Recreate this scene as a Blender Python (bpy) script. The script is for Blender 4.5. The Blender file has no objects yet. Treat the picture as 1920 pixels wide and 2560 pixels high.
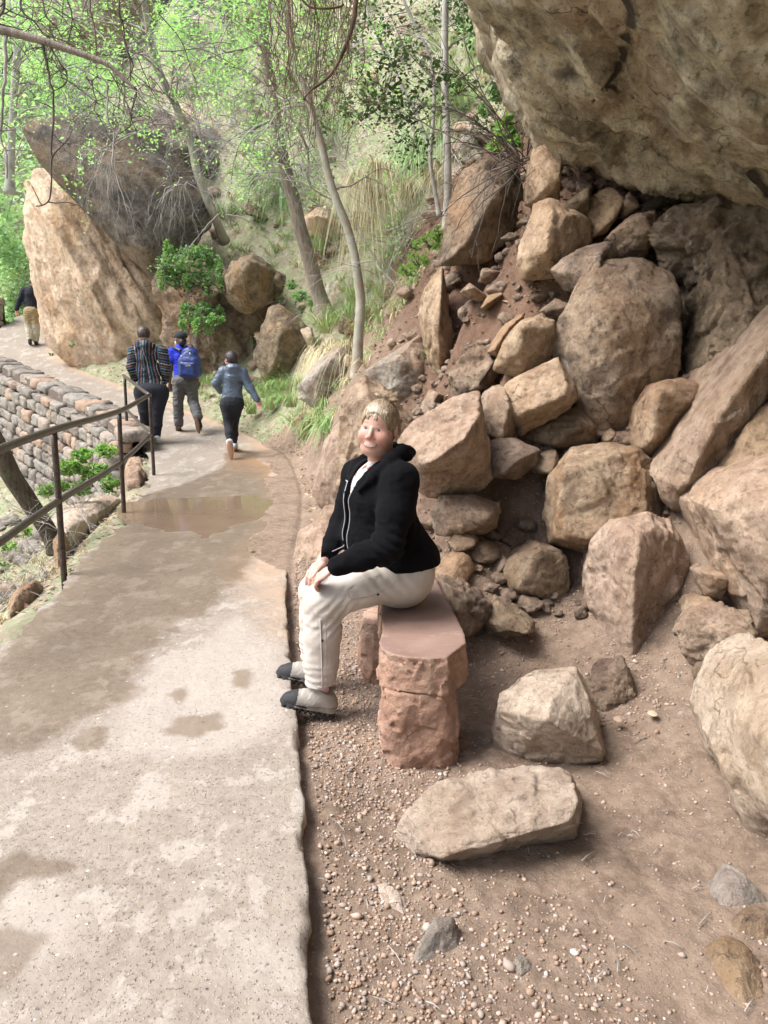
import bpy, bmesh, math, random
import numpy as np
from mathutils import Vector, Matrix
rnd = random.Random(7); RN = np.random.RandomState(7)
SC = bpy.context.scene; COL = SC.collection
# ---------------------------------------------------------------- camera, sky, sun, exposure
F = 1923.0; PITCH = math.radians(11.3); CH = 1.6
cd = bpy.data.cameras.new('camera'); cam = bpy.data.objects.new('camera', cd); COL.objects.link(cam)
cam.location = (0, 0, CH); cam.rotation_euler = (math.pi/2 - PITCH, 0, 0)
cd.sensor_fit = 'VERTICAL'; cd.sensor_height = 24; cd.lens = 24*F/2560; cd.clip_end = 400; cd.clip_start = .05
SC.camera = cam
SUN_EL, SUN_AZ = math.radians(54), math.radians(256)     # azimuth clockwise from +Y
w = bpy.data.worlds.new("World"); SC.world = w; w.use_nodes = True
wn = w.node_tree; wn.nodes.clear()
sky = wn.nodes.new('ShaderNodeTexSky'); sky.sky_type = 'NISHITA'; sky.sun_disc = False
sky.sun_elevation = SUN_EL; sky.sun_rotation = SUN_AZ; sky.air_density = 1.0; sky.dust_density = 4.0; sky.ozone_density = .6
bg = wn.nodes.new('ShaderNodeBackground'); bg.inputs[1].default_value = .07
wo = wn.nodes.new('ShaderNodeOutputWorld'); wn.links.new(sky.outputs[0], bg.inputs[0]); wn.links.new(bg.outputs[0], wo.inputs[0])
sl = bpy.data.lights.new('sun', 'SUN'); sun = bpy.data.objects.new('sun', sl); COL.objects.link(sun)
sl.energy = 1.5; sl.angle = math.radians(34); sl.color = (1, .985, .97)
sd = Vector((math.sin(SUN_AZ)*math.cos(SUN_EL), math.cos(SUN_AZ)*math.cos(SUN_EL), math.sin(SUN_EL)))
sun.rotation_euler = sd.to_track_quat('Z', 'Y').to_euler()
SC.view_settings.view_transform = 'Standard'; SC.view_settings.look = 'None'
SC.view_settings.exposure = 1.92; SC.view_settings.gamma = 1
SC.cycles.max_bounces = 6; SC.cycles.diffuse_bounces = 2; SC.cycles.transparent_max_bounces = 6
SC.cycles.use_denoising = True

# ---------------------------------------------------------------- pixel -> world
cp, sp_ = math.cos(PITCH), math.sin(PITCH)
FR = {'A': (0, 0, 1.15732), 'p': (0, 0, 1), '1': (0, 0, .5787), '2': (960, 0, .5787), '3': (0, 640, .5787), '4': (960, 640, .5787),
      '5': (0, 1280, .5787), '6': (960, 1280, .5787), '7': (0, 1920, .5787), '8': (960, 1920, .5787),
      'q': (660, 980, .28933), 'r': (680, 1360, .31344), 'f': (860, 980, .1085), 'g': (290, 790, .23508), 'm': (0, 680, .12055), 'L': (0, 900, .25316), 'M': (600, 560, .36166)}
def ray(fr, x, y):
    ox, oy, s = FR[fr]; px, py = ox+x*s, oy+y*s
    r, u = (px-960)/F, (1280-py)/F
    return r, cp+u*sp_, -sp_+u*cp
def at(fr, x, y, Y=None, z=None):
    r, f, u = ray(fr, x, y)
    t = Y/f if Y is not None else (z-CH)/u
    return np.array((r*t, f*t, CH+u*t))
def PZ(Y):
    Y = np.asarray(Y, float)
    return .05*np.maximum(0, Y-9.6)**1.6
def onpath(fr, x, y):
    r, f, u = ray(fr, x, y); a, b = 1.0, 40.0
    for _ in range(50):
        m = (a+b)/2
        if CH+u*m/f > PZ(m): a = m
        else: b = m
    return at(fr, x, y, Y=a)

# ---------------------------------------------------------------- objects
def tag(o, label=None, cat=None, group=None, kind=None):
    if label: o['label'] = label
    if cat: o['category'] = cat
    if group: o['group'] = group
    if kind: o['kind'] = kind
    return o
def empty(name, loc, rz=0):
    o = bpy.data.objects.new(name, None); COL.objects.link(o); o.location = loc; o.rotation_euler = (0, 0, rz); o.empty_display_size = .1
    return o
def mesh(name, V, Fs, mat=None, parent=None, smooth=True, col=None, origin=None, attrs=None):
    """V (N,3) world coords; Fs (M,k) int array or list of such arrays"""
    V = np.asarray(V, np.float32)
    if origin is None: origin = (0, 0, 0) if parent is not None else tuple(V.mean(0)*[1, 1, 0]+[0, 0, V[:, 2].min()])
    pw = np.zeros(3)
    if parent is not None:
        origin = (0, 0, 0); p = parent
        while p is not None: pw += np.array(p.location); p = p.parent
    Vl = V-np.array(origin, np.float32)-pw.astype(np.float32)
    if not isinstance(Fs, (list, tuple)): Fs = [Fs]
    Fs = [np.asarray(f, np.int32) for f in Fs if len(f)]
    me = bpy.data.meshes.new(name)
    me.vertices.add(len(Vl)); me.vertices.foreach_set('co', Vl.ravel())
    nl = sum(f.size for f in Fs); npol = sum(len(f) for f in Fs)
    me.loops.add(nl); me.loops.foreach_set('vertex_index', np.concatenate([f.ravel() for f in Fs]))
    tot = np.concatenate([np.full(len(f), f.shape[1], np.int32) for f in Fs])
    me.polygons.add(npol); me.polygons.foreach_set('loop_start', np.concatenate([[0], np.cumsum(tot)[:-1]]).astype(np.int32))
    me.polygons.foreach_set('loop_total', tot)
    me.polygons.foreach_set('use_smooth', np.full(npol, bool(smooth)))
    me.update(calc_edges=True)
    if col is not None:
        c = me.color_attributes.new('Col', 'FLOAT_COLOR', 'POINT'); cc = np.ones((len(V), 4), np.float32); cc[:, :3] = col
        c.data.foreach_set('color', cc.ravel())
    for k, a in (attrs or {}).items():
        t = me.attributes.new(k, 'FLOAT', 'POINT'); t.data.foreach_set('value', np.asarray(a, np.float32))
    if mat: me.materials.append(mat)
    o = bpy.data.objects.new(name, me); COL.objects.link(o); o.location = origin
    if parent is not None: o.parent = parent
    return o
class MB:
    def __init__(s): s.v = []; s.f = {}; s.n = 0; s.c = []
    def add(s, V, Fs, col=None):
        V = np.asarray(V, float); s.v.append(V)
        if not isinstance(Fs, (list, tuple)): Fs = [Fs]
        for f in Fs:
            f = np.asarray(f)
            if len(f): s.f.setdefault(f.shape[1], []).append(f+s.n)
        s.c.append(np.broadcast_to(np.array(col if col is not None else (1, 1, 1), float), (len(V), 3))); s.n += len(V)
    def build(s, name, mat, parent=None, smooth=True, usecol=False, **k):
        return mesh(name, np.concatenate(s.v), [np.concatenate(a) for a in s.f.values()], mat, parent, smooth, np.concatenate(s.c) if usecol else None, **k)
def tube(mb, pts, rad, n=6, col=None, cap=True):
    P = np.asarray(pts, float); R = np.broadcast_to(np.asarray(rad, float), (len(P),))
    T = np.gradient(P, axis=0); T /= np.linalg.norm(T, axis=1)[:, None]+1e-9
    up = np.array((0, 0, 1.)) if abs(T[0][2]) < .9 else np.array((1., 0, 0))
    a = np.cross(T[0], up); a /= np.linalg.norm(a); A = []
    for t in T:
        a = a-t*np.dot(a, t); a /= np.linalg.norm(a)+1e-9; A.append(a)
    A = np.array(A); B = np.cross(T, A); th = np.arange(n)*2*np.pi/n
    V = P[:, None]+R[:, None, None]*(A[:, None]*np.cos(th)[None, :, None]+B[:, None]*np.sin(th)[None, :, None])
    i = np.arange(len(P)-1)[:, None]*n; j = np.arange(n)[None]; jn = (j+1) % n
    Q = np.stack([i+j, i+n+j, i+n+jn, i+jn], -1).reshape(-1, 4)
    fs = [Q]; V = V.reshape(-1, 3)
    if cap:
        V = np.concatenate([V, P[:1], P[-1:]]); m = len(P)*n; jj = np.arange(n)
        fs.append(np.stack([np.full(n, m), jj, (jj+1) % n], -1)); e = (len(P)-1)*n
        fs.append(np.stack([np.full(n, m+1), e+(jj+1) % n, e+jj], -1))
    mb.add(V, fs, col)
def smooth_path(P, n=24):
    P = np.asarray(P, float); k = len(P); t = np.linspace(0, k-1, n); i = np.clip(t.astype(int), 0, k-2); u = (t-i)[:, None]
    E = np.concatenate([[2*P[0]-P[1]], P, [2*P[-1]-P[-2]]]); a, b, c, d = E[i], E[i+1], E[i+2], E[i+3]
    return .5*(2*b+(c-a)*u+(2*a-5*b+4*c-d)*u*u+(3*b-a-3*c+d)*u**3)
# ---------------------------------------------------------------- noise
def _h(x, y, z, s):
    with np.errstate(over='ignore'):
        h = (x.astype(np.uint32)*np.uint32(374761393)) ^ (y.astype(np.uint32)*np.uint32(668265263)) ^ (z.astype(np.uint32)*np.uint32(2147483647)) ^ np.uint32((s*974634777+12345) & 0xffffffff)
        h = (h ^ (h >> np.uint32(13)))*np.uint32(1274126177); h = (h ^ (h >> np.uint32(16)))*np.uint32(2246822519); h = h ^ (h >> np.uint32(15))
    return h.astype(np.float64)/4294967295.
def vnoise(P, s=0):
    P = np.asarray(P, float); I = np.floor(P).astype(np.int64); f = P-I; f = f*f*f*(f*(f*6-15)+10)
    x, y, z = I[..., 0], I[..., 1], I[..., 2]; a, b, c = f[..., 0], f[..., 1], f[..., 2]
    def L(dx, dy, dz): return _h(x+dx, y+dy, z+dz, s)
    x00 = L(0, 0, 0)*(1-a)+L(1, 0, 0)*a; x10 = L(0, 1, 0)*(1-a)+L(1, 1, 0)*a
    x01 = L(0, 0, 1)*(1-a)+L(1, 0, 1)*a; x11 = L(0, 1, 1)*(1-a)+L(1, 1, 1)*a
    return ((x00*(1-b)+x10*b)*(1-c)+(x01*(1-b)+x11*b)*c)*2-1
def fbm(P, o=4, s=0, g=.5, ridge=False):
    P = np.asarray(P, float); r = 0; a = 1; t = 0
    for k in range(o):
        n = vnoise(P*2**k+k*17.3, s+k)
        if ridge: n = 1-2*np.abs(n)
        r = r+a*n; t += a; a *= g
    return r/t
def worley(P, s=0):
    """F1, F2, cell id"""
    P = np.asarray(P, float); I = np.floor(P).astype(np.int64); f1 = np.full(len(P), 9.); f2 = f1.copy(); cid = np.zeros(len(P))
    for dx in (-1, 0, 1):
        for dy in (-1, 0, 1):
            for dz in (-1, 0, 1):
                J = I+[dx, dy, dz]; q = np.stack([_h(J[:, 0], J[:, 1], J[:, 2], s+k) for k in (1, 2, 3)], -1)+J
                d = np.linalg.norm(P-q, axis=1); m = d < f1
                f2 = np.where(m, f1, np.minimum(f2, d)); cid = np.where(m, _h(J[:, 0], J[:, 1], J[:, 2], s+9), cid); f1 = np.where(m, d, f1)
    return f1, f2, cid
def cells(P, s=0):
    """per point: random facet slope of its cell, offset from the cell point, cell id, distance to the border"""
    P = np.asarray(P, float); I = np.floor(P).astype(np.int64); f1 = np.full(len(P), 9.); f2 = f1.copy(); cid = np.zeros(len(P)); rel = np.zeros_like(P); J1 = I.copy()
    for dx in (-1, 0, 1):
        for dy in (-1, 0, 1):
            for dz in (-1, 0, 1):
                J = I+[dx, dy, dz]; q = P-(np.stack([_h(J[:, 0], J[:, 1], J[:, 2], s+k) for k in (1, 2, 3)], -1)+J); d = np.linalg.norm(q, axis=1); m = d < f1
                f2 = np.where(m, f1, np.minimum(f2, d)); rel[m] = q[m]; J1[m] = J[m]; f1 = np.where(m, d, f1)
    sl = np.stack([_h(J1[:, 0], J1[:, 1], J1[:, 2], s+k) for k in (11, 12, 13)], -1)*2-1
    return sl, rel, _h(J1[:, 0], J1[:, 1], J1[:, 2], s+9), f2-f1
_ico = {}
def ico(sub):
    if sub not in _ico:
        bm = bmesh.new(); bmesh.ops.create_icosphere(bm, subdivisions=sub, radius=1)
        _ico[sub] = (np.array([v.co[:] for v in bm.verts]), np.array([[v.index for v in f.verts] for f in bm.faces])); bm.free()
    return _ico[sub]
# ---------------------------------------------------------------- rocks: chipped convex solids with fractal relief
def hull_planes(pts):
    bm = bmesh.new()
    for p in pts: bm.verts.new(p)
    bmesh.ops.convex_hull(bm, input=bm.verts[:]); bm.normal_update()
    c = np.mean([v.co[:] for v in bm.verts if v.link_faces], axis=0); N = []; A = []
    for f in bm.faces:
        n = np.array(f.normal[:]); p = np.array(f.verts[0].co[:])
        if np.dot(n, p-c) < 0: n = -n
        N.append(n); A.append(np.dot(n, p))
    bm.free(); return np.array(N), np.array(A), c
def rock_arrays(pts, sub=5, chips=8, amp=.05, freq=2.2, fine=.5, p=26, seed=1, cut=(.84, .97), strata=0, sdir=(0, .25, 1), aniso=None, ck=1.):
    pts = np.asarray(pts, float); N, A, c = hull_planes(pts); r = np.random.RandomState(seed)
    X = pts-c; ext = (X.max(0)-X.min(0))/2; size = float(np.prod(ext)**(1/3))
    for _ in range(chips):
        n = r.normal(size=3); n[1] -= .4; n /= np.linalg.norm(n); s = (X@n).max()
        N = np.vstack([N, n]); A = np.append(A, np.dot(n, c)+s*r.uniform(*cut))
    H = np.maximum(A-N@c, size*.08)
    key = np.round(np.c_[N*12, H/size*12]).astype(int); _, ui = np.unique(key, axis=0, return_index=True); N, H = N[ui], H[ui]
    S, Fc = ico(sub); D = S*ext; D /= np.linalg.norm(D, axis=1)[:, None]
    q = np.maximum(D@N.T, 0)/H; m = q.max(1); R = 1/(m*((q/m[:, None])**p).sum(1)**(1/p))
    V = D*R[:, None]; nn = D/ext; nn /= np.linalg.norm(nn, axis=1)[:, None]
    Q = (V+c); W_ = Q
    if aniso: ad = np.array(aniso[0], float); ad /= np.linalg.norm(ad); Q = Q-np.outer(Q@ad, ad)*(1-1/aniso[1])
    k = freq/size
    d = amp*size*(fbm(Q*k*.5, 3, seed)*.7+fine*.7*fbm(Q*k*2, 5, seed+5, .6)+.25*fine*fbm(Q*k*1.3, 3, seed+9, ridge=True))
    for fs, am in ((.7, 1.5), (1.9, .7), (4.5, .28)):
        I, rel, cid, gap = cells(Q*k*fs, seed+3); d += amp*size*am*ck*((rel*I).sum(1)*1.1+(cid-.5)*.9)*np.clip(gap*7, 0, 1)
    if strata:
        sv = np.array(sdir, float); sv /= np.linalg.norm(sv); t = (W_@sv)*strata/size+.8*fbm(Q*k*.4, 2, seed+2)
        d += amp*size*.8*(np.abs((t % 1)-.5)*2)**.5-amp*size*.4
    return V+c+nn*d[:, None], Fc
def rk(fr, outline, Y, t=.5, front=None, back=.55, up=0):
    """outline in photo coordinates at distance Y; entries (x,y[,dY]); front ridge points lie nearer"""
    O = [at(fr, o[0], o[1], Y=Y+(o[2] if len(o) > 2 else 0)) for o in outline]; c = np.mean(O, axis=0); P = list(O)
    if front is None:      # a few random ridge points make large broken faces
        r = np.random.RandomState(int(abs(outline[0][0]*7+outline[1][1]*13)) % 9999)
        for k in range(2): w_ = r.dirichlet(np.full(len(O), .3)); P.append(c+((np.array(O)*w_[:, None]).sum(0)-c)*.9+np.array((0, -t*r.uniform(.4, .75), 0)))
    else: P += [at(fr, q[0], q[1], Y=Y-q[2]) for q in front]
    P += [c+(o-c)*back+np.array((0, t, 0)) for o in O]
    return P
# ---------------------------------------------------------------- materials
class NT:
    def __init__(s, name):
        s.m = bpy.data.materials.new(name); s.m.use_nodes = True; s.t = s.m.node_tree; s.t.nodes.clear()
        s.out = s.t.nodes.new('ShaderNodeOutputMaterial'); s.b = s.n('BsdfPrincipled'); s.t.links.new(s.b.outputs[0], s.out.inputs[0]); s._p = None
    def n(s, ty, ins=None, **pr):
        nd = s.t.nodes.new('ShaderNode'+ty)
        for k, v in pr.items(): setattr(nd, k, v)
        for k, v in (ins or {}).items(): s.set(nd, k, v)
        return nd
    def set(s, nd, k, v):
        i = nd.inputs[k]
        if isinstance(v, bpy.types.NodeSocket): s.t.links.new(v, i)
        elif isinstance(v, bpy.types.Node): s.t.links.new(v.outputs[0], i)
        elif isinstance(v, (tuple, list)) and len(v) == 3 and i.type == 'RGBA': i.default_value = (*v, 1)
        else: i.default_value = v
    @property
    def pos(s):
        if s._p is None: s._p = s.n('NewGeometry').outputs['Position']
        return s._p
    def vmul(s, v, sc, rot=(0, 0, 0)): return s.n('Mapping', {'Vector': v, 'Scale': sc, 'Rotation': rot}).outputs[0]
    def noise(s, scale, det=4, rough=.55, v=None, dist=0): return s.n('TexNoise', {'Vector': v or s.pos, 'Scale': scale, 'Detail': det, 'Roughness': rough, 'Distortion': dist}).outputs[0]
    def voro(s, scale, feat='F1', v=None, out=0, rnd_=1): 
        nd = s.n('TexVoronoi', {'Vector': v or s.pos, 'Scale': scale, 'Randomness': rnd_}, feature=feat); return nd.outputs[out]
    def ramp(s, f, lo, hi, a=0., b=1.): return s.n('MapRange', {0: f, 1: lo, 2: hi, 3: a, 4: b}).outputs[0]
    def mix(s, f, a, b, mode='MIX'):
        nd = s.t.nodes.new('ShaderNodeMix'); nd.data_type = 'RGBA'; nd.blend_type = mode
        for k, v in ((0, f), (6, a), (7, b)): s.set(nd, k, v)
        return nd.outputs[2]
    def math(s, op, a, b=0., c=0.): return s.n('Math', {0: a, 1: b, 2: c}, operation=op).outputs[0]
    def bump(s, h, dist=.02, st=1., normal=None):
        d = {'Height': h, 'Distance': dist, 'Strength': st}
        if normal: d['Normal'] = normal
        return s.n('Bump', d).outputs[0]
    def attr(s, nm, o='Color'): return s.n('Attribute', attribute_name=nm).outputs[o]
    def fin(s, col, rough=.9, normal=None, **k):
        s.set(s.b, 'Base Color', col); s.set(s.b, 'Roughness', rough)
        if normal: s.set(s.b, 'Normal', normal)
        for q, v in k.items(): s.set(s.b, q.replace('_', ' '), v)
        return s.m
CRACK = []
def mat_rock(name, light, mid, dark, stain=None, st_amt=.4, white=0., dust=None, dust_amt=.5, sc=1., rough=.9, sdir=(0, 0, 0), stretch=(1, 1, 1), hue=.06, bumpd=1., crack=False, tint=(.98, .955, .89)):
    t = NT(name); p = t.pos; ps = t.vmul(p, stretch, sdir)
    n1 = t.noise(1.6*sc, 8, .6, ps, .6); n2 = t.noise(7*sc, 8, .68); n3 = t.noise(38*sc, 6, .75); n4 = t.noise(150*sc, 3, .7)
    c = t.mix(t.ramp(n1, *((.40, .56) if crack else (.33, .67))), dark, mid); c = t.mix(t.ramp(n2, .38, .62 if crack else .66), c, light)
    if stain: c = t.mix(t.math('MULTIPLY', t.ramp(t.noise(1.1*sc, 7, .62, t.vmul(ps, (1.3, 1.1, .8))), .5, .6), st_amt), c, stain)
    c = t.mix(t.ramp(n3, .25, .75, .0, .6), t.mix(.45, c, (.02, .013, .01), 'MULTIPLY') if False else c, t.mix(1., c, (1.25, 1.2, 1.12), 'MULTIPLY'))
    pit = t.ramp(t.noise(26*sc, 5, .8), .36, .45); c = t.mix(t.ramp(pit, 0, 1, .6, 0), c, dark); c = t.mix(t.ramp(t.noise(13*sc, 10, .8, ps, .8), .40, .47, .55, 0), c, t.mix(1., c, (.62, .58, .54), 'MULTIPLY'))
    fl = t.voro(55*sc, 'F1'); c = t.mix(t.ramp(fl, .05, .16, .4, 0), c, light)
    if white > 0: 
        wn_ = t.ramp(t.noise(4*sc, 10, .8, t.vmul(ps, (1.6, 1.4, .7))), .6, .68); c = t.mix(t.math('MULTIPLY', wn_, white), c, (.78, .74, .7))
    if dust:
        nz = t.n('SeparateXYZ', {0: t.n('NewGeometry').outputs['Normal']}).outputs[2]
        du = t.math('MULTIPLY', t.ramp(nz, .35, .85), t.ramp(t.noise(5*sc, 6, .7), .35, .6)); c = t.mix(t.math('MULTIPLY', du, dust_amt), c, dust)
    oi = t.n('ObjectInfo').outputs['Random']
    hs = t.n('HueSaturation', {'Hue': t.ramp(oi, 0, 1, .5-hue*.16, .5+hue*.1), 'Saturation': t.ramp(oi, 0, 1, .88, 1.1), 'Value': t.ramp(t.math('FRACT', t.math('MULTIPLY', oi, 7.31)), 0, 1, .86, 1.12), 'Color': c}); c = hs.outputs[0]
    c = t.mix(1., c, tint, 'MULTIPLY')
    b = t.bump(t.noise(5*sc, 12, .74), .11*bumpd/sc, 1.); b = t.bump(t.voro(9*sc, 'DISTANCE_TO_EDGE', t.vmul(ps, (1, 1, 1.6))), .0, 0., b) if False else b
    ce = t.n('TexVoronoi', {'Vector': t.n('VectorMath', {0: ps, 1: t.n('VectorMath', {0: t.n('TexNoise', {'Vector': t.pos, 'Scale': 4.*sc, 'Detail': 5.}).outputs[1], 1: (.35/sc, .35/sc, .35/sc)}, operation='MULTIPLY').outputs[0]}, operation='ADD').outputs[0], 'Scale': 2.6*sc}, feature='DISTANCE_TO_EDGE').outputs[0]
    cl_ = t.math('MULTIPLY', t.ramp(ce, .0, .016, 1, 0), t.ramp(t.noise(1.7*sc, 3), .55, .62)); c = t.mix(t.math('MULTIPLY', cl_, .6), c, (.05, .035, .025)); b = t.bump(t.math('SUBTRACT', 1., cl_), .03/sc, .8, b)
    if crack:   # fissures across the rock, set from points found on its surface
        t.crack = []; best = None; wob = t.n('VectorMath', {0: t.pos, 1: t.n('VectorMath', {0: t.n('TexNoise', {'Vector': t.pos, 'Scale': 5., 'Detail': 6.}).outputs[1], 1: (.09, .09, .09)}, operation='MULTIPLY').outputs[0]}, operation='ADD').outputs[0]
        for k in range(14):
            a_ = t.n('CombineXYZ'); d_ = t.n('CombineXYZ'); w_ = t.n('Value'); t.crack.append((a_, d_, w_)); pa = t.n('VectorMath', {0: wob, 1: a_.outputs[0]}, operation='SUBTRACT').outputs[0]
            dd = t.n('VectorMath', {0: d_.outputs[0], 1: d_.outputs[0]}, operation='DOT_PRODUCT').outputs['Value']; pd = t.n('VectorMath', {0: pa, 1: d_.outputs[0]}, operation='DOT_PRODUCT').outputs['Value']
            h_ = t.n('Math', {0: pd, 1: dd}, operation='DIVIDE', use_clamp=True).outputs[0]; sc2 = t.n('VectorMath', {0: d_.outputs[0], 'Scale': h_}, operation='SCALE').outputs[0]
            ln = t.n('VectorMath', {0: t.n('VectorMath', {0: pa, 1: sc2}, operation='SUBTRACT').outputs[0]}, operation='LENGTH').outputs['Value']; q_ = t.math('DIVIDE', ln, w_.outputs[0]); best = q_ if best is None else t.math('MINIMUM', best, q_)
        ck = t.ramp(best, .6, 1.3, 1, 0); c = t.mix(t.math('MULTIPLY', ck, .9), c, (.03, .022, .016)); b = t.bump(t.ramp(best, .5, 1.8), .08, 1., b); CRACK.append(t)
    h2 = t.math('ADD', t.math('MULTIPLY', n3, .6), t.math('MULTIPLY', pit, .5)); b = t.bump(h2, .012*bumpd/sc, .9, b); b = t.bump(n4, .003/sc, .8, b)
    return t.fin(c, t.ramp(n2, .3, .7, rough-.12, rough+.05), b)
REDSOIL = (.28, .135, .078)
M = {}
M['boulder'] = mat_rock('sandstone tan', (.62, .48, .36), (.39, .28, .20), (.155, .105, .072), (.46, .28, .16), .45, .3, (.30, .18, .12), .6)
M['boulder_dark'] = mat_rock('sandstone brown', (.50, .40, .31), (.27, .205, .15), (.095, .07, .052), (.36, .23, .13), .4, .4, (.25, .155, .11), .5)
M['boulder_pale'] = mat_rock('sandstone pale', (.66, .53, .43), (.48, .355, .265), (.24, .165, .12), (.50, .34, .22), .3, .45, (.40, .24, .16), .35)
M['pale_slab'] = mat_rock('pale dusty sandstone', (.78, .68, .58), (.60, .50, .41), (.36, .275, .21), (.50, .34, .22), .25, .5, (.50, .37, .28), .3, tint=(1, .98, .95))
M['boulder_white'] = mat_rock('sandstone crusted', (.60, .48, .38), (.40, .30, .22), (.17, .12, .085), (.48, .25, .12), .4, .95, (.33, .2, .13), .4, sc=1.3)
M['grey_rock'] = mat_rock('grey weathered stone', (.58, .55, .50), (.42, .38, .34), (.20, .17, .15), (.42, .24, .15), .5, .4, (.36, .25, .18), .3, tint=(1, .98, .94))
M['leaning'] = mat_rock('pale leaning cliff', (.88, .75, .63), (.76, .59, .47), (.48, .33, .24), (.70, .45, .26), .45, .5, None, tint=(1, .97, .92), sc=.6, sdir=(0, .6, 0), stretch=(1.8, 1, .6))
M['varnish'] = mat_rock('dark varnished stone', (.30, .26, .23), (.15, .13, .12), (.06, .054, .052), (.42, .29, .19), .4, .2, (.32, .2, .15), .5, sc=.55, sdir=(0, .55, 0), stretch=(.8, 1, 2.2), bumpd=1.6, tint=(1, 1, .96))
M['seep'] = mat_rock('seep stained stone', (.44, .36, .27), (.25, .19, .135), (.09, .07, .055), (.42, .25, .12), .6, .3, (.3, .2, .14), .4, sc=.7, stretch=(1.4, 1, .7))
M['overhang'] = mat_rock('overhang sandstone', (.76, .69, .55), (.48, .40, .29), (.13, .11, .088), (.42, .28, .19), .45, .6, None, sc=.85, sdir=(0, .72, 0), stretch=(.4, .8, 2.6), bumpd=1.7, hue=0, crack=True)
M['conglom'] = mat_rock('rough conglomerate', (.42, .34, .25), (.27, .20, .14), (.10, .075, .055), (.16, .13, .09), .6, .7, (.3, .18, .12), .4, sc=1.5, bumpd=2.2)
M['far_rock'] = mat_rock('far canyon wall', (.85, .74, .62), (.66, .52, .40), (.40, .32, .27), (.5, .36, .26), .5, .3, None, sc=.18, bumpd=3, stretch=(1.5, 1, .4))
# red sandstone of the bench
t = NT('bench red sandstone'); n = t.noise(9, 8, .65); c = t.mix(t.ramp(n, .3, .7), (.26, .14, .095), (.46, .29, .205)); c = t.mix(t.ramp(t.noise(3, 8, .7), .48, .6, 0, .7), c, (.56, .41, .32)); c = t.mix(t.ramp(t.noise(9, 9, .8, t.vmul(t.pos, (1, 1, 2.5))), .38, .46, .6, 0), c, (.20, .11, .08))
c = t.mix(t.ramp(t.noise(45, 4, .7), .55, .75, 0, .35), c, (.6, .42, .34))
M['bench'] = t.fin(c, .88, t.bump(t.noise(60, 6, .7), .006, 1., t.bump(t.noise(14, 8, .72), .03, 1.)))
t = NT('bench honed top'); n = t.noise(4, 6, .6); c = t.mix(t.ramp(n, .3, .7), (.19, .12, .095), (.285, .19, .155))
sc_ = t.ramp(t.noise(5, 10, .82, t.vmul(t.pos, (1.2, 4, 1), (0, 0, .5))), .57, .70, 0, .65); c = t.mix(sc_, c, (.62, .52, .49)); c = t.mix(t.ramp(t.voro(70), .05, .12, .5, 0), c, (.6, .5, .46))
M['bench_top'] = t.fin(c, t.ramp(n, .3, .7, .5, .68), t.bump(t.noise(30, 5), .0015, .6))
# concrete path
t = NT('concrete path'); wet = t.attr('wet', 'Fac'); pal = t.attr('pale', 'Fac'); san = t.attr('sand', 'Fac')
n = t.noise(2.5, 8, .65); c = t.mix(t.ramp(n, .3, .7), (.19, .158, .126), (.275, .235, .193)); c = t.mix(t.ramp(t.noise(22, 6, .7), .35, .65, 0, .5), c, (.385, .335, .285))
sm = t.ramp(t.noise(3.2, 9, .72, t.vmul(t.pos, (1.5, 1, 1))), .53, .57); c = t.mix(t.math('MULTIPLY', t.math('MAXIMUM', sm, pal), .45), c, (.44, .40, .36))
expo = t.math('SUBTRACT', 1., t.math('MULTIPLY', t.math('MAXIMUM', sm, pal), .8))
v1 = t.n('TexVoronoi', {'Vector': t.pos, 'Scale': 120.}); ag = t.ramp(v1.outputs[0], .2, .36, 1, 0); sel = t.n('SeparateColor', {0: v1.outputs[1]})
agc = t.mix(t.ramp(sel.outputs[0], .35, .7), (.12, .115, .12), (.68, .62, .55)); show = t.math('MULTIPLY', t.math('MULTIPLY', ag, t.math('GREATER_THAN', sel.outputs[1], .68)), expo)
c = t.mix(t.math('MULTIPLY', show, .55), c, agc)
v2 = t.n('TexVoronoi', {'Vector': t.pos, 'Scale': 34.}); s2 = t.n('SeparateColor', {0: v2.outputs[1]}); a2 = t.math('MULTIPLY', t.ramp(v2.outputs[0], .12, .22, 1, 0), t.math('GREATER_THAN', s2.outputs[1], .86))
c = t.mix(t.math('MULTIPLY', a2, .8), c, t.mix(t.math('GREATER_THAN', s2.outputs[0], .55), (.10, .10, .12), (.75, .72, .66)))
pit = t.ramp(t.noise(70, 3, .6), .30, .38, 1, 0); c = t.mix(t.math('MULTIPLY', t.math('MULTIPLY', pit, expo), .5), c, (.20, .15, .11))
c = t.mix(t.math('MULTIPLY', t.math('MULTIPLY', san, t.ramp(t.noise(3, 7, .7), .32, .55)), .85), c, (.42, .29, .195))
wn_ = t.math('ADD', wet, t.math('MULTIPLY', t.math('SUBTRACT', t.noise(2.6, 9, .7, t.vmul(t.pos, (1.0, .8, 1))), .5), 1.5)); we = t.ramp(wn_, .40, .60)
c = t.mix(t.math('MULTIPLY', we, .8), c, t.mix(1., c, (.58, .50, .42), 'MULTIPLY'))
hb = t.math('ADD', t.math('MULTIPLY', t.noise(60, 5, .7), .5), t.math('ADD', t.math('MULTIPLY', show, .35), t.math('MULTIPLY', pit, -.7)))
rg = t.math('SUBTRACT', .86, t.math('MULTIPLY', we, .42))
bb = t.bump(hb, .006, t.math('SUBTRACT', .95, t.math('MULTIPLY', we, .5)), t.bump(t.noise(5, 6, .6), .02, .6)); M['path'] = t.fin(c, rg, bb)
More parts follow.
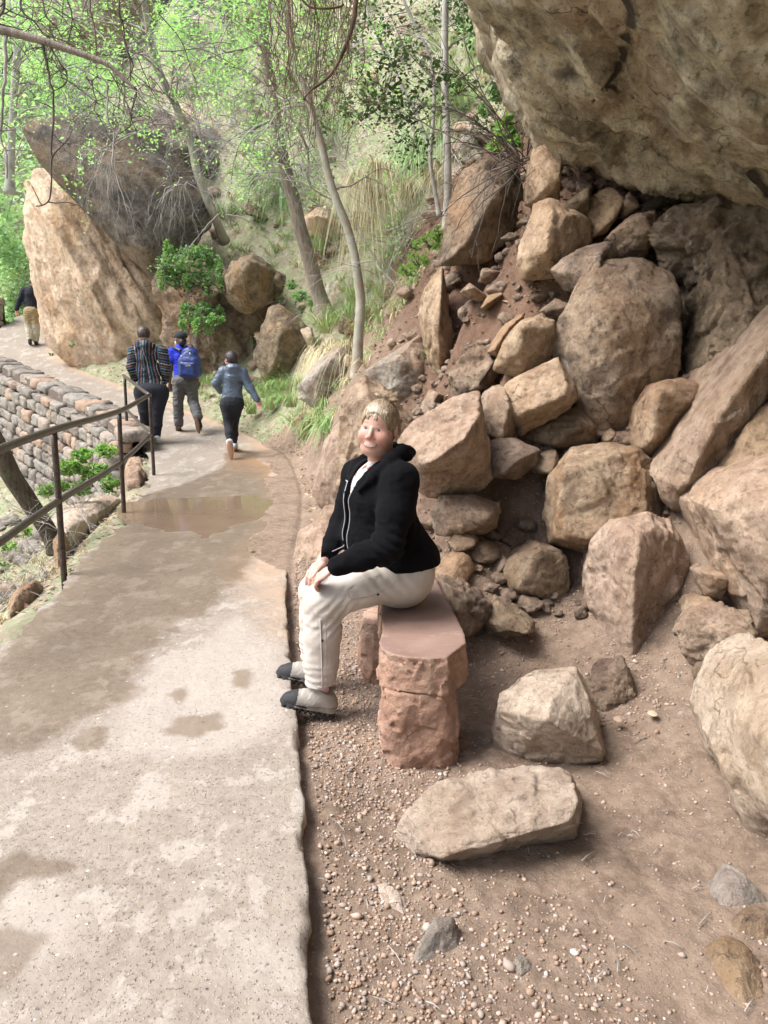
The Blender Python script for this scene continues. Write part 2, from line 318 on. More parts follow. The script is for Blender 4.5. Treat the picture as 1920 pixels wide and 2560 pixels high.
# dirt
t = NT('gravelly dirt'); n = t.noise(2.2, 9, .66); c = t.mix(t.ramp(n, .32, .68), (.135, .092, .064), (.27, .198, .145)); c = t.mix(t.ramp(t.noise(16, 8, .7), .42, .68, 0, .7), c, (.36, .27, .20))
v1 = t.n('TexVoronoi', {'Vector': t.pos, 'Scale': 70.}); s1 = t.n('SeparateColor', {0: v1.outputs[1]}); g = t.math('MULTIPLY', t.ramp(v1.outputs[0], .2, .34, 1, 0), t.math('GREATER_THAN', s1.outputs[1], .55))
g = t.math('MULTIPLY', g, t.ramp(t.noise(2.4, 4), .42, .56)); c = t.mix(t.math('MULTIPLY', g, .8), c, t.mix(s1.outputs[0], (.24, .18, .15), (.58, .50, .44)))
b = t.bump(t.noise(9, 8, .7), .04, .8); b = t.bump(t.math('ADD', t.noise(55, 6, .75), t.math('MULTIPLY', g, .6)), .008, .9, b)
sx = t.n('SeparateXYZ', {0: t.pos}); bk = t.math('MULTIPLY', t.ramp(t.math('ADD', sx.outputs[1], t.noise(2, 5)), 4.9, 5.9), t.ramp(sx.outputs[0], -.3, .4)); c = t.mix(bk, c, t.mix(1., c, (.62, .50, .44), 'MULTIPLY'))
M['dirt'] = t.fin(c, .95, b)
# hillside soil with litter, moss and rock showing
t = NT('hillside soil'); n = t.noise(.7, 9, .66); c = t.mix(t.ramp(n, .35, .65), (.28, .195, .14), (.52, .42, .33)); c = t.mix(t.ramp(t.noise(4, 9, .75), .48, .62, 0, .85), c, (.66, .56, .46))
c = t.mix(t.ramp(t.noise(22, 5, .8), .56, .66, 0, .8), c, (.74, .66, .55)); c = t.mix(t.ramp(t.noise(14, 6, .75), .33, .41, .6, 0), c, (.15, .10, .07))
gr = t.math('MULTIPLY', t.ramp(t.noise(.55, 6, .65), .34, .48), t.ramp(t.noise(9, 5, .7), .4, .6)); c = t.mix(t.math('MULTIPLY', gr, .55), c, (.22, .46, .15))
M['soil'] = t.fin(c, .95, t.bump(t.noise(18, 6, .75), .05, .8, t.bump(t.noise(2.5, 9, .7), .25, .8)))
# masonry
t = NT('masonry stone'); isl = t.n('NewGeometry').outputs['Random Per Island']; n = t.noise(6, 8, .7)
c = t.mix(t.ramp(n, .3, .7), (.12, .105, .09), (.31, .275, .235)); c = t.mix(t.ramp(isl, .72, .8, 0, .75), c, (.40, .27, .19)); c = t.mix(t.ramp(t.math('FRACT', t.math('MULTIPLY', isl, 9.7)), .5, .62, 0, .6), c, (.30, .28, .25))
c = t.mix(t.ramp(t.noise(14, 7, .75), .55, .66, 0, .55), c, (.66, .60, .52)); c = t.mix(t.ramp(t.noise(3, 7, .7), .52, .62, 0, .85), c, (.10, .09, .08))
M['masonry'] = t.fin(c, .9, t.bump(t.noise(30, 5, .7), .01, .8, t.bump(t.noise(7, 8, .7), .05, .8)))
t = NT('mortar'); M['mortar'] = t.fin(t.mix(t.noise(12, 5), (.05, .04, .032), (.13, .10, .08)), .95, t.bump(t.noise(20, 6), .02))
# water of the puddle
t = NT('puddle water'); M['water'] = t.fin(t.mix(t.noise(3, 5), (.16, .115, .08), (.24, .175, .12)), .09, t.bump(t.noise(7, 3), .0012, .4), IOR=1.33)
# painted iron
t = NT('rusty iron'); n = t.noise(22, 8, .7); c = t.mix(t.ramp(n, .42, .6), (.040, .034, .032), (.095, .065, .05)); c = t.mix(t.ramp(t.noise(90, 3), .62, .72, 0, .6), c, (.32, .27, .23))
M['iron'] = t.fin(c, t.ramp(n, .3, .7, .42, .62), t.bump(t.noise(120, 4), .002, .7), Metallic=.35)
t = NT('worn rail iron'); n = t.noise(18, 7, .7, t.vmul(t.pos, (1, 1, 3))); c = t.mix(t.ramp(n, .4, .62), (.040, .034, .032), (.10, .075, .062)); c = t.mix(t.ramp(t.noise(60, 4), .56, .7, 0, .5), c, (.27, .24, .22))
M['rail'] = t.fin(c, t.ramp(n, .3, .7, .30, .5), t.bump(t.noise(100, 4), .0015, .6), Metallic=.4)
def mat_bark(name, a, b, c3, sc=1., str_=(4, 4, .6), bd=.03):
    t = NT(name); v = t.vmul(t.pos, str_); n = t.noise(6*sc, 7, .7, v); c = t.mix(t.ramp(n, .3, .7), a, b); c = t.mix(t.ramp(t.noise(5*sc, 6), .52, .68, 0, .8), c, c3)
    return t.fin(c, .9, t.bump(t.noise(11*sc, 6, .7, v), bd, .9))
M['bark_rough'] = mat_bark('rough bark', (.16, .125, .10), (.40, .34, .29), (.33, .27, .22), 1.2)
M['bark_smooth'] = mat_bark('smooth bark', (.24, .24, .19), (.44, .43, .36), (.30, .22, .15), .7, (1.5, 1.5, .8), .01)
M['bark_grey'] = mat_bark('grey bark', (.34, .33, .30), (.52, .50, .46), (.25, .24, .21), 1, (1.5, 1.5, .8), .01)
M['bark_dark'] = mat_bark('dark bark', (.035, .028, .022), (.20, .16, .12), (.13, .15, .08), 1.6, (3, 3, .8), .04)
t = NT('dark twig'); M['twig'] = t.fin(t.mix(t.ramp(t.noise(7, 3), .35, .65), (.045, .034, .028), (.15, .12, .10)), .9)
t = NT('pale twig'); M['twig_pale'] = t.fin(t.mix(t.ramp(t.noise(5, 3), .35, .65), (.20, .18, .16), (.50, .48, .45)), .9)
t = NT('vine'); M['vine'] = t.fin(t.mix(t.ramp(t.noise(6, 3), .35, .65), (.055, .035, .024), (.20, .13, .09)), .9)
t = NT('dead shrub'); M['dead'] = t.fin(t.mix(t.ramp(t.noise(5, 3), .35, .65), (.26, .25, .25), (.50, .49, .48)), .9)
def mat_leaf(name, a, b, c3=None, tr=.35, sc=3.):
    t = NT(name); isl = t.n('NewGeometry').outputs['Random Per Island']; c = t.mix(isl, a, b); c = t.mix(t.ramp(t.noise(1.1, 3), .35, .65, .45, 0), c, tuple(x*.55 for x in a))
    if c3: c = t.mix(t.ramp(t.noise(sc, 4), .5, .6, 0, .8), c, c3)
    m = t.fin(c, .6); tl = t.n('BsdfTranslucent', {'Color': t.mix(1., c, (1.1, 1.25, .6), 'MULTIPLY')}); mx = t.n('MixShader', {0: tr, 1: t.b.outputs[0], 2: tl.outputs[0]})
    t.t.links.new(mx.outputs[0], t.out.inputs[0]); return m
M['leaf_spring'] = mat_leaf('spring leaf', (.36, .66, .30), (.60, .84, .48), tr=.5)
M['leaf_mid'] = mat_leaf('green leaf', (.18, .38, .15), (.40, .60, .27), tr=.4)
M['leaf_dark'] = mat_leaf('glossy dark leaf', (.035, .085, .03), (.10, .19, .06), tr=.25)
M['leaf_fresh'] = mat_leaf('fresh leaf', (.20, .42, .11), (.42, .60, .20), tr=.45)
M['leaf_far'] = mat_leaf('hazy leaf', (.46, .70, .48), (.70, .86, .66), (.74, .80, .70), .45, .5)  # pale whitish tones put distance haze into the leaf colour
M['litter'] = mat_leaf('dry leaf', (.22, .11, .05), (.62, .48, .34), tr=.1)
def mat_grass(name, root, tip):
    t = NT(name); h = t.attr('h', 'Fac'); isl = t.n('NewGeometry').outputs['Random Per Island']; f = t.math('ADD', h, t.math('MULTIPLY', t.math('SUBTRACT', isl, .5), .8)); c = t.mix(t.ramp(f, .15, .75), root, tip)
    c = t.mix(t.math('GREATER_THAN', isl, .86), c, (.60, .50, .30)); return t.fin(c, .7)
M['grass'] = mat_grass('fresh tussock grass', (.44, .52, .24), (.20, .50, .13)); M['grass_straw'] = mat_grass('straw tussock grass', (.54, .44, .26), (.66, .62, .38)); M['grass_pale'] = mat_grass('pale tussock grass', (.52, .58, .34), (.30, .58, .22))
t = NT('pebbles'); isl = t.n('NewGeometry').outputs['Random Per Island']; cr = t.n('ValToRGB', {0: isl}); e = cr.color_ramp.elements
for k, (pos, c) in enumerate([(0, (.26, .18, .13)), (.3, (.33, .25, .19)), (.5, (.28, .25, .23)), (.72, (.42, .38, .34)), (.85, (.16, .15, .15)), (.88, (.46, .35, .28)), (.985, (.66, .63, .58))]):
    el = e[k] if k < 2 else e.new(pos); el.position = pos; el.color = (*c, 1)
cr.color_ramp.interpolation = 'CONSTANT'
M['pebble'] = t.fin(t.mix(t.ramp(t.noise(60, 3), .3, .7, 0, .5), cr.outputs[0], (.40, .26, .18)), .85)
def mat_plain(name, a, b=None, sc=8, rough=.85, bd=0, **k):
    t = NT(name); c = t.mix(t.ramp(t.noise(sc, 5), .35, .65), a, b or a); return t.fin(c, rough, t.bump(t.noise(sc*6, 5), bd, .6) if bd else None, **k)
def mat_col(name, rough=.85, nsc=200, bd=.0006, **k):
    t = NT(name); return t.fin(t.attr('Col'), rough, t.bump(t.noise(nsc, 4), bd, .6), **k)
# ---------------------------------------------------------------- boulders, each its own object
def rock(label, fr, outline, Y, mat='boulder', t=.5, front=None, sub=5, cat='boulder', group=None, name=None, chips=5, amp=.038, freq=2.4, p=200, seed=None, cut=(.90, .985), back=.55, pts=None, strata=0, fine=.5, kind=None, sdir=(0, .25, 1), aniso=None, ck=1.):
    P = pts if pts is not None else rk(fr, outline, Y, t, front, back); rock.k += 1
    if pts is None and 4.3 < Y < 8 and cat == 'boulder': P = np.asarray(P); c_ = P.mean(0); P = c_+(P-c_)*1.10
    if cat == 'boulder' and mat != 'overhang': q_ = np.asarray(P); ROCKC.append((q_.mean(0), (q_.max(0)-q_.min(0))/2))
    V, Fc = rock_arrays(P, sub, chips, amp, freq, fine, p, seed or rock.k*13+5, cut, strata, sdir, aniso, ck)
    o = mesh(name or ('boulder' if cat == 'boulder' else 'rock'), V, Fc, M[mat]); tag(o, label, cat, group, kind); return o
rock.k = 0; ROCKC = []
def bed(fr, outline, h, zb=-.09, inner=.55, dp=.10):
    """stone bedded in the ground: outline where it meets the dirt, crown raised by h"""
    O = [at(fr, *q, z=zb) for q in outline]; c = np.mean(O, axis=0); return [c+(o-c)*1.06+np.array((0, 0, -dp)) for o in O]+O+[c+(o-c)*inner+np.array((.0, .015, h*(1 if k % 2 else .8))) for k, o in enumerate(O)]
G1 = 'boulders tumbled in the rock pile under the overhang'
B = lambda *a, **k: rock(*a, **{'group': G1, **k})
rock('huge tan sandstone overhang leaning out above the rock pile', 'p', 0, 0, 'overhang', sub=7, cat='rock overhang', name='rock_overhang', chips=5, cut=(.93, .985), amp=.034, freq=5.0, p=60, fine=1.1, ck=1.3, strata=8, sdir=(.55, .1, .8), aniso=((.62, .1, -.78), 2.2),
     pts=[at('p', *q[:2], Y=q[2]) for q in [(1225, -30, 5.0), (1280, 90, 5.2), (1312, 170, 5.4), (1325, 250, 5.7), (1335, 320, 5.9), (1365, 370, 6.1), (1450, 425, 6.2), (1620, 470, 6.0), (1800, 500, 5.6), (2050, 540, 5.0), (2600, 700, 4.2), (2300, 300, 3.0), (1900, -200, 2.9), (1500, -420, 3.3), (1230, -350, 4.0), (1200, -60, 5.0)]]
     + [np.array(q) for q in [(4.5, 9.5, 4), (4.5, 9, 8), (.6, 9.5, 8.5), (1.2, 10, 5), (4.5, 3, 6), (.5, 5, 7), (1, 3, 5.2)]])
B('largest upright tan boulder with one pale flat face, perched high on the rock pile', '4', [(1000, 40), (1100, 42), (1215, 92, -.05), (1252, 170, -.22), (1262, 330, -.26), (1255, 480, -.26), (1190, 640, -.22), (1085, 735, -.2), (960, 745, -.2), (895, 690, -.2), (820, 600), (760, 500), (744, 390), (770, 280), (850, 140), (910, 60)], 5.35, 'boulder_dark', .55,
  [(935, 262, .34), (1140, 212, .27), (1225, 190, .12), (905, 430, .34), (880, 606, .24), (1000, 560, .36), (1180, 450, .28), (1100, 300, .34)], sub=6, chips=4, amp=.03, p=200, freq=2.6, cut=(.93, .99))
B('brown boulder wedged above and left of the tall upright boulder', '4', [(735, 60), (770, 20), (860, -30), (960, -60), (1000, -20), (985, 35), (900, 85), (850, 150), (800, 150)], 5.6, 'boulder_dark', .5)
B('small upright tan boulder with a white crusted left face, upper left of the pile', '4', [(478, 480), (530, 350), (600, 282), (680, 258), (735, 290), (740, 360), (700, 450), (590, 515), (500, 495)], 5.35, 'boulder_white', .35, [(600, 310, .2), (530, 470, .12), (590, 490, .16), (700, 320, .1)])
B('long tan slab boulder sloping up to the right beneath the tall upright boulder', '4', [(520, 575), (560, 540), (740, 450), (815, 560), (822, 610), (800, 650), (690, 710), (575, 778), (532, 700)], 5.05, 'boulder_pale', .45, [(545, 690, .12), (790, 598, .18), (640, 660, .2), (600, 580, .1)], p=200)
B('rounded tan boulder left of the long sloping slab', '4', [(400, 680), (440, 590), (500, 560), (530, 600), (545, 720), (570, 775), (520, 825), (440, 792), (405, 740)], 5.1, 'boulder_pale', .4)
B('big block of tan sandstone right behind the seated woman', '4', [(72, 800), (130, 730), (290, 630), (400, 598), (412, 700), (442, 800), (452, 950), (390, 1012), (240, 1037), (150, 990), (100, 900)], 4.75, 'boulder_pale', .7, [(400, 690, .22), (338, 790, .38), (182, 905, .36)], sub=6, p=200, chips=5, amp=.035, cut=(.9, .98))
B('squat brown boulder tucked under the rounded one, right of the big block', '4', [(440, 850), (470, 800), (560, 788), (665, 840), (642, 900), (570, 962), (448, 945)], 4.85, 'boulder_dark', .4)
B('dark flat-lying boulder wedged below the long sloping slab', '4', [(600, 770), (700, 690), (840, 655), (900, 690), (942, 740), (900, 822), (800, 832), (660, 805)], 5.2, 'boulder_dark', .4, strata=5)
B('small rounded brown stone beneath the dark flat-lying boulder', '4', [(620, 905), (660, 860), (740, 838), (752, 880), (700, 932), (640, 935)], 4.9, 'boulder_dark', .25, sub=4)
B('small pale cobble at the foot of the tall upright boulder', '4', [(940, 780), (970, 742), (1003, 760), (990, 822), (950, 825)], 5.1, 'boulder_pale', .15, sub=4)
B('pitted brown boulder right of and below the tall upright boulder', '4', [(1080, 805), (1100, 660), (1160, 560), (1220, 538), (1400, 555), (1397, 620), (1330, 725), (1150, 868), (1090, 840)], 4.85, 'boulder', .5, [(1190, 600, .25), (1150, 800, .2), (1300, 640, .2)])
B('very long diagonal tan boulder leaning at the right side of the pile', '4', [(1190, 950), (1290, 790), (1400, 600), (1490, 480), (1600, 330), (1750, 180), (1900, 300), (1750, 500), (1600, 640), (1530, 740), (1450, 960), (1370, 1040), (1250, 1060)], 4.45, 'boulder_pale', .8, [(1420, 800, .2), (1560, 520, .3), (1300, 950, .2), (1700, 350, .3)], sub=6, amp=.05)
B('narrow diagonal tan boulder just under the very long diagonal one, at the right edge', '4', [(1420, 1010), (1560, 760), (1659, 650), (1850, 540), (1850, 760), (1659, 860), (1530, 960), (1440, 1080)], 4.15, 'boulder', .5, amp=.06)
B('massive lower right boulder bulging at the right edge, lichen green near its foot', 'A', [(1545, 1100), (1600, 1030), (1720, 950), (1850, 1000), (1850, 1400), (1720, 1420), (1630, 1370), (1605, 1250), (1575, 1170)], 3.6, 'boulder_pale', .9, [(1640, 1080, .2), (1660, 1250, .25), (1750, 1150, .45)], sub=6)
B('wide pale boulder with a white mineral streak, centre right of the pile', '4', [(716, 1106), (735, 960), (820, 842), (970, 828), (1090, 850), (1150, 900), (1185, 1000), (1185, 1120), (1100, 1300), (1000, 1260), (900, 1255), (730, 1225)], 4.7, 'boulder_white', .6, [(790, 930, .22), (1000, 880, .16), (1120, 1000, .2), (760, 1190, .34), (1080, 1220, .34)], sub=6, amp=.04)
B('tall blocky tan boulder standing on the dirt at the foot of the pile', '6', [(885, 200), (905, 130), (960, 60), (1010, 8), (1130, -5), (1240, 25), (1288, 70), (1332, 250), (1332, 400), (1300, 560), (1220, 690), (1065, 710), (935, 650), (895, 480), (878, 320)], 4.2, 'boulder_pale', .6, [(1085, 118, .38), (1070, 690, .34)], sub=6, p=200, chips=5, amp=.045, cut=(.9, .98))
B('pointed brown rock half buried left of the tall blocky boulder', '6', [(528, 250), (560, 190), (660, 142), (740, 160), (785, 200), (790, 300), (760, 400), (640, 370), (545, 330)], 4.5, 'boulder_dark', .4, [(650, 170, .1), (600, 320, .15), (690, 300, .1)])
B('small angular tan rock just right of the seated woman\'s hip', '6', [(215, 262), (262, 212), (330, 175), (362, 190), (388, 240), (345, 300), (240, 300)], 4.5, 'boulder', .25, sub=4)
B('pinkish half buried rock between the angular rock and the pointed brown one', '6', [(408, 205), (430, 148), (480, 128), (540, 155), (548, 200), (480, 280), (412, 270)], 4.75, 'boulder_pale', .3, sub=4)
B('grey brown rock lying directly behind the far end of the stone bench', '6', [(215, 300), (260, 288), (360, 348), (462, 390), (468, 440), (400, 520), (330, 540), (270, 440)], 4.15, 'boulder_dark', .4, amp=.08)
B('dark low rock to the right of the grey brown one behind the bench', '6', [(430, 470), (490, 380), (540, 408), (650, 468), (660, 520), (520, 540), (440, 530)], 4.15, 'boulder_dark', .35)
tq = [at('6', a, b, z=h) for a, b, h in [(500, 775, .20), (640, 692, .25), (700, 668, .26), (828, 668, .27), (848, 735, .24), (885, 800, .20), (900, 900, .13), (955, 1040, .0), (735, 800, .25), (700, 900, .19), (497, 860, .14)]]; bq = [at('6', a, b, z=-.14) for a, b in [(450, 1000), (462, 1050), (560, 1085), (700, 1100), (800, 1115), (930, 1105), (960, 1045), (925, 880), (560, 900)]]
B('pale angular boulder on the dirt to the right of the bench', '6', None, 0, 'pale_slab', pts=tq+bq, sub=6, amp=.035, p=200, chips=2, cut=(.95, .99))
def gz(fr, x, y, z): return at(fr, x, y, z=z)
tp = [gz('8', a, b, h) for a, b, h in [(110, 200, .04), (200, 80, .08), (340, 30, .10), (430, 24, .105), (600, -15, .12), (745, 2, .13), (808, 40, .13), (832, 150, .12), (828, 225, .09), (700, 232, .085), (560, 242, .075), (380, 310, .045), (245, 385, .0)]]
bt = [gz('8', a, b, -.12) for a, b in [(20, 300), (60, 350), (160, 390), (240, 430), (380, 400), (640, 345), (835, 310), (860, 120), (780, 20)]]
B('low flat pale slab in the dirt nearest the camera, right of the bench', '8', None, 0, 'pale_slab', pts=tp+bt, sub=6, amp=.04, p=200, chips=3, cut=(.93, .99), freq=2.6)
B('large smooth grey tan boulder cut by the right edge of the photo, lower right', 'A', [(1565, 1660), (1588, 1580), (1625, 1520), (1675, 1455), (1800, 1380), (2000, 1700), (1900, 1950), (1720, 1870), (1650, 1830), (1598, 1760)], 2.5, 'pale_slab', .6, [(1640, 1560, .15), (1680, 1750, .25), (1850, 1650, .4)], sub=6, amp=.04)
B('fist sized knobbly rock above the smooth grey tan boulder', '6', [(1372, 765), (1420, 700), (1500, 678), (1545, 720), (1505, 800), (1430, 840), (1378, 812)], 3.05, 'conglom', .2, sub=5)
B('white crusted rock right of the tall blocky boulder, on the ground', '6', [(1285, 585), (1340, 500), (1470, 468), (1500, 418), (1580, 428), (1605, 520), (1555, 605), (1410, 695), (1300, 640)], 3.45, 'boulder_white', .3, amp=.08)
B('rounded white crusted rock leaning on the tall blocky boulder', '6', [(1298, 455), (1330, 388), (1400, 368), (1455, 400), (1442, 470), (1335, 498)], 3.75, 'boulder_white', .2, sub=4)
B('dark rounded rock with white specks, upper one in the gap at the right', '6', [(1348, 262), (1400, 228), (1452, 248), (1498, 340), (1462, 385), (1390, 372)], 3.8, 'boulder_white', .2, sub=4)
B('small reddish rock wedged against the massive lower right boulder', '6', [(1462, 205), (1512, 188), (1570, 300), (1560, 350), (1500, 360)], 3.7, 'boulder_white', .2, sub=4)
B('soil covered brown rock behind the pale angular boulder', '6', None, 0, 'boulder_dark', pts=bed('6', [(830, 800), (880, 730), (960, 690), (1062, 705), (1095, 750), (1085, 800), (960, 830)], .13, zb=-.02), amp=.07)
B('low dusty rock right of the soil covered brown rock', '6', None, 0, 'boulder_dark', pts=bed('6', [(1125, 765), (1180, 700), (1285, 738), (1305, 795), (1150, 805)], 0.08), sub=4)
B('small dark grey rock poking out of the dirt near the smooth boulder', '6', None, 0, 'grey_rock', pts=bed('6', [(1235, 925), (1310, 880), (1352, 898), (1305, 980), (1248, 980)], 0.07), sub=4)
B('grey knob of rock below the smooth grey tan boulder', '8', None, 0, 'grey_rock', pts=bed('8', [(1392, 520), (1440, 450), (1495, 520), (1600, 555), (1680, 600), (1560, 640), (1440, 625)], 0.07))
B('rough brown stone below the grey knob, at the right edge', '8', None, 0, 'boulder_dark', pts=bed('8', [(1480, 690), (1560, 640), (1659, 640), (1720, 700), (1660, 760), (1520, 740)], 0.05))
B('half buried tan rock in the lower right corner', '8', None, 0, 'boulder_dark', pts=bed('8', [(1365, 790), (1450, 738), (1572, 768), (1645, 870), (1650, 1000), (1560, 1040), (1480, 965), (1415, 880)], 0.05))
B('grey brown rock sticking out of the gravel below the flat slab', '8', None, 0, 'grey_rock', pts=bed('8', [(118, 835), (200, 722), (262, 680), (345, 708), (322, 780), (200, 815), (140, 850)], 0.06))
B('pale little ledge of rock in the gravel left of the flat slab', 'A', None, 0, 'pale_slab', pts=bed('A', [(778, 1922), (830, 1912), (885, 1950), (878, 1992), (830, 1975)], 0.03))
B('pale pebble like stone bedded in gravel at the bottom', '8', None, 0, 'grey_rock', pts=bed('8', [(548, 855), (600, 820), (642, 862), (592, 895)], 0.02), sub=4)
B('tall pale upright rock fin left of the reddish soil bank', '4', [(152, 250), (180, 150), (250, 55), (272, 200), (292, 330), (288, 480), (240, 545), (198, 470), (168, 340)], 7.2, 'boulder_white', .5, sub=5)
B('large grey and white faced boulder left of the tall pale fin', '4', [(-70, 500), (60, 430), (150, 352), (192, 420), (205, 480), (192, 560), (130, 715), (40, 650), (-60, 600)], 7.5, 'grey_rock', .8, [(60, 450, .2), (150, 500, .2), (20, 600, .15)], sub=6)
B('small pale boulder at the base of the tall pale fin', '4', [(158, 650), (200, 580), (292, 612), (255, 692), (180, 722)], 6.6, 'boulder_white', .4)
B('lumpy upright rock right under the left lip of the overhang', '2', [(638, 790), (648, 650), (700, 635), (745, 720), (750, 865), (690, 885), (645, 860)], 6.2, 'boulder_pale', .5)
B('broad tan rock standing beneath the left lip of the overhang', '2', [(580, 1120), (650, 900), (720, 868), (880, 960), (885, 1040), (800, 1106), (760, 1200), (600, 1200)], 5.9, 'boulder_pale', .6, [(720, 920, .2), (700, 1080, .25)])
B('whitish cracked stone at the contact of the overhang', '2', [(765, 890), (860, 818), (892, 830), (882, 940), (800, 935)], 6.0, 'conglom', .3, sub=4)
B('upright wedge of tan rock under the overhang', '2', [(885, 865), (970, 812), (1032, 870), (1012, 930), (960, 1000), (888, 1035)], 5.95, 'boulder', .35)
B('small pointed tan rock under the overhang', '2', [(1012, 885), (1060, 828), (1105, 900), (1032, 942)], 5.9, 'boulder', .25, sub=4)
B('rounded reddish boulder under the overhang', '2', [(968, 1025), (1060, 940), (1170, 925), (1195, 1000), (1120, 1106), (1040, 1112)], 5.75, 'boulder', .4)
B('dark stained boulder with roots hanging over it, left of the overhang', '2', [(258, 1130), (290, 880), (340, 740), (440, 688), (560, 718), (575, 860), (545, 1000), (420, 1130)], 7.0, 'seep', .9, [(440, 900, .3), (350, 1050, .2)], sub=6)
rock('olive brown mass of rough conglomerate under the right part of the overhang', '2', [(1170, 1000), (1260, 930), (1420, 900), (1659, 800), (1900, 800), (1900, 1300), (1659, 1330), (1450, 1290), (1230, 1160)], 5.5, 'conglom', .9, sub=6, amp=.09, freq=3.5, cat='boulder')
rock('dark craggy rock with white crust at the right edge above the long diagonal boulder', '4', [(1308, 540), (1318, 350), (1385, 180), (1450, -60), (1850, -60), (1850, 300), (1600, 440), (1460, 500)], 5.2, 'conglom', .9, sub=6, amp=.08, freq=3.2, cat='boulder')
B('large tan boulder directly behind the woman\'s head', 'A', [(733, 1010), (740, 880), (788, 820), (838, 850), (895, 920), (885, 1000), (870, 1100), (770, 1130), (738, 1090)], 5.7, 'boulder_pale', .7, [(800, 880, .2), (850, 960, .3)], sub=6, p=200)
B('pale upright rock at the path edge left of the woman', 'A', [(678, 1062), (698, 965), (735, 915), (760, 960), (760, 1060), (735, 1130), (705, 1110)], 7.0, 'boulder_pale', .7)
B('pale cracked rock low at the path edge left of the woman\'s knees', 'A', [(636, 1205), (650, 1150), (690, 1125), (722, 1130), (735, 1190), (700, 1235), (655, 1232)], 6.1, 'boulder_pale', .4)
B('orange topped rock above the cracked one at the path edge', 'A', [(672, 1150), (700, 1100), (735, 1090), (750, 1140), (735, 1185), (690, 1180)], 6.3, 'boulder', .4)
B('grey white boulder with an undercut brown base beneath the hillside grass', 'A', [(640, 835), (690, 770), (745, 742), (770, 800), (760, 850), (720, 888), (690, 893), (650, 862)], 11.4, 'grey_rock', 1.0, [(690, 800, .4), (740, 870, .1)])
B('brown stone on the bank just below the undercut boulder', 'A', [(630, 905), (650, 890), (690, 900), (680, 950), (650, 950)], 11.6, 'boulder', .4, sub=4)
B('orange and grey boulder leaning beside the walking woman in grey', '3', [(1095, 440), (1130, 300), (1160, 208), (1205, 200), (1330, 300), (1362, 400), (1325, 470), (1250, 525), (1130, 560)], 14, 'seep', 1.4, [(1220, 330, .5), (1180, 480, .3)])
rock('dark wet looking cliff of stained rock behind the walking group', '3', [(670, 120), (700, 40), (800, -20), (960, 60), (1110, 100), (1150, 200), (1130, 330), (1100, 520), (1070, 600), (960, 640), (860, 620), (790, 500), (700, 350)], 15.8, 'seep', 2.0, [(900, 200, .5), (1000, 350, .3), (800, 150, .3), (900, 560, .0)], sub=6, amp=.07, cat='rock face', name='seep_cliff')
B('rounded dark boulder above the dark cliff', '3', [(955, 110), (1000, 20), (1100, -10), (1192, 60), (1175, 200), (1060, 262), (980, 190)], 15, 'seep', 1.2)
B('brown rocks stacked at the upper left of the pile, beside the small upright boulder', '4', [(280, 510), (350, 430), (450, 398), (505, 470), (485, 560), (400, 565), (300, 615)], 5.9, 'boulder_dark', .5, amp=.09)
B('orange sided rock leaning behind the small upright boulder', '4', [(452, 410), (520, 300), (605, 245), (580, 330), (500, 440)], 5.75, 'boulder', .3)
B('small brown rock above the small upright boulder', '4', [(675, 240), (740, 188), (805, 220), (785, 290), (700, 272)], 5.7, 'boulder_dark', .3, sub=4)
B('small tan stone set in the reddish soil bank', '4', [(332, 155), (370, 118), (440, 170), (430, 195), (370, 182)], 6.4, 'boulder', .2, sub=4)
B('orange wedge stone set in the soil bank below the small tan one', '4', [(418, 225), (450, 170), (505, 155), (500, 190), (440, 232)], 6.3, 'boulder', .2, sub=4)
B('low brown rock behind the woman\'s back, at the foot of the big block', '4', [(215, 1110), (250, 1040), (380, 1032), (485, 1070), (490, 1110), (480, 1160), (430, 1190), (235, 1200)], 4.65, 'boulder_dark', .35)
B('round brown cobble below the low brown rock behind the woman\'s back', '6', [(280, 130), (302, 98), (380, 84), (408, 120), (352, 168), (300, 166)], 4.6, 'boulder_dark', .15, sub=4)
# the leaning cliff on the far side of the bend
rock('pale orange lower face of the great leaning rock at the bend of the path', 'A', [(84, 350), (42, 395), (44, 450), (50, 560), (84, 650), (100, 745), (150, 800), (200, 822), (270, 835), (350, 800), (372, 700), (365, 600), (260, 440), (140, 345)], 17.6, 'leaning', 3.0, [(110, 430, .7), (190, 620, .8), (250, 760, .5), (320, 700, .5)], sub=7, amp=.05, freq=3.6, p=30, chips=0, cat='rock face', name='leaning_rock', strata=5, sdir=(.8, .1, .5), aniso=((.55, 0, -.83), 3.5), ck=.7)
rock('dark varnished slab with a beak like tip on top of the great leaning rock', 'A', [(42, 282), (50, 258), (100, 250), (165, 240), (325, 285), (390, 350), (466, 442), (462, 485), (425, 525), (372, 560), (340, 612), (278, 560), (212, 492), (168, 430), (128, 352), (60, 318)], 16.2, 'varnish', 2.2, [(90, 300, .2), (250, 400, .5), (310, 540, .5), (390, 470, .3)], sub=7, amp=.035, freq=3.4, p=60, chips=0, cat='rock slab', name='leaning_slab', strata=4, sdir=(.55, .1, .8), aniso=((.7, 0, -.7), 3.), ck=.8)
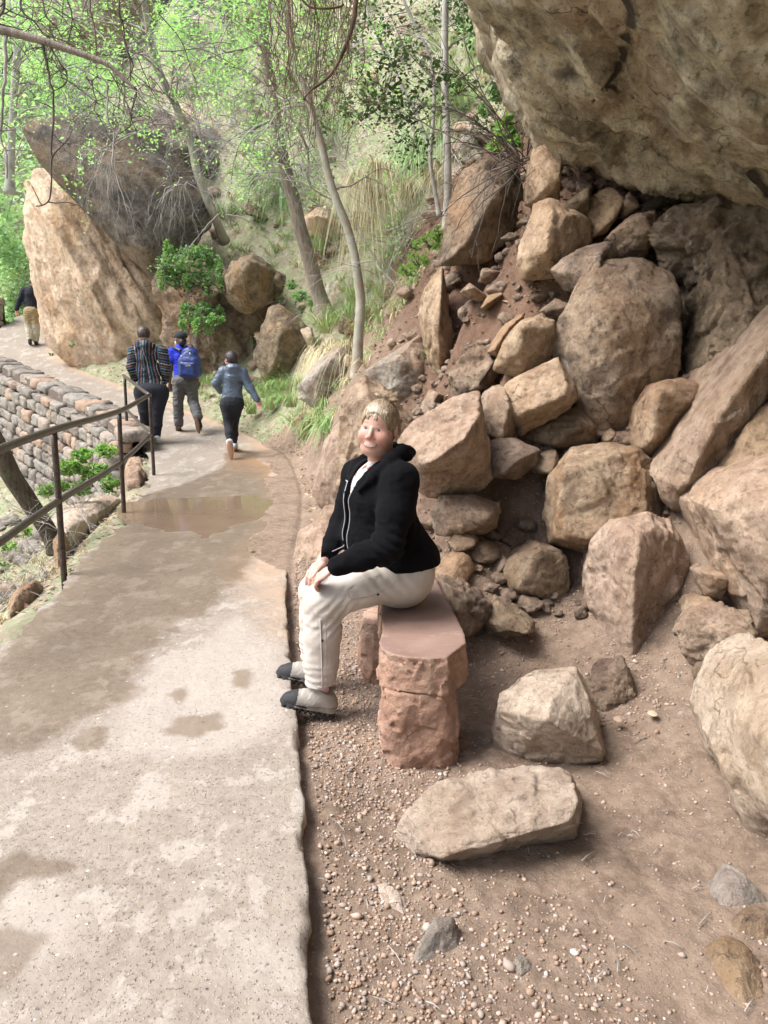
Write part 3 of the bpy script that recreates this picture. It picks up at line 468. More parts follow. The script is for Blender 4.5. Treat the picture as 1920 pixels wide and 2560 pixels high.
for lb, ol, Y, mt in [('dark slab ledge on the hillside right above the leaning rock', [(215, 250), (300, 225), (380, 250), (470, 330), (520, 400), (500, 430), (400, 370), (300, 310)], 19.5, 'varnish'), ('pale slab ledge slanting down the hillside between the trees', [(360, 235), (400, 215), (480, 270), (580, 360), (575, 390), (480, 350)], 20.5, 'leaning'),
                      ('weathered grey slab at the top of the hillside behind the tree trunks', [(450, 130), (520, 110), (600, 190), (610, 260), (520, 240)], 23, 'varnish'), ('grey rock outcrop high on the hillside beside the overhang', [(935, 50), (990, -20), (1060, -30), (1040, 60), (1010, 100), (950, 115)], 17.5, 'grey_rock'),
                      ('round pale boulder on the hillside beside the thin grey trunks', [(985, 300), (1010, 280), (1050, 300), (1060, 350), (1030, 380), (990, 350)], 12.4, 'grey_rock'), ('tan outcrop left of the rough tree trunk', [(470, 590), (500, 560), (560, 570), (640, 600), (660, 660), (600, 690), (500, 670)], 16.3, 'seep'),
                      ('grey boulder at the foot of the rough tree trunk', [(690, 640), (720, 600), (790, 620), (770, 690), (720, 740), (690, 700)], 14.2, 'grey_rock'), ('pinkish outcrop on the bank between the two big trunks', [(640, 480), (700, 440), (740, 480), (735, 560), (690, 590), (650, 560)], 15.5, 'leaning'), ('orange rock hidden between the upper slabs', [(520, 330), (560, 300), (610, 340), (590, 400), (540, 390)], 19.5, 'leaning')]:
    rock(lb, 'A', ol, Y, mt, 1.0, group='rock outcrops on the hillside', cat='rock outcrop', name='rock_outcrop', amp=.08)
# stones left of the path
for lb, fr, ol, Y, mt in [('pale flat ledge rock at the path edge by the nearest railing post', 'L', [(505, 1530), (640, 1450), (900, 1390), (1130, 1345), (1190, 1365), (1100, 1430), (850, 1500), (740, 1620), (650, 1690), (570, 1660)], 8.0, 'pale_slab'),
                          ('small orange stone low beside the nearest railing post', 'L', [(528, 1800), (560, 1725), (650, 1705), (665, 1800), (560, 1870)], 6.6, 'boulder'), ('yellowish stone at the path edge near the left side of the photo', '5', [(36, 390), (90, 330), (170, 298), (188, 325), (110, 400), (40, 440)], 5.25, 'boulder'),
                          ('reddish block at the path edge between the middle posts', 'L', [(1230, 1100), (1400, 1070), (1440, 1140), (1390, 1215), (1250, 1215)], 10.0, 'boulder'), ('pale flat block behind the reddish one by the middle posts', 'L', [(1235, 1010), (1420, 1000), (1432, 1080), (1240, 1100)], 10.5, 'boulder_pale'),
                          ('pale paving stone at the end of the stone wall', 'L', [(1200, 815), (1360, 815), (1395, 900), (1400, 1000), (1230, 1000)], 11.1, 'boulder_pale')]:
    rock(lb, fr, None, 0, mt, sub=5, pts=bed(fr, ol, .07 if Y < 9 else .12, -.14 if Y < 9 else .0, dp=.5), cat='rock', group='loose rocks along the left edge of the path')

# where the fissures of the overhang run: points on its real surface
from mathutils.bvhtree import BVHTree
_o = bpy.data.objects['rock_overhang']; _bv = BVHTree.FromPolygons([tuple(_o.location+v.co) for v in _o.data.vertices], [tuple(p.vertices) for p in _o.data.polygons])
def onrock(fr, x, y):
    d = Vector(ray(fr, x, y)).normalized(); h_ = _bv.ray_cast(Vector((0, 0, CH)), d); return h_[0] if h_[0] is not None else Vector(at(fr, x, y, Y=5))
for (a_, b_, wd), nd in zip([((1040, -20), (1060, 30), .036), ((1060, 30), (1072, 60), .036), ((1072, 60), (1066, 110), .034), ((1066, 110), (1050, 170), .032), ((1050, 170), (1030, 230), .030), ((1030, 230), (1005, 295), .028), ((1005, 295), (988, 330), .022), ((988, 330), (970, 365), .018), ((970, 365), (1020, 392), .009), ((1020, 392), (1080, 415), .008), ((950, 380), (900, 440), .009), ((900, 440), (830, 510), .008), ((1600, 755), (1635, 800), .035), ((1635, 800), (1670, 850), .04)], CRACK[0].crack):
    A_, B_ = onrock('2', *a_), onrock('2', *b_); off = Vector((.045, .045, .045))
    for k in range(3): nd[0].inputs[k].default_value = (A_+off)[k]; nd[1].inputs[k].default_value = (B_-A_)[k]
    nd[2].outputs[0].default_value = wd

rock('unseen tan rock roof added above and behind the viewpoint to block sky light', 'p', None, 0, 'overhang', sub=6, cat='rock overhang', name='light_block_roof', kind='structure', chips=0, amp=.02, freq=5, p=40,  # unseen rock added overhead to block sky light, leaving light from the left
     pts=[(.75, 3.3, 3.75), (.55, 1.5, 3.7), (.5, -1.5, 3.8), (.4, -5, 3.9), (4.2, 3.3, 2.75), (4.2, -5, 2.75), (.8, 3.3, 6), (.4, -5, 6), (5, 3.3, 6), (5, -5, 6)])
rock('unseen tan rock added right of the viewpoint to block light from that side', 'p', None, 0, 'overhang', sub=6, cat='light blocking rock', name='light_block_side', kind='structure', chips=0, amp=.02, freq=5, p=40,  # added out of view, keeps light from reaching the pile from the right
     pts=[(3.3, 2.6, -.4), (3.1, -5, -.4), (3.5, 2.6, 3.4), (3.4, -5, 3.6), (5.2, 2.6, -.4), (5.2, -5, -.4), (5.2, 2.6, 4), (5.2, -5, 4)])
rock('unseen tan rock added behind the viewpoint to block light from the rear', 'p', None, 0, 'overhang', sub=6, cat='light blocking rock', name='light_block_rear', kind='structure', chips=0, amp=.02, freq=5, p=40,  # added out of view, shuts off light from behind the camera
     pts=[(.3, -4.2, -.4), (4, -4, -.4), (.5, -4.4, 4.4), (4, -4, 4.4), (.3, -6, -.4), (4, -6, -.4), (.5, -6, 4.4), (4, -6, 4.4)])
# ---------------------------------------------------------------- ground heights
Lp = np.array([(-1.75, .3), (-2.2, 4.5), (-2.45, 6.5), (-2.72, 8), (-3.1, 10), (-3.55, 11.5), (-4.3, 12.9), (-5.7, 14.6), (-7.5, 16.4), (-9.2, 18), (-10.1, 19.3), (-10.1, 21), (-10.0, 22), (-9.9, 26)])
Rp = np.array([(-.03, .3), (-.25, 2.2), (-.345, 2.87), (-.53, 4.1), (-.72, 5.5), (-.9, 8), (-1.15, 10), (-1.6, 11.8), (-2.6, 13.3), (-4.1, 15.0), (-5.6, 16.4), (-7.3, 18), (-8.1, 19.6), (-8.6, 22), (-8.4, 26)])
def arcpath(P, n, pw=1.6):
    Q = smooth_path(P, 600); s = np.r_[0, np.cumsum(np.linalg.norm(np.diff(Q, axis=0), axis=1))]; t = np.linspace(0, 1, n)**pw*s[-1]
    return np.stack([np.interp(t, s, Q[:, k]) for k in range(2)], 1)
Lc, Rc = arcpath(Lp, 500), arcpath(Rp, 500)
def rbf(C, sm=None):
    C = np.array(C, float); D = np.linalg.norm(C[:, None, :2]-C[None, :, :2], axis=2); wt = np.linalg.solve(D-np.diag(sm if sm is not None else np.full(len(C), .02)), C[:, 2]-C[:, 2].mean())
    def f(x, y):
        x = np.asarray(x, float); o = np.zeros(x.shape)+C[:, 2].mean()
        for k in range(len(C)): o = o+wt[k]*np.hypot(x-C[k, 0], y-C[k, 1])
        return o
    return f
CM = [(*p, PZ(p[1])-.05) for p in list(Lp[:-1])+list(Rp[:-1])]
CM += [(0, 1, -.09), (1, 1, -.08), (2, 1, -.02), (.3, 3, -.09), (1.2, 3, -.05), (0, 4.5, -.07), (.6, 4, -.05), (1., 4, .0), (-.4, 5.5, -.07), (-.55, 7, -.06), (-.3, 2, -.08),
       (2.6, 1.5, .1), (2.2, 2.6, .12), (1.9, 3.2, .08), (1.5, 3.8, .08), (1.1, 4.6, .22), (1.6, 4.7, .45), (.6, 5, .1), (.3, 5.6, .22), (.8, 5.9, .7), (1.4, 5.7, 1.1), (-.1, 6.3, .2), (.2, 7, .8), (.8, 7, 1.5),
       (1.5, 6.6, 1.9), (2.5, 6, 2.2), (2.2, 4.6, .8), (3, 4, 1.2), (3, 2.5, .5), (5, 3, 1.5), (5, 0, 1), (0, -3, 0), (-1.5, 1, -.08), (3, -3, .3), (-.5, 8.3, .1), (-.75, 10, .15)]
for px, py, Y in [(891, 943, 9.5), (1000, 800, 10.5), (1100, 500, 12), (1150, 200, 15), (900, 300, 17), (700, 100, 22), (500, 400, 19.5), (300, 330, 23), (820, 798, 13.6), (720, 1000, 13.6), (780, 1060, 10.8), (830, 1000, 9.3), (950, 900, 8.8),
                  (1050, 800, 8.4), (1150, 650, 8.4), (1300, 400, 9), (640, 900, 15.5), (560, 820, 17), (450, 720, 18.5), (620, 600, 17.5), (1000, 0, 19), (600, -300, 28), (1200, -300, 20), (300, 0, 31), (200, -300, 40), (60, 300, 36), (-300, 500, 40), (1600, 0, 13), (2400, 0, 15), (-600, -300, 60), (60, 720, 27), (110, 620, 30), (-60, 700, 28)]:
    CM.append(tuple(at('p', px, py, Y=Y)))
CL = [(-2.6, 2, -.5), (-3.0, 5, -.5), (-3.2, 7, -.5), (-3.6, 9, -.55), (-3.9, 10.5, -.55), (-4.6, 6, -1.3), (-5, 9, -1.3), (-5.2, 12, -1.3), (-7, 13.5, -1.5), (-10, 15.5, -1.4), (-13, 17, -1.2), (-8, 6, -2.6), (-15, 10, -4), (-5, 2, -2), (-20, 18, -2), (-5, -2, -2),
      (-14, 22, .5), (-14, 26, 2.4), (-22, 30, 5), (-14, 34, 9), (-30, 40, 14), (-40, 30, 8), (-30, 10, -4), (-12, 42, 16), (-30, 60, 30), (-11, 26, 2.2)]
SMO = [.02]*len(CM)
for c, e in ROCKC:      # soil between the stones of the pile
    if 4.3 < c[1] < 9.5 and c[0] < 2.4 and c[2] > .12: CM.append((c[0], c[1]+e[1]*.45, c[2]+e[2]*.35)); SMO.append(.07)
fM, fL = rbf(CM, np.array(SMO)), rbf(CL)
def side(x, y):
    """signed distance beyond the path's left edge (positive = outside, to the left)"""
    sh = np.asarray(x).shape; x = np.ravel(x); y = np.ravel(y); C = Lc[::6]; o = np.empty(len(x))
    for i in range(0, len(x), 20000):
        dx = x[i:i+20000, None]-C[None, :, 0]; dy = y[i:i+20000, None]-C[None, :, 1]; k = np.argmin(dx*dx+dy*dy, axis=1); k = np.clip(k, 1, len(C)-2); T = C[k+1]-C[k-1]
        cr = T[:, 0]*(y[i:i+20000]-C[k, 1])-T[:, 1]*(x[i:i+20000]-C[k, 0]); o[i:i+20000] = cr/np.linalg.norm(T, axis=1)
    return o.reshape(sh)
def inside(poly, x, y):
    """signed distance to a polygon, negative inside"""
    poly = np.asarray(poly, float); d = np.full(x.shape, 1e9); ins = np.zeros(x.shape, bool)
    for k in range(len(poly)):
        a, b = poly[k-1], poly[k]; e = b-a; t = np.clip(((x-a[0])*e[0]+(y-a[1])*e[1])/(e@e+1e-12), 0, 1); d = np.minimum(d, np.hypot(x-a[0]-t*e[0], y-a[1]-t*e[1]))
        c = ((a[1] <= y) & (b[1] > y)) | ((b[1] <= y) & (a[1] > y)); xi = a[0]+(y-a[1])/(b[1]-a[1]+1e-12)*(b[0]-a[0]); ins ^= c & (x < xi)
    return np.where(ins, -d, d)
PATHPOLY = np.concatenate([Lc[::8], Rc[::-8]])
def sstep(a, b, x): t = np.clip((x-a)/(b-a), 0, 1); return t*t*(3-2*t)
def H(x, y, det=True):
    x = np.asarray(x, float); y = np.asarray(y, float); s = side(x, y); far = sstep(20, 25, y)
    k = sstep(.12, .75, s)*(1-far)*(1-sstep(11, 12, y))+sstep(.25, .5, s)*(1-far)*sstep(11, 12, y)+far*sstep(-1, 3, s)
    z = fM(x, y)*(1-k)+fL(x, y)*k
    if det:
        P = np.stack([x, y, z*0], -1); dp = inside(PATHPOLY, x, y); am = sstep(.1, 1.5, dp)*(.25+.75*sstep(5.5, 9, y)*1.); fr = sstep(0, 6, y-6)
        z = z+am*(fbm(P*.9, 4, 3)*.28*(.3+fr))+am*fbm(P*3.5, 4, 8, ridge=True)*.07; pm = sstep(.15, .5, z)*sstep(-.6, .3, x)*(1-sstep(8, 9.5, y))*sstep(3.8, 4.6, y); z = z+pm*(fbm(P*3, 5, 18, .6)*.16+fbm(P*11, 4, 28, .6)*.05)
        ov = (s < -.8)*sstep(4.9, 6.4, y)*(1-sstep(11.3, 12.6, y)); nz = fbm(P*2.2, 4, 66)*.22+fbm(P*9, 3, 67)*.05
        z = z*(1-ov*sstep(.6, .05, dp))+(PZ(y)+.014+.03*np.clip(dp+.15, 0, .6))*ov*sstep(.6, .05, dp)
        z = np.where(dp < -.035-ov*(.325+nz), np.minimum(z, PZ(y)-.13), z)
    return z
def grid(xs, ys, name, mat, zf, skirt=0, **k):
    X, Y = np.meshgrid(xs, ys); Z = zf(X, Y); V = np.stack([X, Y, Z], -1).reshape(-1, 3); n, m = X.shape
    i = np.arange(n-1)[:, None]*m+np.arange(m-1)[None]; Q = np.stack([i, i+1, i+m+1, i+m], -1).reshape(-1, 4)
    return mesh(name, V, Q, mat, origin=(0, 0, 0), **k)
def spaced(a, b, c, d0, g):
    """positions around c with spacing d0 growing outwards"""
    o = [c]; d = d0
    while o[-1] < b: o.append(o[-1]+d); d *= g
    q = [c]; d = d0
    while q[-1] > a: q.append(q[-1]-d); d *= g
    return np.array(q[:0:-1]+o)
NEAR = (-2.1, 3.4, .3, 12.6)
def zc(X, Y):
    Z = H(X, Y); m = (X > NEAR[0]-.0) & (X < NEAR[1]) & (Y > NEAR[2]) & (Y < NEAR[3]); return np.where(m, Z-.12, Z)
xs = spaced(-75, 60, -1.5, .11, 1.012); ys = np.concatenate([np.arange(-12, 2, 1.), np.arange(2, 24, .13), spaced(24, 110, 24, .2, 1.03)])
tag(grid(xs, ys, 'hillside', M['soil'], zc), kind='structure')
def zd(X, Y):
    Z = H(X, Y); P = np.stack([X, Y, X*0], -1); s = np.array([np.interp(y, Rc[:, 1], Rc[:, 0]) for y in Y[:, 0]])[:, None]
    q_ = 1-.8*sstep(5, 6.5, Y)*sstep(.9, .3, X-s); Z = Z+q_*(fbm(P*4, 5, 21)*.022+fbm(P*14, 4, 31)*.010+np.maximum(0, fbm(P*30, 3, 41))*.010); g = np.exp(-((X-s-.03)/.035)**2)*.02; Z = Z-g+.035*sstep(.3, .05, X-s)*sstep(.02,.08,X-s)*0
    dp = X-s; Z = np.where((dp < -.035) & (Y < 5), np.minimum(PZ(Y)-.14, Z), Z); e = np.minimum.reduce([NEAR[1]-X, NEAR[3]-Y]); return Z-.25*(1-sstep(0, .25, e))
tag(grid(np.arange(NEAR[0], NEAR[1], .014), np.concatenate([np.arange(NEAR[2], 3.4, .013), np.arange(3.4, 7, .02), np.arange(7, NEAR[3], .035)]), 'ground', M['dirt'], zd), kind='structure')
# ---------------------------------------------------------------- concrete path
n, m = 900, 170
La, Ra = arcpath(Lp, n, 1.75), arcpath(Rp, n, 1.75)
u = np.linspace(0, 1, m)[None, :, None]; G = La[:, None]*(1-u)+Ra[:, None]*u
ed = fbm(np.stack([G[:, :, 0]*0, G[:, :, 1]*7, G[:, :, 0]*0], -1), 5, 77)*.014+fbm(np.stack([G[:, :, 0]*0, G[:, :, 1]*14, G[:, :, 0]*0], -1), 3, 7)*.005
G[:, :, 0] += ed*(u[:, :, 0]**12); G[:, :, 0] += 3*fbm(np.stack([G[:, :, 0]*0, G[:, :, 1]*3, G[:, :, 0]*0], -1), 4, 7)*.05*((1-u[:, :, 0])**12)
X, Y = G[..., 0], G[..., 1]; P = np.stack([X, Y, X*0], -1); Z = PZ(Y)+fbm(P*1.5, 3, 5)*.008+fbm(P*18, 3, 6)*.0022
pud = np.array([at('A', a, b, z=.0)[:2] for a, b in [(268, 1112), (285, 1092), (330, 1078), (420, 1074), (540, 1069), (588, 1080), (596, 1100), (560, 1122), (500, 1135), (480, 1150), (440, 1160), (405, 1148), (340, 1143), (290, 1132)]]); pdm = inside(pud, X, Y); Z = np.where(pdm < .9, Z*sstep(.0, .9, pdm)+.0*Z-.010*sstep(.12, -.12, -pdm*-1)*0-.009*(1-sstep(-.14, .10, pdm+.10*fbm(P*5, 4, 12))), Z)
chip = np.clip(fbm(np.stack([Y*9, Y*0, Y*0], -1), 4, 55)-.12, 0, 1)*.05; Z -= (chip+.003)*sstep(.985, 1., u[:, :, 0])
def ppoly(pts, fr='A'): return [onpath(fr, *q)[:2] for q in pts]
def mask(polys, soft, fr='A'):
    o = np.zeros(X.shape)
    for q in polys: o = np.maximum(o, np.clip(.5-inside(ppoly(q, fr), X, Y)/soft, 0, 1))
    return o
wet = mask([[(290, 1075), (200, 1180), (130, 1270), (70, 1330), (0, 1400), (-120, 1500), (-120, 1650), (60, 1625), (160, 1560), (230, 1540), (290, 1480), (320, 1400), (440, 1330), (500, 1260), (590, 1180), (610, 1110), (575, 985), (500, 960), (480, 1010)]], .42)
wet = np.maximum(wet, mask([[(150, 1600), (190, 1565), (240, 1565), (235, 1620), (170, 1625)], [(350, 1580), (390, 1545), (470, 1540), (480, 1570), (410, 1600)], [(360, 1500), (400, 1480), (420, 1500), (390, 1520)], [(500, 1450), (550, 1440), (540, 1490), (500, 1485)],
                            [(-60, 1860), (60, 1840), (150, 1850), (210, 1870), (120, 1905), (60, 1910), (10, 1960), (-60, 1980)], [(-60, 2000), (60, 1995), (110, 2030), (60, 2120), (-60, 2170)]], .16)*.85)
pale = mask([[(250, 1530), (320, 1430), (420, 1400), (510, 1330), (600, 1400), (608, 1560), (500, 1628), (380, 1640), (235, 1632), (250, 1590)], [(0, 1990), (60, 1925), (130, 1920), (190, 1980), (120, 2060), (60, 2090), (-40, 2100)], [(470, 2080), (520, 2020), (590, 2010), (650, 2070), (610, 2120), (530, 2130)], [(0, 1200), (0, 1330), (90, 1250), (180, 1180), (130, 1160)]], .12)
sand = mask([[(500, 1000), (560, 935), (620, 930), (700, 1000), (720, 1130), (640, 1230), (620, 1370), (560, 1280), (520, 1230), (620, 1100), (590, 1040)]], .5)
sand = np.maximum(sand, sstep(.80, .97, u[:, :, 0])*sstep(4.2, 6.5, Y)*1.0)
zb = np.stack([Ra[:, 0], Ra[:, 1], PZ(Ra[:, 1])-.2], -1); V = np.stack([X, Y, Z], -1)
rows = [V]; last = V[:, -1]
for k in range(1, 7):
    q = last.copy(); q[:, 2] -= .035*k; q[:, 0] += -.006+fbm(np.c_[q[:, 1]*10, np.full(n, k*.8), q[:, 1]*0], 4, 9)*.022; rows.append(q[:, None])
V = np.concatenate(rows, 1); mm = V.shape[1]; i = np.arange(n-1)[:, None]*mm+np.arange(mm-1)[None]; Q = np.stack([i, i+1, i+mm+1, i+mm], -1).reshape(-1, 4)
def ext(a, v=None): return np.concatenate([a, np.repeat(a[:, -1:] if v is None else a[:, -1:]*0+v, mm-m, 1)], 1).ravel()
tag(mesh('path', V.reshape(-1, 3), Q, M['path'], origin=(0, 0, 0), attrs={'wet': ext(wet, 0), 'pale': ext(pale, 0), 'sand': ext(sand, .7)}), kind='structure')
po = np.array([at('A', a, b, z=.0)[:2] for a, b in [(268, 1112), (285, 1092), (330, 1078), (420, 1074), (540, 1069), (588, 1080), (596, 1100), (560, 1122), (500, 1135), (480, 1150), (440, 1160), (405, 1148), (340, 1143), (290, 1132)]])
po = smooth_path(np.vstack([po, po[:1]]), 160)[:-1]; c = po.mean(0); th = np.arange(len(po)); po = c+(po-c)*(1+.09*fbm(np.c_[po*9, po[:, 0]*0], 4, 3)[:, None])
V = np.concatenate([np.c_[c+(po-c)*s_*1.10, np.full(len(po), -.0035)] for s_ in (1, .6, .25)]+[np.array([[*c, -.0035]])]); k = len(po); j = np.arange(k); jn = (j+1) % k
tag(mesh('water', V, [np.concatenate([np.stack([j+a*k, jn+a*k, jn+(a+1)*k, j+(a+1)*k], -1) for a in (0, 1)]), np.stack([j+2*k, jn+2*k, j*0+3*k], -1)], M['water']), kind='structure')
# ---------------------------------------------------------------- masonry retaining wall
def wall(name, C, label, htop=.34, depth=2.3, side_=-1, th=.42, seed=2, cap=True, zref=None):
    """C: plan curve of the inner edge; stones laid in courses on the outer face"""
    r = np.random.RandomState(seed); Cq = arcpath(C, 400, 1); s = np.r_[0, np.cumsum(np.linalg.norm(np.diff(Cq, axis=0), axis=1))]; L = s[-1]
    def fr_(t):
        p = np.array([np.interp(t, s, Cq[:, k]) for k in (0, 1)]); q = np.array([np.interp(min(t+.05, L), s, Cq[:, k]) for k in (0, 1)]); p0 = np.array([np.interp(max(t-.05, 0), s, Cq[:, k]) for k in (0, 1)])
        T = (q-p0)/np.linalg.norm(q-p0); return p, T, np.array((-T[1], T[0]))
    S, Fc = ico(3); S8 = S/((np.abs(S)**11).sum(1)**(1/11))[:, None]
    mb = MB(); z = 0; course = 0; hs = []
    while z < depth:
        h = r.uniform(.15, .26) if course else .2; t = 0
        while t < L:
            wd = r.uniform(.25, .62) if course else r.uniform(.35, .7); p, T, Nn = fr_(min(t+wd/2, L)); hh = h*r.uniform(.9, 1.06); top = (PZ(p[1]) if zref is None else zref)+htop
            off = (th if course else th*.5+.03)+z*.07+r.uniform(-.035, .035); dd = .16 if course else th*.62
            V = S8*np.array((wd/2*.97, dd, hh/2*.97)); a = r.uniform(-.06, .06); V = V+.042*fbm(V*6+r.uniform(0, 99, 3), 4, 4, .6)[:, None]*S*1.5
            ro = np.array([[np.cos(a), -np.sin(a)], [np.sin(a), np.cos(a)]]); V[:, [0, 2]] = V[:, [0, 2]]@ro.T; sl_ = (PZ(fr_(min(t+wd, L))[0][1])-PZ(p[1]))/max(wd/2, .1)*.9 if zref is None else 0
            W = np.zeros_like(V); c = p+Nn*side_*-1*(off-dd*.5); W[:, :2] = c+V[:, :1]*T+V[:, 1:2]*Nn; W[:, 2] = V[:, 2]+top-z-h/2+V[:, 0]*np.clip(sl_, -.5, .5); mb.add(W, Fc); t += wd
        z += h; course += 1
    o = mb.build(name, M['masonry']); tag(o, label, 'wall')
    mb2 = MB(); pts = np.array([fr_(t)[0] for t in np.linspace(0.03, L, 80)]); Nn = np.array([fr_(t)[2] for t in np.linspace(.03, L, 80)]); tz = (PZ(pts[:, 1]) if zref is None else pts[:, 1]*0+zref)+htop-.06
    rows = [np.c_[pts+Nn*.06, tz], np.c_[pts-Nn*side_*(th-.07), tz], np.c_[pts-Nn*side_*(th-.07+depth*.07), tz-depth]]; rows[0] = np.c_[pts, tz]; n_ = len(pts)
    V = np.concatenate([np.c_[pts, tz-.9]]+rows); i = np.arange(n_-1); mb2.add(V, np.concatenate([np.stack([i+a*n_, i+1+a*n_, i+1+(a+1)*n_, i+(a+1)*n_], -1) for a in range(3)]))
    mb2.build('mortar', M['mortar'], o); return o
WL = Lc[(Lc[:, 1] > 11.75) & (Lc[:, 1] < 19.5)]
wall('stone_wall', WL[::8], 'long dry stone retaining wall curving along the outer edge of the path', side_=-1)
wall('stone_wall', [(-10.15, 21.3), (-10.8, 21.2), (-12.5, 20.6), (-14, 20)], 'short low brown stone wall beside the farthest bend of the path, near the man in khaki trousers', htop=.62, depth=1.6, th=.4, seed=8)
# loose rubble: many small rocks as one mass
protos = []
for k in range(10):
    q = RN.normal(size=(14, 3)); q /= np.linalg.norm(q, axis=1)[:, None]; q *= (1, .75, .6); protos.append(rock_arrays(q, 3, 3, .09, 2.2, .6, 24, k+3))
def scatter(mb, x, y, size, sink=.3, zf=H, zadd=0):
    z = zf(x, y)
    for i in range(len(x)):
        V, Fc = protos[rnd.randrange(10)]; R = np.array(Matrix.Rotation(rnd.uniform(0, 6.3), 3, 'Z')@Matrix.Rotation(rnd.uniform(-.4, .4), 3, 'X')); s = size[i]
        mb.add(V@R.T*s*np.array([1, rnd.uniform(.8, 1.2), rnd.uniform(.7, 1.1)])+[x[i], y[i], z[i]+s*(.6-sink*1.2)+zadd], Fc)
mb = MB(); x = RN.uniform(-.1, 2.6, 1100); y = RN.uniform(4.2, 8.4, 1100); k = (H(x, y, False) > .12) | (x > 1.2); x, y = x[k], y[k]
scatter(mb, x, y, RN.gamma(2., .025, len(x)).clip(.015, .17)+.01, .2); tag(mb.build('rubble', M['boulder_dark'], origin=(0, 0, 0)), 'loose brown rubble filling the gaps of the rock pile', 'rubble', kind='stuff')
mb = MB(); x = RN.uniform(-8, 5, 900); y = RN.uniform(8.5, 24, 900); d = inside(PATHPOLY, x, y); k = (d > .5) & (side(x, y) < 0); x, y = x[k], y[k]
scatter(mb, x, y, RN.gamma(2., .05, len(x)).clip(.03, .4), .3); tag(mb.build('hillside_rubble', M['boulder_pale'], origin=(0, 0, 0)), 'small pale stones strewn over the hillside', 'rubble', kind='stuff')
mb = MB(); x = RN.uniform(-9, -3.2, 420); y = RN.uniform(4, 14, 420); d = side(x, y); k = (d > .45) & (d < 5); x, y = x[k], y[k]
scatter(mb, x, y, RN.uniform(.05, .26, len(x)), .3); tag(mb.build('fallen_rubble', M['masonry'], origin=(0, 0, 0)), 'fallen stones and scree below the retaining wall', 'rubble', kind='stuff')
# gravel
S1, F1 = ico(1); mb = MB(); N_ = 36000
x = RN.uniform(-.75, 2.6, N_*2); y = .9+5.2*RN.uniform(0, 1, N_*2)**1.35; e = np.interp(y, Rc[:, 1], Rc[:, 0]); Pn = np.stack([x, y, x*0], -1); dens = fbm(Pn*1.7, 4, 91)
near = np.exp(-((x-e-.25)/.22)**2); pr = np.clip(.34+dens*1.3+near*.9, .06, 1)*np.where(x > 1.15+.1*y, .6, 1); k = (RN.uniform(size=len(x)) < pr) & (x > e+.05); x, y = x[k][:N_], y[k][:N_]; n = len(x)
def zdp(x, y):
    P = np.stack([x, y, x*0], -1); return H(x, y)+fbm(P*4, 5, 21)*.022+fbm(P*14, 4, 31)*.010+np.maximum(0, fbm(P*30, 3, 41))*.010
z = zdp(x, y); s = RN.gamma(3., .0012, n)+.0022; s = np.where(RN.uniform(size=n) < .012, s*2.2, s); sh = RN.uniform(.55, 1.2, (n, 1, 3)); sh[:, :, 2] *= .75
V = S1[None]*sh*s[:, None, None]*(1+.22*RN.normal(size=(n, len(S1), 1)).clip(-1.5, 1.5)); a = RN.uniform(0, 6.3, n); ca, sa = np.cos(a)[:, None], np.sin(a)[:, None]
V = np.stack([V[..., 0]*ca-V[..., 1]*sa, V[..., 0]*sa+V[..., 1]*ca, V[..., 2]], -1)+np.stack([x, y, z+s*.25], -1)[:, None]
Fa = (F1[None]+np.arange(n)[:, None, None]*len(S1)).reshape(-1, 3); tag(mesh('gravel', V.reshape(-1, 3), Fa, M['pebble'], smooth=True, origin=(0, 0, 0)), 'small rounded gravel scattered over the reddish dirt', 'gravel', kind='stuff')

# middling stones that fill the pile, each on its own
x = RN.uniform(.0, 2.4, 400); y = RN.uniform(4.5, 8, 400); z = H(x, y, False); k = (z > .2) & (z < 2.6); x, y = x[k], y[k]; z = H(x, y); done = []
for i in range(len(x)):
    s = rnd.uniform(.08, .17)
    if any(np.hypot(x[i]-a, y[i]-b) < (s+c_)*1.25 for a, b, c_ in done) or any(abs(x[i]-c_[0]) < e_[0]*.8 and abs(y[i]-c_[1]) < e_[1]*.9+.1 for c_, e_ in ROCKC): continue
    done.append((x[i], y[i], s)); q = RN.normal(size=(11, 3)); q /= np.linalg.norm(q, axis=1)[:, None]; q *= np.array((rnd.uniform(.9, 1.5), 1, rnd.uniform(.6, 1)))*s; q += [x[i], y[i]-.03, z[i]+s*.15]
    V, Fc = rock_arrays(q, 4, 5, .05, 2.4, .6, 90, i+7, (.75, .93)); mk, dk = rnd.choice((('boulder', 'tan'), ('boulder_dark', 'dark brown'), ('boulder_white', 'white crusted'))); tag(mesh('filler_rock', V, Fc, M[mk]), f"{'larger' if s > .125 else 'smaller'} {dk} stone lodged in soil {'high in' if z[i] > 1.2 else 'low in'} the rock pile, {'toward the trees' if x[i] < .9 else 'under the overhang'}", 'rock', 'middling stones filling the rock pile')
    if len(done) > 60: break

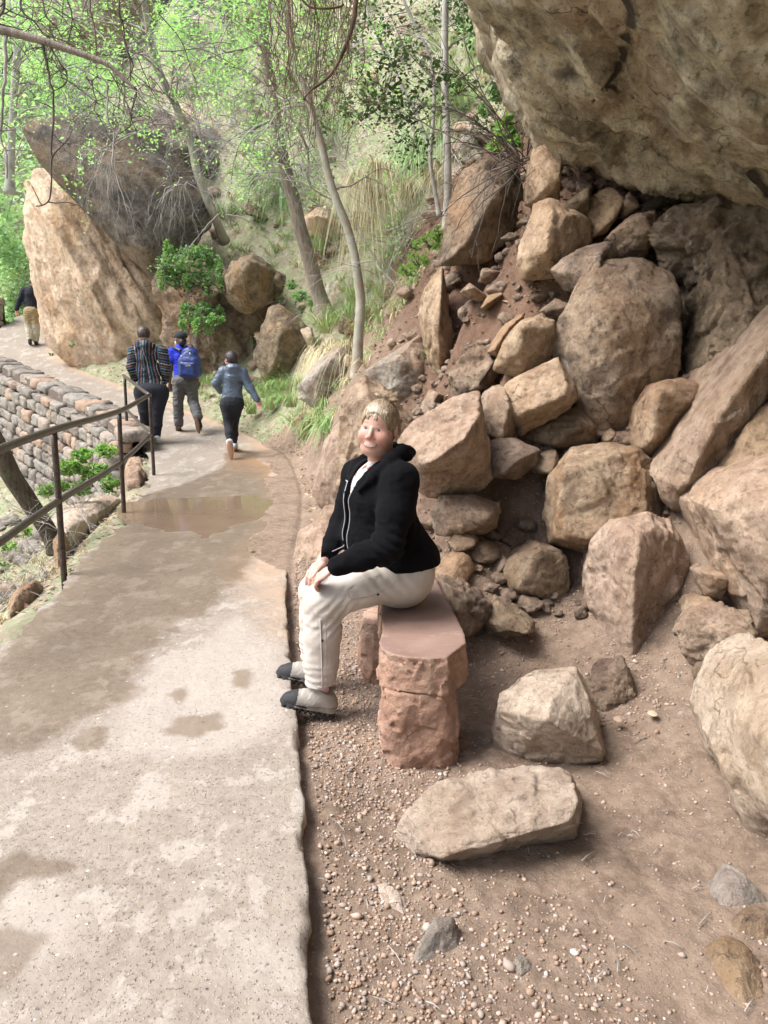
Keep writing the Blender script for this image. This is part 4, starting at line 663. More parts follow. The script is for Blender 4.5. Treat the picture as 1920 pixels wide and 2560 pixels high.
x = RN.uniform(-7, 5.5, 900); y = RN.uniform(10, 25, 900); k = (inside(PATHPOLY, x, y) > .9) & (side(x, y) < 0); x, y = x[k], y[k]; z = H(x, y); done = []
for i in range(len(x)):
    s = rnd.uniform(.16, .34)*(1+.03*(y[i]-10))
    if any(np.hypot(x[i]-a, y[i]-b) < (s+c_)*1.3 for a, b, c_ in done): continue
    done.append((x[i], y[i], s)); q = RN.normal(size=(10, 3)); q /= np.linalg.norm(q, axis=1)[:, None]; q *= np.array((rnd.uniform(.9, 1.9), 1, rnd.uniform(.5, .9)))*s; th_ = rnd.uniform(.2, .7); q = q@np.array([[math.cos(th_), 0, -math.sin(th_)], [0, 1, 0], [math.sin(th_), 0, math.cos(th_)]]); q += [x[i], y[i]-.05, z[i]+s*.1]
    V, Fc = rock_arrays(q, 4, 4, .05, 2.4, .6, 90, i+7, (.78, .95)); mk, dk = rnd.choice((('boulder_pale', 'pale tan'), ('leaning', 'cream orange'), ('grey_rock', 'grey weathered'), ('seep', 'dark stained'), ('boulder_white', 'white crusted'))); px_ = 960+F*x[i]/y[i]; tag(mesh('hillside_rock', V, Fc, M[mk]), f"{'large' if s > .33 else 'small'} {dk} rock {'low on the bank' if y[i] < 13.5 else 'halfway up the hillside' if y[i] < 18 else 'high on the hillside'} {'left of the rough trunk' if px_ < 720 else 'between the two big trunks' if px_ < 860 else 'right of the smooth trunk'}", 'rock', 'angular rocks poking out of the hillside')
    if len(done) > 70: break
# ---------------------------------------------------------------- smooth solids (distance fields meshed with surface nets)
class Field:
    def __init__(s, lo, hi, h):
        s.lo = np.array(lo, float); s.h = h; s.n = np.ceil((np.array(hi)-s.lo)/h).astype(int)+1; s.f = np.full(s.n, .5, np.float32)
    def _box(s, lo, hi):
        a = np.clip(np.floor((lo-s.lo)/s.h).astype(int), 0, s.n); b = np.clip(np.ceil((hi-s.lo)/s.h).astype(int)+1, 0, s.n)
        sl_ = tuple(slice(a[k], b[k]) for k in range(3)); g = [(s.lo[k]+np.arange(a[k], b[k])*s.h).astype(np.float32) for k in range(3)]
        return sl_, g[0][:, None, None], g[1][None, :, None], g[2][None, None, :]
    def op(s, fn, lo, hi, k=.01, mode='u'):
        sl_, X, Y, Z = s._box(np.array(lo)-k-.012, np.array(hi)+k+.012); A = s.f[sl_]
        if A.size == 0: return
        B_ = np.broadcast_to(fn(X, Y, Z), A.shape)
        if mode == 's': A2 = -A; 
        else: A2 = A
        if k > 0: hh = np.clip(.5+.5*(B_-A2)/k, 0, 1); r = B_*(1-hh)+A2*hh-k*hh*(1-hh)
        else: r = np.minimum(A2, B_)
        s.f[sl_] = -r if mode == 's' else r
    def cone(s, a, b, ra, rb, k=.01, mode='u', sq=1.):
        a, b = np.asarray(a, float), np.asarray(b, float); d = b-a; L2 = float(d@d)+1e-9; R = max(ra, rb)
        def fn(X, Y, Z):
            t = np.clip(((X-a[0])*d[0]+(Y-a[1])*d[1]+(Z-a[2])*d[2])/L2, 0, 1)
            return np.sqrt((X-a[0]-t*d[0])**2+(Y-a[1]-t*d[1])**2+(Z-a[2]-t*d[2])**2)-(ra+(rb-ra)*t)
        s.op(fn, np.minimum(a, b)-R, np.maximum(a, b)+R, k, mode)
    def chain(s, pts, rs, k=.012, k0=None, mode='u'):
        for i in range(len(pts)-1): s.cone(pts[i], pts[i+1], rs[i], rs[i+1], k if i or k0 is None else k0, mode)
    def ell(s, c, r, R=None, k=.012, mode='u'):
        c = np.asarray(c, float); r = np.asarray(r, float); R = np.eye(3) if R is None else R; m = r.max()
        def fn(X, Y, Z):
            dx, dy, dz = X-c[0], Y-c[1], Z-c[2]; q = [dx*R[0, i]+dy*R[1, i]+dz*R[2, i] for i in range(3)]
            k0 = np.sqrt((q[0]/r[0])**2+(q[1]/r[1])**2+(q[2]/r[2])**2); k1 = np.sqrt((q[0]/r[0]**2)**2+(q[1]/r[1]**2)**2+(q[2]/r[2]**2)**2)+1e-6
            return k0*(k0-1)/k1
        s.op(fn, c-m, c+m, k, mode)
    def box(s, c, r, R=None, rd=.01, k=.0, mode='u'):
        c = np.asarray(c, float); R = np.eye(3) if R is None else R; m = float(np.linalg.norm(r))
        def fn(X, Y, Z):
            dx, dy, dz = X-c[0], Y-c[1], Z-c[2]; q = [np.abs(dx*R[0, i]+dy*R[1, i]+dz*R[2, i])-(r[i]-rd) for i in range(3)]
            return np.sqrt(np.maximum(q[0], 0)**2+np.maximum(q[1], 0)**2+np.maximum(q[2], 0)**2)+np.minimum(np.maximum(np.maximum(q[0], q[1]), q[2]), 0)-rd
        s.op(fn, c-m, c+m, k, mode)
    def half(s, p, nrm, k=.0, within=None):
        """keep only the side the normal points away from"""
        p = np.asarray(p, float); nrm = np.asarray(nrm, float); nrm = nrm/np.linalg.norm(nrm)
        lo, hi = within if within is not None else (s.lo, s.lo+s.n*s.h)
        s.op(lambda X, Y, Z: -((X-p[0])*nrm[0]+(Y-p[1])*nrm[1]+(Z-p[2])*nrm[2]), lo, hi, k, 's')
    def perturb(s, fn, band=.03):
        I = np.argwhere(np.abs(s.f) < band); P = s.lo+I*s.h; s.f[tuple(I.T)] += fn(P).astype(np.float32)
    def sample(s, P):
        q = (np.asarray(P)-s.lo)/s.h; i = np.clip(np.floor(q).astype(int), 0, s.n-2); t = q-i; r = 0
        for dx in (0, 1):
            for dy in (0, 1):
                for dz in (0, 1):
                    w_ = (t[..., 0] if dx else 1-t[..., 0])*(t[..., 1] if dy else 1-t[..., 1])*(t[..., 2] if dz else 1-t[..., 2]); r = r+w_*s.f[i[..., 0]+dx, i[..., 1]+dy, i[..., 2]+dz]
        return r
    def net(s, smooth=1):
        f = s.f; f[0] = f[-1] = .5; f[:, 0] = f[:, -1] = .5; f[:, :, 0] = f[:, :, -1] = .5; ins = f < 0
        c = np.zeros(s.n-1, np.int8); O = [(a, b, d) for a in (0, 1) for b in (0, 1) for d in (0, 1)]; nx, ny, nz = s.n-1
        for a, b, d in O: c += ins[a:a+nx, b:b+ny, d:d+nz]
        I = np.argwhere((c > 0) & (c < 8)); cell = np.full(s.n-1, -1, np.int32); cell[tuple(I.T)] = np.arange(len(I))
        val = {o: f[I[:, 0]+o[0], I[:, 1]+o[1], I[:, 2]+o[2]] for o in O}; acc = np.zeros((len(I), 3)); cnt = np.zeros(len(I))
        for o in O:
            for ax in range(3):
                if o[ax] == 0:
                    o2 = list(o); o2[ax] = 1; o2 = tuple(o2); A, B_ = val[o], val[o2]; m = (A < 0) != (B_ < 0); t = np.where(m, A/(A-B_+1e-12), 0); p = np.array(o, float)[None]+np.zeros((len(I), 3)); p[:, ax] = t
                    acc[m] += p[m]; cnt[m] += 1
        V = s.lo+(I+acc/cnt[:, None])*s.h; Q = []
        for ax in range(3):
            sa = [slice(None)]*3; sb = [slice(None)]*3; sa[ax] = slice(0, -1); sb[ax] = slice(1, None); A, B_ = ins[tuple(sa)], ins[tuple(sb)]; E = np.argwhere(A != B_)
            u_, v_ = (ax+1) % 3, (ax+2) % 3; E = E[(E[:, u_] > 0) & (E[:, v_] > 0)]; du = np.zeros(3, int); du[u_] = 1; dv = np.zeros(3, int); dv[v_] = 1
            ok = (E[:, u_] < s.n[u_]-1) & (E[:, v_] < s.n[v_]-1); E = E[ok]; q = np.stack([cell[tuple((E-du-dv).T)], cell[tuple((E-dv).T)], cell[tuple(E.T)], cell[tuple((E-du).T)]], -1); fl = ~A[tuple(E.T)]; q[fl] = q[fl][:, ::-1]; Q.append(q[(q >= 0).all(1)])
        Q = np.concatenate(Q)
        for _ in range(smooth):
            S_ = np.zeros_like(V); n_ = np.zeros(len(V))
            for a in range(4):
                for b in ((a+1) % 4,):
                    np.add.at(S_, Q[:, a], V[Q[:, b]]); np.add.at(n_, Q[:, a], 1); np.add.at(S_, Q[:, b], V[Q[:, a]]); np.add.at(n_, Q[:, b], 1)
            V = V*.4+.6*S_/np.maximum(n_, 1)[:, None]
        return V, Q
def frame(fwd, up):
    f = np.array(fwd, float); f /= np.linalg.norm(f); u = np.array(up, float); u -= f*(u@f); u /= np.linalg.norm(u); return np.stack([np.cross(u, f)*-1 if False else np.cross(f, u), f, u], 1)  # columns: right, forward, up
def folds(P, amp, sc=(14, 14, 14), s=3, rot=None): 
    Q = P*np.array(sc); return amp*fbm(Q, 3, s, ridge=True)
# ---------------------------------------------------------------- stone bench
bench = empty('stone_bench', (.14, 3.45, -.08)); tag(bench, 'red sandstone bench with a smooth worn slab seat on two hewn stone legs', 'bench')
TOPZ = .41
po = np.array([at('A', a, b, z=TOPZ)[:2] for a, b in [(822, 1385), (826, 1400), (845, 1411), (880, 1418), (930, 1420), (965, 1417), (1003, 1388), (1002, 1370), (985, 1335), (958, 1285), (936, 1244)]]+[(.03, 4.12), (-.02, 3.9), (-.005, 3.5), (.0, 3.25)])
F_ = Field((-.12, 2.8, TOPZ-.22), (.48, 4.3, TOPZ+.03), .0062)
X, Y, Z = np.meshgrid(*[F_.lo[k]+np.arange(F_.n[k])*F_.h for k in range(3)], indexing='ij'); d2 = inside(po, X[:, :, 0], Y[:, :, 0])[:, :, None]+0*Z
P = np.stack([X, Y, Z], -1).reshape(-1, 3); w1, w2, wc = worley(P*np.array((17, 17, 15)), 4); sl1, rl1, cd1, gp1 = cells(P*np.array((15, 15, 13)), 4); ch = ((sl1*rl1).sum(1)*.012+(cd1-.5)*.005-.002+.008*fbm(P*np.array((9, 9, 12)), 4, 6)+.004*fbm(P*40, 3, 5)).reshape(Z.shape)
dz_ = np.maximum(Z-TOPZ, (TOPZ-.165+.012*np.sin(X*14))-Z); d2 = d2-.006+ch*sstep(0, .03, TOPZ-Z)*-1+.010*(TOPZ-Z)/.16*-1; F_.f[:] = np.maximum(d2, dz_)+.0*Z; V, Q = F_.net(1)
mesh('seat', V, Q, M['bench'], bench); hz = np.abs(V[:, 2]-TOPZ) < .006
o = bpy.data.objects['seat']; o.data.materials.append(M['bench_top']); mi = (hz[Q].sum(1) >= 4).astype(np.int32); o.data.polygons.foreach_set('material_index', mi)
for (cx, cy, rx, ry, zt, zb, lean) in [(.155, 3.10, .158, .165, TOPZ-.158, -.16, .0), (.045, 3.93, .165, .15, TOPZ-.158, -.16, .0)]:
    F_ = Field((cx-.26, cy-.26, zb-.02), (cx+.26, cy+.26, zt+.02), .0062); X, Y, Z = np.meshgrid(*[F_.lo[k]+np.arange(F_.n[k])*F_.h for k in range(3)], indexing='ij')
    P = np.stack([X, Y, Z], -1).reshape(-1, 3); w1, w2, wc = worley(P*np.array((13, 13, 12))+cx, 14); sl1, rl1, cd1, gp1 = cells(P*np.array((12, 12, 10))+cx, 14); ch = ((sl1*rl1).sum(1)*.014+(cd1-.5)*.006-.002+.018*fbm(P*5, 4, 5)+.006*fbm(P*30, 3, 5)).reshape(Z.shape)
    bl = .012*np.sin((Z-zb)/(zt-zb)*np.pi); q = ((np.abs(X-cx)/(rx+bl))**3.2+(np.abs(Y-cy)/(ry+bl))**3.2)**(1/3.2); F_.f[:] = np.maximum((q-1)*rx-ch, np.maximum(Z-zt, zb-Z)); V, Q = F_.net(1); mesh('leg', V, Q, M['bench'], bench)
# ---------------------------------------------------------------- railing
rl = empty('metal_railing', at('L', 630, 2140, z=0)); tag(rl, 'dark rusty two bar metal railing along the outer edge of the path', 'railing')
feet = [at('L', 632, 2143, z=-.02), at('L', 1222, 1522, z=-.02), onpath('L', 1520, 1138), onpath('L', 1262, 800)]; tops = [at('L', 530, 690, Y=feet[0][1]), at('L', 1175, 505, Y=feet[1][1]), at('L', 1477, 345, Y=feet[2][1]), at('L', 1230, 160, Y=feet[3][1])]
mids = [at('L', 585, 1392, Y=feet[0][1]), at('L', 1200, 1010, Y=feet[1][1]), at('L', 1497, 738, Y=feet[2][1]), at('L', 1248, 490, Y=feet[3][1])]
def pole(pts, r, name, mat, n=14, par=rl):
    mb = MB(); P = smooth_path(pts, 30) if len(pts) > 2 else np.linspace(pts[0], pts[1], 12); P = P+fbm(P*6, 2, 3)[:, None]*.002; tube(mb, P, r, n); return mb.build(name, mat, par)
for a, b in zip(feet, tops): pole([a-np.array((0, 0, .12)), b-np.array((0, 0, .01))], .0235, 'post', M['iron'])
e0 = tops[0]+(tops[0]-tops[1])*.75; e0[2] = tops[0][2]-.02; m0 = mids[0]+(mids[0]-mids[1])*.75; m0[2] = mids[0][2]-.02
pole([e0, tops[0], tops[1], tops[2]], .027, 'top_rail', M['rail']); pole([tops[2]-np.array((0, 0, .003)), tops[3]+(tops[3]-tops[2])*.06], .024, 'top_rail', M['rail'])
f_ = np.array((0, -.045, 0)); pole([m0+f_, mids[0]+f_, mids[1]+f_, mids[2]+f_], .025, 'lower_rail', M['rail']); pole([mids[2]+f_*.3, mids[3]], .021, 'lower_rail', M['rail'])
# ---------------------------------------------------------------- people
t = NT('skin'); M['skin'] = t.fin(t.attr('Col'), .5, t.bump(t.noise(300, 3), .0004, .5), Subsurface_Weight=.08, Subsurface_Radius=(.02, .008, .004), Subsurface_Scale=.5)
M['cloth'] = mat_col('woven cloth', .92, 260, .0008); M['knit'] = mat_col('black knit', 1., 320, .0009, Specular_IOR_Level=.15); M['shoe'] = mat_col('shoe leather and mesh', .75, 160, .0008); M['hair'] = mat_col('hair', .5, 90, .001); M['nylon'] = mat_col('nylon shell', .42, 60, .003); M['glossy'] = mat_col('enamel and eye', .2, 50, 0.)
def lerpc(a, b, t): return np.array(a)*(1-t[:, None])+np.array(b)*t[:, None]
PT = lambda x, y, Y, fr='p': at(fr, x, y, Y=Y)
# --- the seated woman
HC = PT(946, 1070, 3.55); HR = frame((-.36, -.93, -.07), (.16, .02, 1.)); HS = 1.04
hl = lambda x, y, z: HC+HR@(np.array((x, y, z))*HS)        # head space: x = towards the right of the picture, y = out of the face, z = up
TR = frame((-.87, -.48, 0), (0, 0, 1)); 
HR = np.stack([-HR[:, 0], HR[:, 1], HR[:, 2]], 1) if HR[0, 0] < 0 else HR
TL = np.stack([TR[:, 0]*(1 if TR[1, 0] < 0 else -1), TR[:, 1], TR[:, 2]], 1)   # towards her left (the near side)
J = dict(pelvis=PT(998, 1425, 3.62), belly=PT(958, 1335, 3.62), chest=PT(958, 1235, 3.61), ntop=PT(955, 1160, 3.60), shN=PT(1000, 1200, 3.43), shF=PT(893, 1188, 3.80), elN=PT(968, 1368, 3.31), wrN=PT(842, 1416, 3.29), elF=PT(858, 1312, 3.76), wrF=PT(806, 1402, 3.50),
         hipN=PT(1015, 1436, 3.52), hipF=PT(990, 1425, 3.76), knN=PT(803, 1502, 3.39), knF=PT(785, 1472, 3.70), anN=PT(800, 1722, 3.40), anF=PT(785, 1675, 3.72))
J['anN'][2] = .10; J['anF'][2] = .10
def hs(F_, c, r, k=.012, mode='u'): F_.ell(hl(*c), np.array(r)*HS, HR, k*HS, mode)
def head_prims(F_):
    hs(F_, (0, -.012, .034), (.074, .087, .089)); hs(F_, (0, .022, -.036), (.069, .066, .074), .03); hs(F_, (0, .050, -.086), (.032, .026, .020), .03); hs(F_, (0, .012, -.096), (.066, .052, .036), .03)
    for s_ in (-1, 1):
        hs(F_, (s_*.042, .054, -.030), (.028, .028, .026), .022); hs(F_, (s_*.032, .093, .008), (.017, .0125, .009), .010, 's')
        hs(F_, (s_*.079, -.012, -.002), (.008, .018, .030), .006); hs(F_, (s_*.013, .088, -.030), (.0085, .010, .0075), .006); pass
    F_.cone(hl(0, .080, .010), hl(0, .098, -.022), .007*HS, .0112*HS, .010); hs(F_, (0, .080, -.062), (.026, .012, .010), .012)
F_h = Field(hl(0, 0, 0)-np.array((.135, .15, .23)), hl(0, 0, 0)+np.array((.135, .15, .165)), .0022); head_prims(F_h)
F_h.cone(hl(0, -.025, -.05), J['ntop']+np.array((0, .02, -.02)), .058, .066, .03)
F_h.half(HC-np.array((0, 0, .20)), (0, 0, -1)); V1, Q1 = F_h.net(2)
L_ = (V1-HC)@HR/HS; n1 = fbm(V1*60, 3, 4)*.5+.5
sk = lerpc((.46, .25, .195), (.56, .335, .27), n1); ck = sum(np.exp(-(((L_[:, 0]-s_*.042)/.022)**2+((L_[:, 2]+.028)/.02)**2)) for s_ in (-1, 1))*(L_[:, 1] > .02)
sk = sk*(1-.5*ck[:, None]*np.array((.1, .5, .5))); no = np.exp(-((L_[:, 0])**2/.014**2+((L_[:, 2]+.026)/.02)**2))*(L_[:, 1] > .085); sk = sk*(1-.3*no[:, None]*np.array((0, .6, .5)))
# body under the clothes, hands included
F_b = Field((-.50, 3.12, -.06), (.36, 3.98, 1.14), .004)
F_b.ell(J['pelvis']+np.array((.01, 0, -.01)), (.165, .19, .155), None); F_b.ell(J['belly'], (.165, .16, .15), TL, .05); F_b.ell(J['chest'], (.165, .12, .16), TL, .05); F_b.cone(J['shN'], J['shF'], .06, .06, .05); F_b.cone(J['ntop'], J['ntop']+np.array((0, .0, .04)), .062, .056, .03)
for a in 'NF':
    F_b.chain([J['sh'+a], J['el'+a], J['wr'+a]], [.052, .042, .026], .02); F_b.chain([J['hip'+a], J['kn'+a], J['an'+a]], [.095, .062, .04], .03)
    F_b.chain([J['an'+a], J['an'+a]+np.array((-.03, 0, -.075)), J['an'+a]+np.array((-.07, 0, -.10))], [.034, .026, .020], .01)
def hand(F_, wr, kn, tips, thumb, pr=.020):
    c = (wr+kn)/2; d = kn-wr; d /= np.linalg.norm(d); R = frame(d, (0, -.4, 1)); F_.ell(c+d*.006, (.036, .050, .016), R, .010); F_.cone(wr-d*.03, wr, .026, .025, .01)
    for i, (off, ln, cu) in enumerate(tips):
        b = kn+R[:, 0]*off-d*.004; m1 = b+(d*.75-R[:, 2]*cu*.5)*ln*.48; m2 = m1+(d*.45-R[:, 2]*cu)*ln*.30; m3 = m2+(d*.15-R[:, 2]*cu*1.1)*ln*.24; F_.chain([b, m1, m2, m3], [.0095, .0088, .0080, .0072], .002, .007)
    F_.chain(thumb, [.013, .0105, .0088], .004, .012)
wN = J['wrN']+np.array((-.012, 0, -.004)); kN = PT(793, 1446, 3.315); hand(F_b, wN, kN, [(-.027, .062, .8), (-.009, .074, .8), (.009, .080, .8), (.027, .074, .8)], [PT(826, 1428, 3.30)+np.array((0, .015, -.005)), PT(806, 1446, 3.34), PT(794, 1458, 3.36)])
wF = J['wrF']; kF = PT(785, 1432, 3.42); hand(F_b, wF, kF, [(-.027, .060, .9), (-.009, .072, .9), (.009, .078, .9), (.027, .07, .9)], [PT(806, 1414, 3.46), PT(793, 1428, 3.38), PT(782, 1442, 3.36)])
V2, Q2 = F_b.net(1); sk2 = lerpc((.48, .27, .22), (.58, .36, .30), fbm(V2*40, 3, 4)*.5+.5)
woman = mesh('person', np.concatenate([V1, V2]), np.concatenate([Q1, Q2+len(V1)]), M['skin'], col=np.concatenate([sk, sk2]), origin=tuple(J['pelvis']*[1, 1, 0]+[0, 0, .41]))
tag(woman, 'smiling blonde woman in a black zip hoodie and pale trousers sitting on the stone bench', 'person')
def surf(x, z, off=.0008):
    """point on the face in head space"""
    x, z = np.asarray(x, float), np.asarray(z, float); y = np.full(x.shape, .13); done = np.zeros(x.shape, bool)
    for _ in range(60):
        P = HC+(np.stack([x, y, z], -1)*HS)@HR.T; d = F_h.sample(P); y = np.maximum(y-np.where(d > .0002, np.maximum(d, .0004)*.8, 0), .045)
    return HC+(np.stack([x, y+off, z], -1)*HS)@HR.T
def patch(name, cx, cz, fx, fz, colf, mat, nx=29, nz=15, off=.0008, rot=0, bulge=0.):
    """lens shaped sheet lying on the face: half width fx, upper/lower edge functions fz(u)->(lo,hi)"""
    u = np.linspace(-1, 1, nx); v = np.linspace(0, 1, nz); lo, hi = fz(u); U, Vv = np.meshgrid(u, v, indexing='ij'); z = lo[:, None]*(1-Vv)+hi[:, None]*Vv; x = U*fx
    c, s_ = math.cos(rot), math.sin(rot); X, Z = cx+x*c-z*s_, cz+x*s_+z*c; o_ = off+bulge*(1-U**2)*np.sin(np.pi*Vv); P = surf(X, Z, o_); C = colf(x, z, U, Vv); i = np.arange(nx-1)[:, None]*nz+np.arange(nz-1)[None]
    return mesh(name, P.reshape(-1, 3), np.stack([i, i+1, i+nz+1, i+nz], -1).reshape(-1, 4), mat, woman, col=C.reshape(-1, 3))
def eyecol(x, z, U, Vv):
    C = np.zeros(x.shape+(3,))+(.38, .34, .33); r = np.hypot(x-.0005, z-.0003); C[r < .0066] = (.05, .06, .045); C[r < .0027] = (.01, .01, .01); C[(r > .0052) & (r < .0062)] = (.05, .05, .04); C[Vv > .74] = (.05, .025, .02); C[Vv < .1] = (.38, .2, .16); C[np.abs(U) > .93] = (.25, .12, .1); C[np.hypot(x+.0018, z-.0018) < .0009] = (.9, .9, .9); return C  # the last, near-white dot is a glint painted on the iris
for s_ in (-1, 1):
    patch('eye', s_*.0315, .007, .0160, lambda u: (-.0044*(1-u**2)**.8, .0060*(1-u**2)**.6), eyecol, M['glossy'], 41, 21, .0012, -s_*.06, .0016)
    patch('eyebrow', s_*.033, .0285, .017, lambda u, s_=s_: (-.0007*(1-u**2)**.5+.003*(1-(u*1.)**2), .0011*(1-u**2)**.5+.003*(1-u**2)), lambda x, z, U, V_: np.zeros(x.shape+(3,))+(.20, .11, .07), M['cloth'], 17, 5, .0016, -s_*.16)
    patch('eyelid', s_*.0315, .0135, .0165, lambda u: (-.0012+.0022*(1-u**2)-.001, .0008+.0026*(1-u**2)-.0005), lambda x, z, U, V_: np.zeros(x.shape+(3,))+(.42, .22, .17), M['cloth'], 17, 5, .0006, -s_*.06)
patch('mouth', 0, -.061, .033, lambda u: (-.0135+.0185*u**2, .0005+.0085*u**2), lambda x, z, U, V_: np.where(((V_ < .24) | (V_ > .80))[..., None], np.array((.46, .17, .15)), np.where((np.abs(U) > .8)[..., None], np.array((.12, .03, .03)), np.where((np.abs((x*230+.5) % 1-.5) < .07)[..., None], np.array((.42, .36, .32)), np.array((.62, .57, .50))))), M['glossy'], 61, 17, .0012, 0, .0016)
# hair
F_ = Field(hl(0, 0, 0)-np.array((.15, .16, .16)), hl(0, 0, 0)+np.array((.15, .16, .20)), .0024)
def hp(c, r, k=.012, mode='u'): F_.ell(hl(*c), np.array(r)*HS, HR, k, mode)
hp((0, -.018, .034), (.083, .1015, .0945)); hp((0, -.046, -.03), (.064, .056, .06), .03); hp((.0, .105, -.030), (.080, .085, .118), .010, 's'); hp((0, .075, -.02), (.060, .05, .085), .012, 's'); hp((0, .05, -.13), (.1, .1, .075), .02, 's')
hp((.006, -.045, .140), (.046, .040, .020), .012); hp((-.02, -.02, .142), (.022, .02, .012), .008); hp((.045, -.03, .13), (.025, .022, .012), .008)
for i in range(64):
    x0 = -.050+.102*i/63+rnd.uniform(-.003, .003); zt = .092-.55*abs(x0)**1.4; ze = .044+rnd.uniform(-.006, .012)+(.014 if -.02 < x0 < .004 else 0)+abs(x0)*.05-(.020 if abs(x0) > .042 else 0); sw = x0*1.18+rnd.uniform(-.003, .003)
    P4 = [surf(np.array(x0*(1-q)+sw*q), np.array(zt*(1-q)+ze*q), .0022*(1-q)+.0008) for q in (0, .4, .75, 1)]; r0 = rnd.uniform(.0022, .0030); F_.chain(P4, [r0, r0, r0*.8, .0013], .004)
for s_ in (-1, 1):
    for i in range(9):
        a = hl(s_*.052, .034-i*.008, .080-i*.004); b = hl(s_*.077, .008-i*.010, .035); c = hl(s_*(.080+rnd.uniform(-.002, .003)), -.012-i*.008, -.02-rnd.uniform(0, .03)); F_.chain([a, b, c], [.006, .005, .0018], .005)
F_.perturb(lambda P: .0016*fbm(((P-HC)@HR)*np.array((420, 120, 50)), 2, 9)-.001*0, .012); V, Q = F_.net(0); Lh = (V-HC)@HR/HS; tq = np.clip(.5+1.3*fbm(((V-HC)@HR)*np.array((260, 90, 40)), 3, 2), 0, 1)
fr_ = sstep(.0, .08, Lh[:, 1])*sstep(.03, .1, Lh[:, 2]); hc = lerpc((.13, .09, .055), (.29, .215, .14), tq)*(1-fr_[:, None])+lerpc((.28, .21, .14), (.52, .45, .35), tq)*fr_[:, None]; mesh('hair', V, Q, M['hair'], woman, col=hc)
mb = MB()
for i in range(60):
    a = rnd.uniform(0, 6.28); b0 = hl(.03*math.cos(a), -.045+.03*math.sin(a), .145); d = HR@np.array((math.cos(a), math.sin(a)*.8, rnd.uniform(.1, .9))); tube(mb, smooth_path([b0, b0+d*.02, b0+d*.03+np.array((0, 0, -rnd.uniform(.0, .012)))], 5), [.0012, .001, .0009, .0007, .0004], 4, (.42, .31, .20))
for i in range(26):
    s_ = rnd.choice((-1, 1)); b0 = hl(s_*.086, -.02-rnd.uniform(0, .05), rnd.uniform(-.02, .04)); tube(mb, smooth_path([b0, b0+HR@np.array((s_*.006, -.01, -.02)), b0+HR@np.array((s_*rnd.uniform(0, .012), -.02, -.045))], 5), .0008, 4, (.5, .38, .25))
mb.build('loose_hair', M['hair'], woman, usecol=True)
# jacket
F_ = Field((-.30, 3.10, .50), (.34, 3.98, 1.24), .0048); FW = -TL[:, 1] if TL[0, 1] > 0 else TL[:, 1]
tl = lambda c, a, b, z: c+TL[:, 0]*a+TL[:, 1]*b+np.array((0, 0, z))
F_.ell(J['pelvis']+np.array((.0, 0, .045)), (.198, .216, .172), None, .03); F_.ell(J['hipN']+np.array((-.03, 0, .065)), (.13, .12, .10), None, .03); F_.ell(J['hipN']+np.array((-.09, .01, .085)), (.09, .10, .07), None, .03); F_.ell(tl(J['belly'], 0, .01, 0), (.196, .195, .165), TL, .06); F_.ell(tl(J['chest'], 0, .02, -.02), (.195, .17, .155), TL, .06); F_.ell(tl(J['chest'], 0, -.01, .05), (.185, .125, .12), TL, .05); F_.cone(J['shN'], J['shF'], .078, .070, .05)
F_.chain([J['shN']+np.array((.0, 0, -.005)), (J['shN']+J['elN'])/2+np.array((.006, 0, .0)), J['elN'], (J['elN']+J['wrN'])/2, J['wrN']+np.array((.004, 0, 0))], [.082, .076, .066, .057, .043], .03, .035)
F_.chain([J['shF'], J['elF'], J['wrF']+np.array((.004, .004, .006))], [.074, .062, .041], .03, .035)
F_.ell(PT(1000, 1132, 3.60)+np.array((.0, .02, 0)), (.075, .095, .038), None, .03); F_.ell(PT(1015, 1140, 3.55), (.035, .05, .026), None, .012); F_.chain([PT(1005, 1128, 3.50), PT(975, 1150, 3.45), PT(935, 1190, 3.44), PT(898, 1225, 3.45)], [.032, .026, .018, .010], .02); F_.chain([PT(980, 1118, 3.72), PT(925, 1133, 3.78), PT(893, 1160, 3.74), PT(872, 1200, 3.66)], [.03, .022, .02, .012], .02)
F_.chain([J['ntop']+np.array((.0, 0, .10)), J['ntop']+np.array((0, 0, -.02))], [.062, .066], .01, None, 's')
def opening(X, Y, Z):
    c = J['chest']; lx = (X-c[0])*TL[0, 0]+(Y-c[1])*TL[1, 0]; fy = (X-c[0])*TL[0, 1]+(Y-c[1])*TL[1, 1]; w_ = .022+.040*np.clip((Z-.93)/.18, 0, 1)**1.2-.010*np.clip((.8-Z)/.2, 0, 1); return np.maximum(np.abs(lx+.012)-w_, .0-fy)
F_.op(opening, (-.3, 3.1, .4), (.3, 4, 1.2), .006, 's')
hem = lambda X, Y, Z: Z-(.632-.085*np.clip((J['pelvis'][0]-.06-X)/.12, 0, 1)*np.clip((3.66-Y)/.12, 0, 1)); bx_lo, bx_hi = (-.19, 3.1, .4), (.4, 4, .75)
def jf(P):
    q = P-J['elN']; bend = np.exp(-(q**2).sum(1)/.12**2); s_ = P@np.array((.5, .0, .9)); return -.0035*fbm(P*np.array((9, 9, 15)), 3, 3, ridge=True)-.006*bend*np.sin(s_*150+3*fbm(P*8, 2, 5))-.003*fbm(P*np.array((20, 20, 34)), 3, 8, ridge=True)
F_.perturb(jf, .025)
F_.op(lambda X, Y, Z: np.maximum(hem(X, Y, Z), -.0-(X-(J['elN'][0]-.075))+0*Y), (-.3, 3.36, .4), (.4, 4, .75), .004, 's')
V, Q = F_.net(1); mesh('jacket', V, Q, M['knit'], woman, col=np.zeros((len(V), 3))+(.0035, .0035, .0048))
mb = MB()
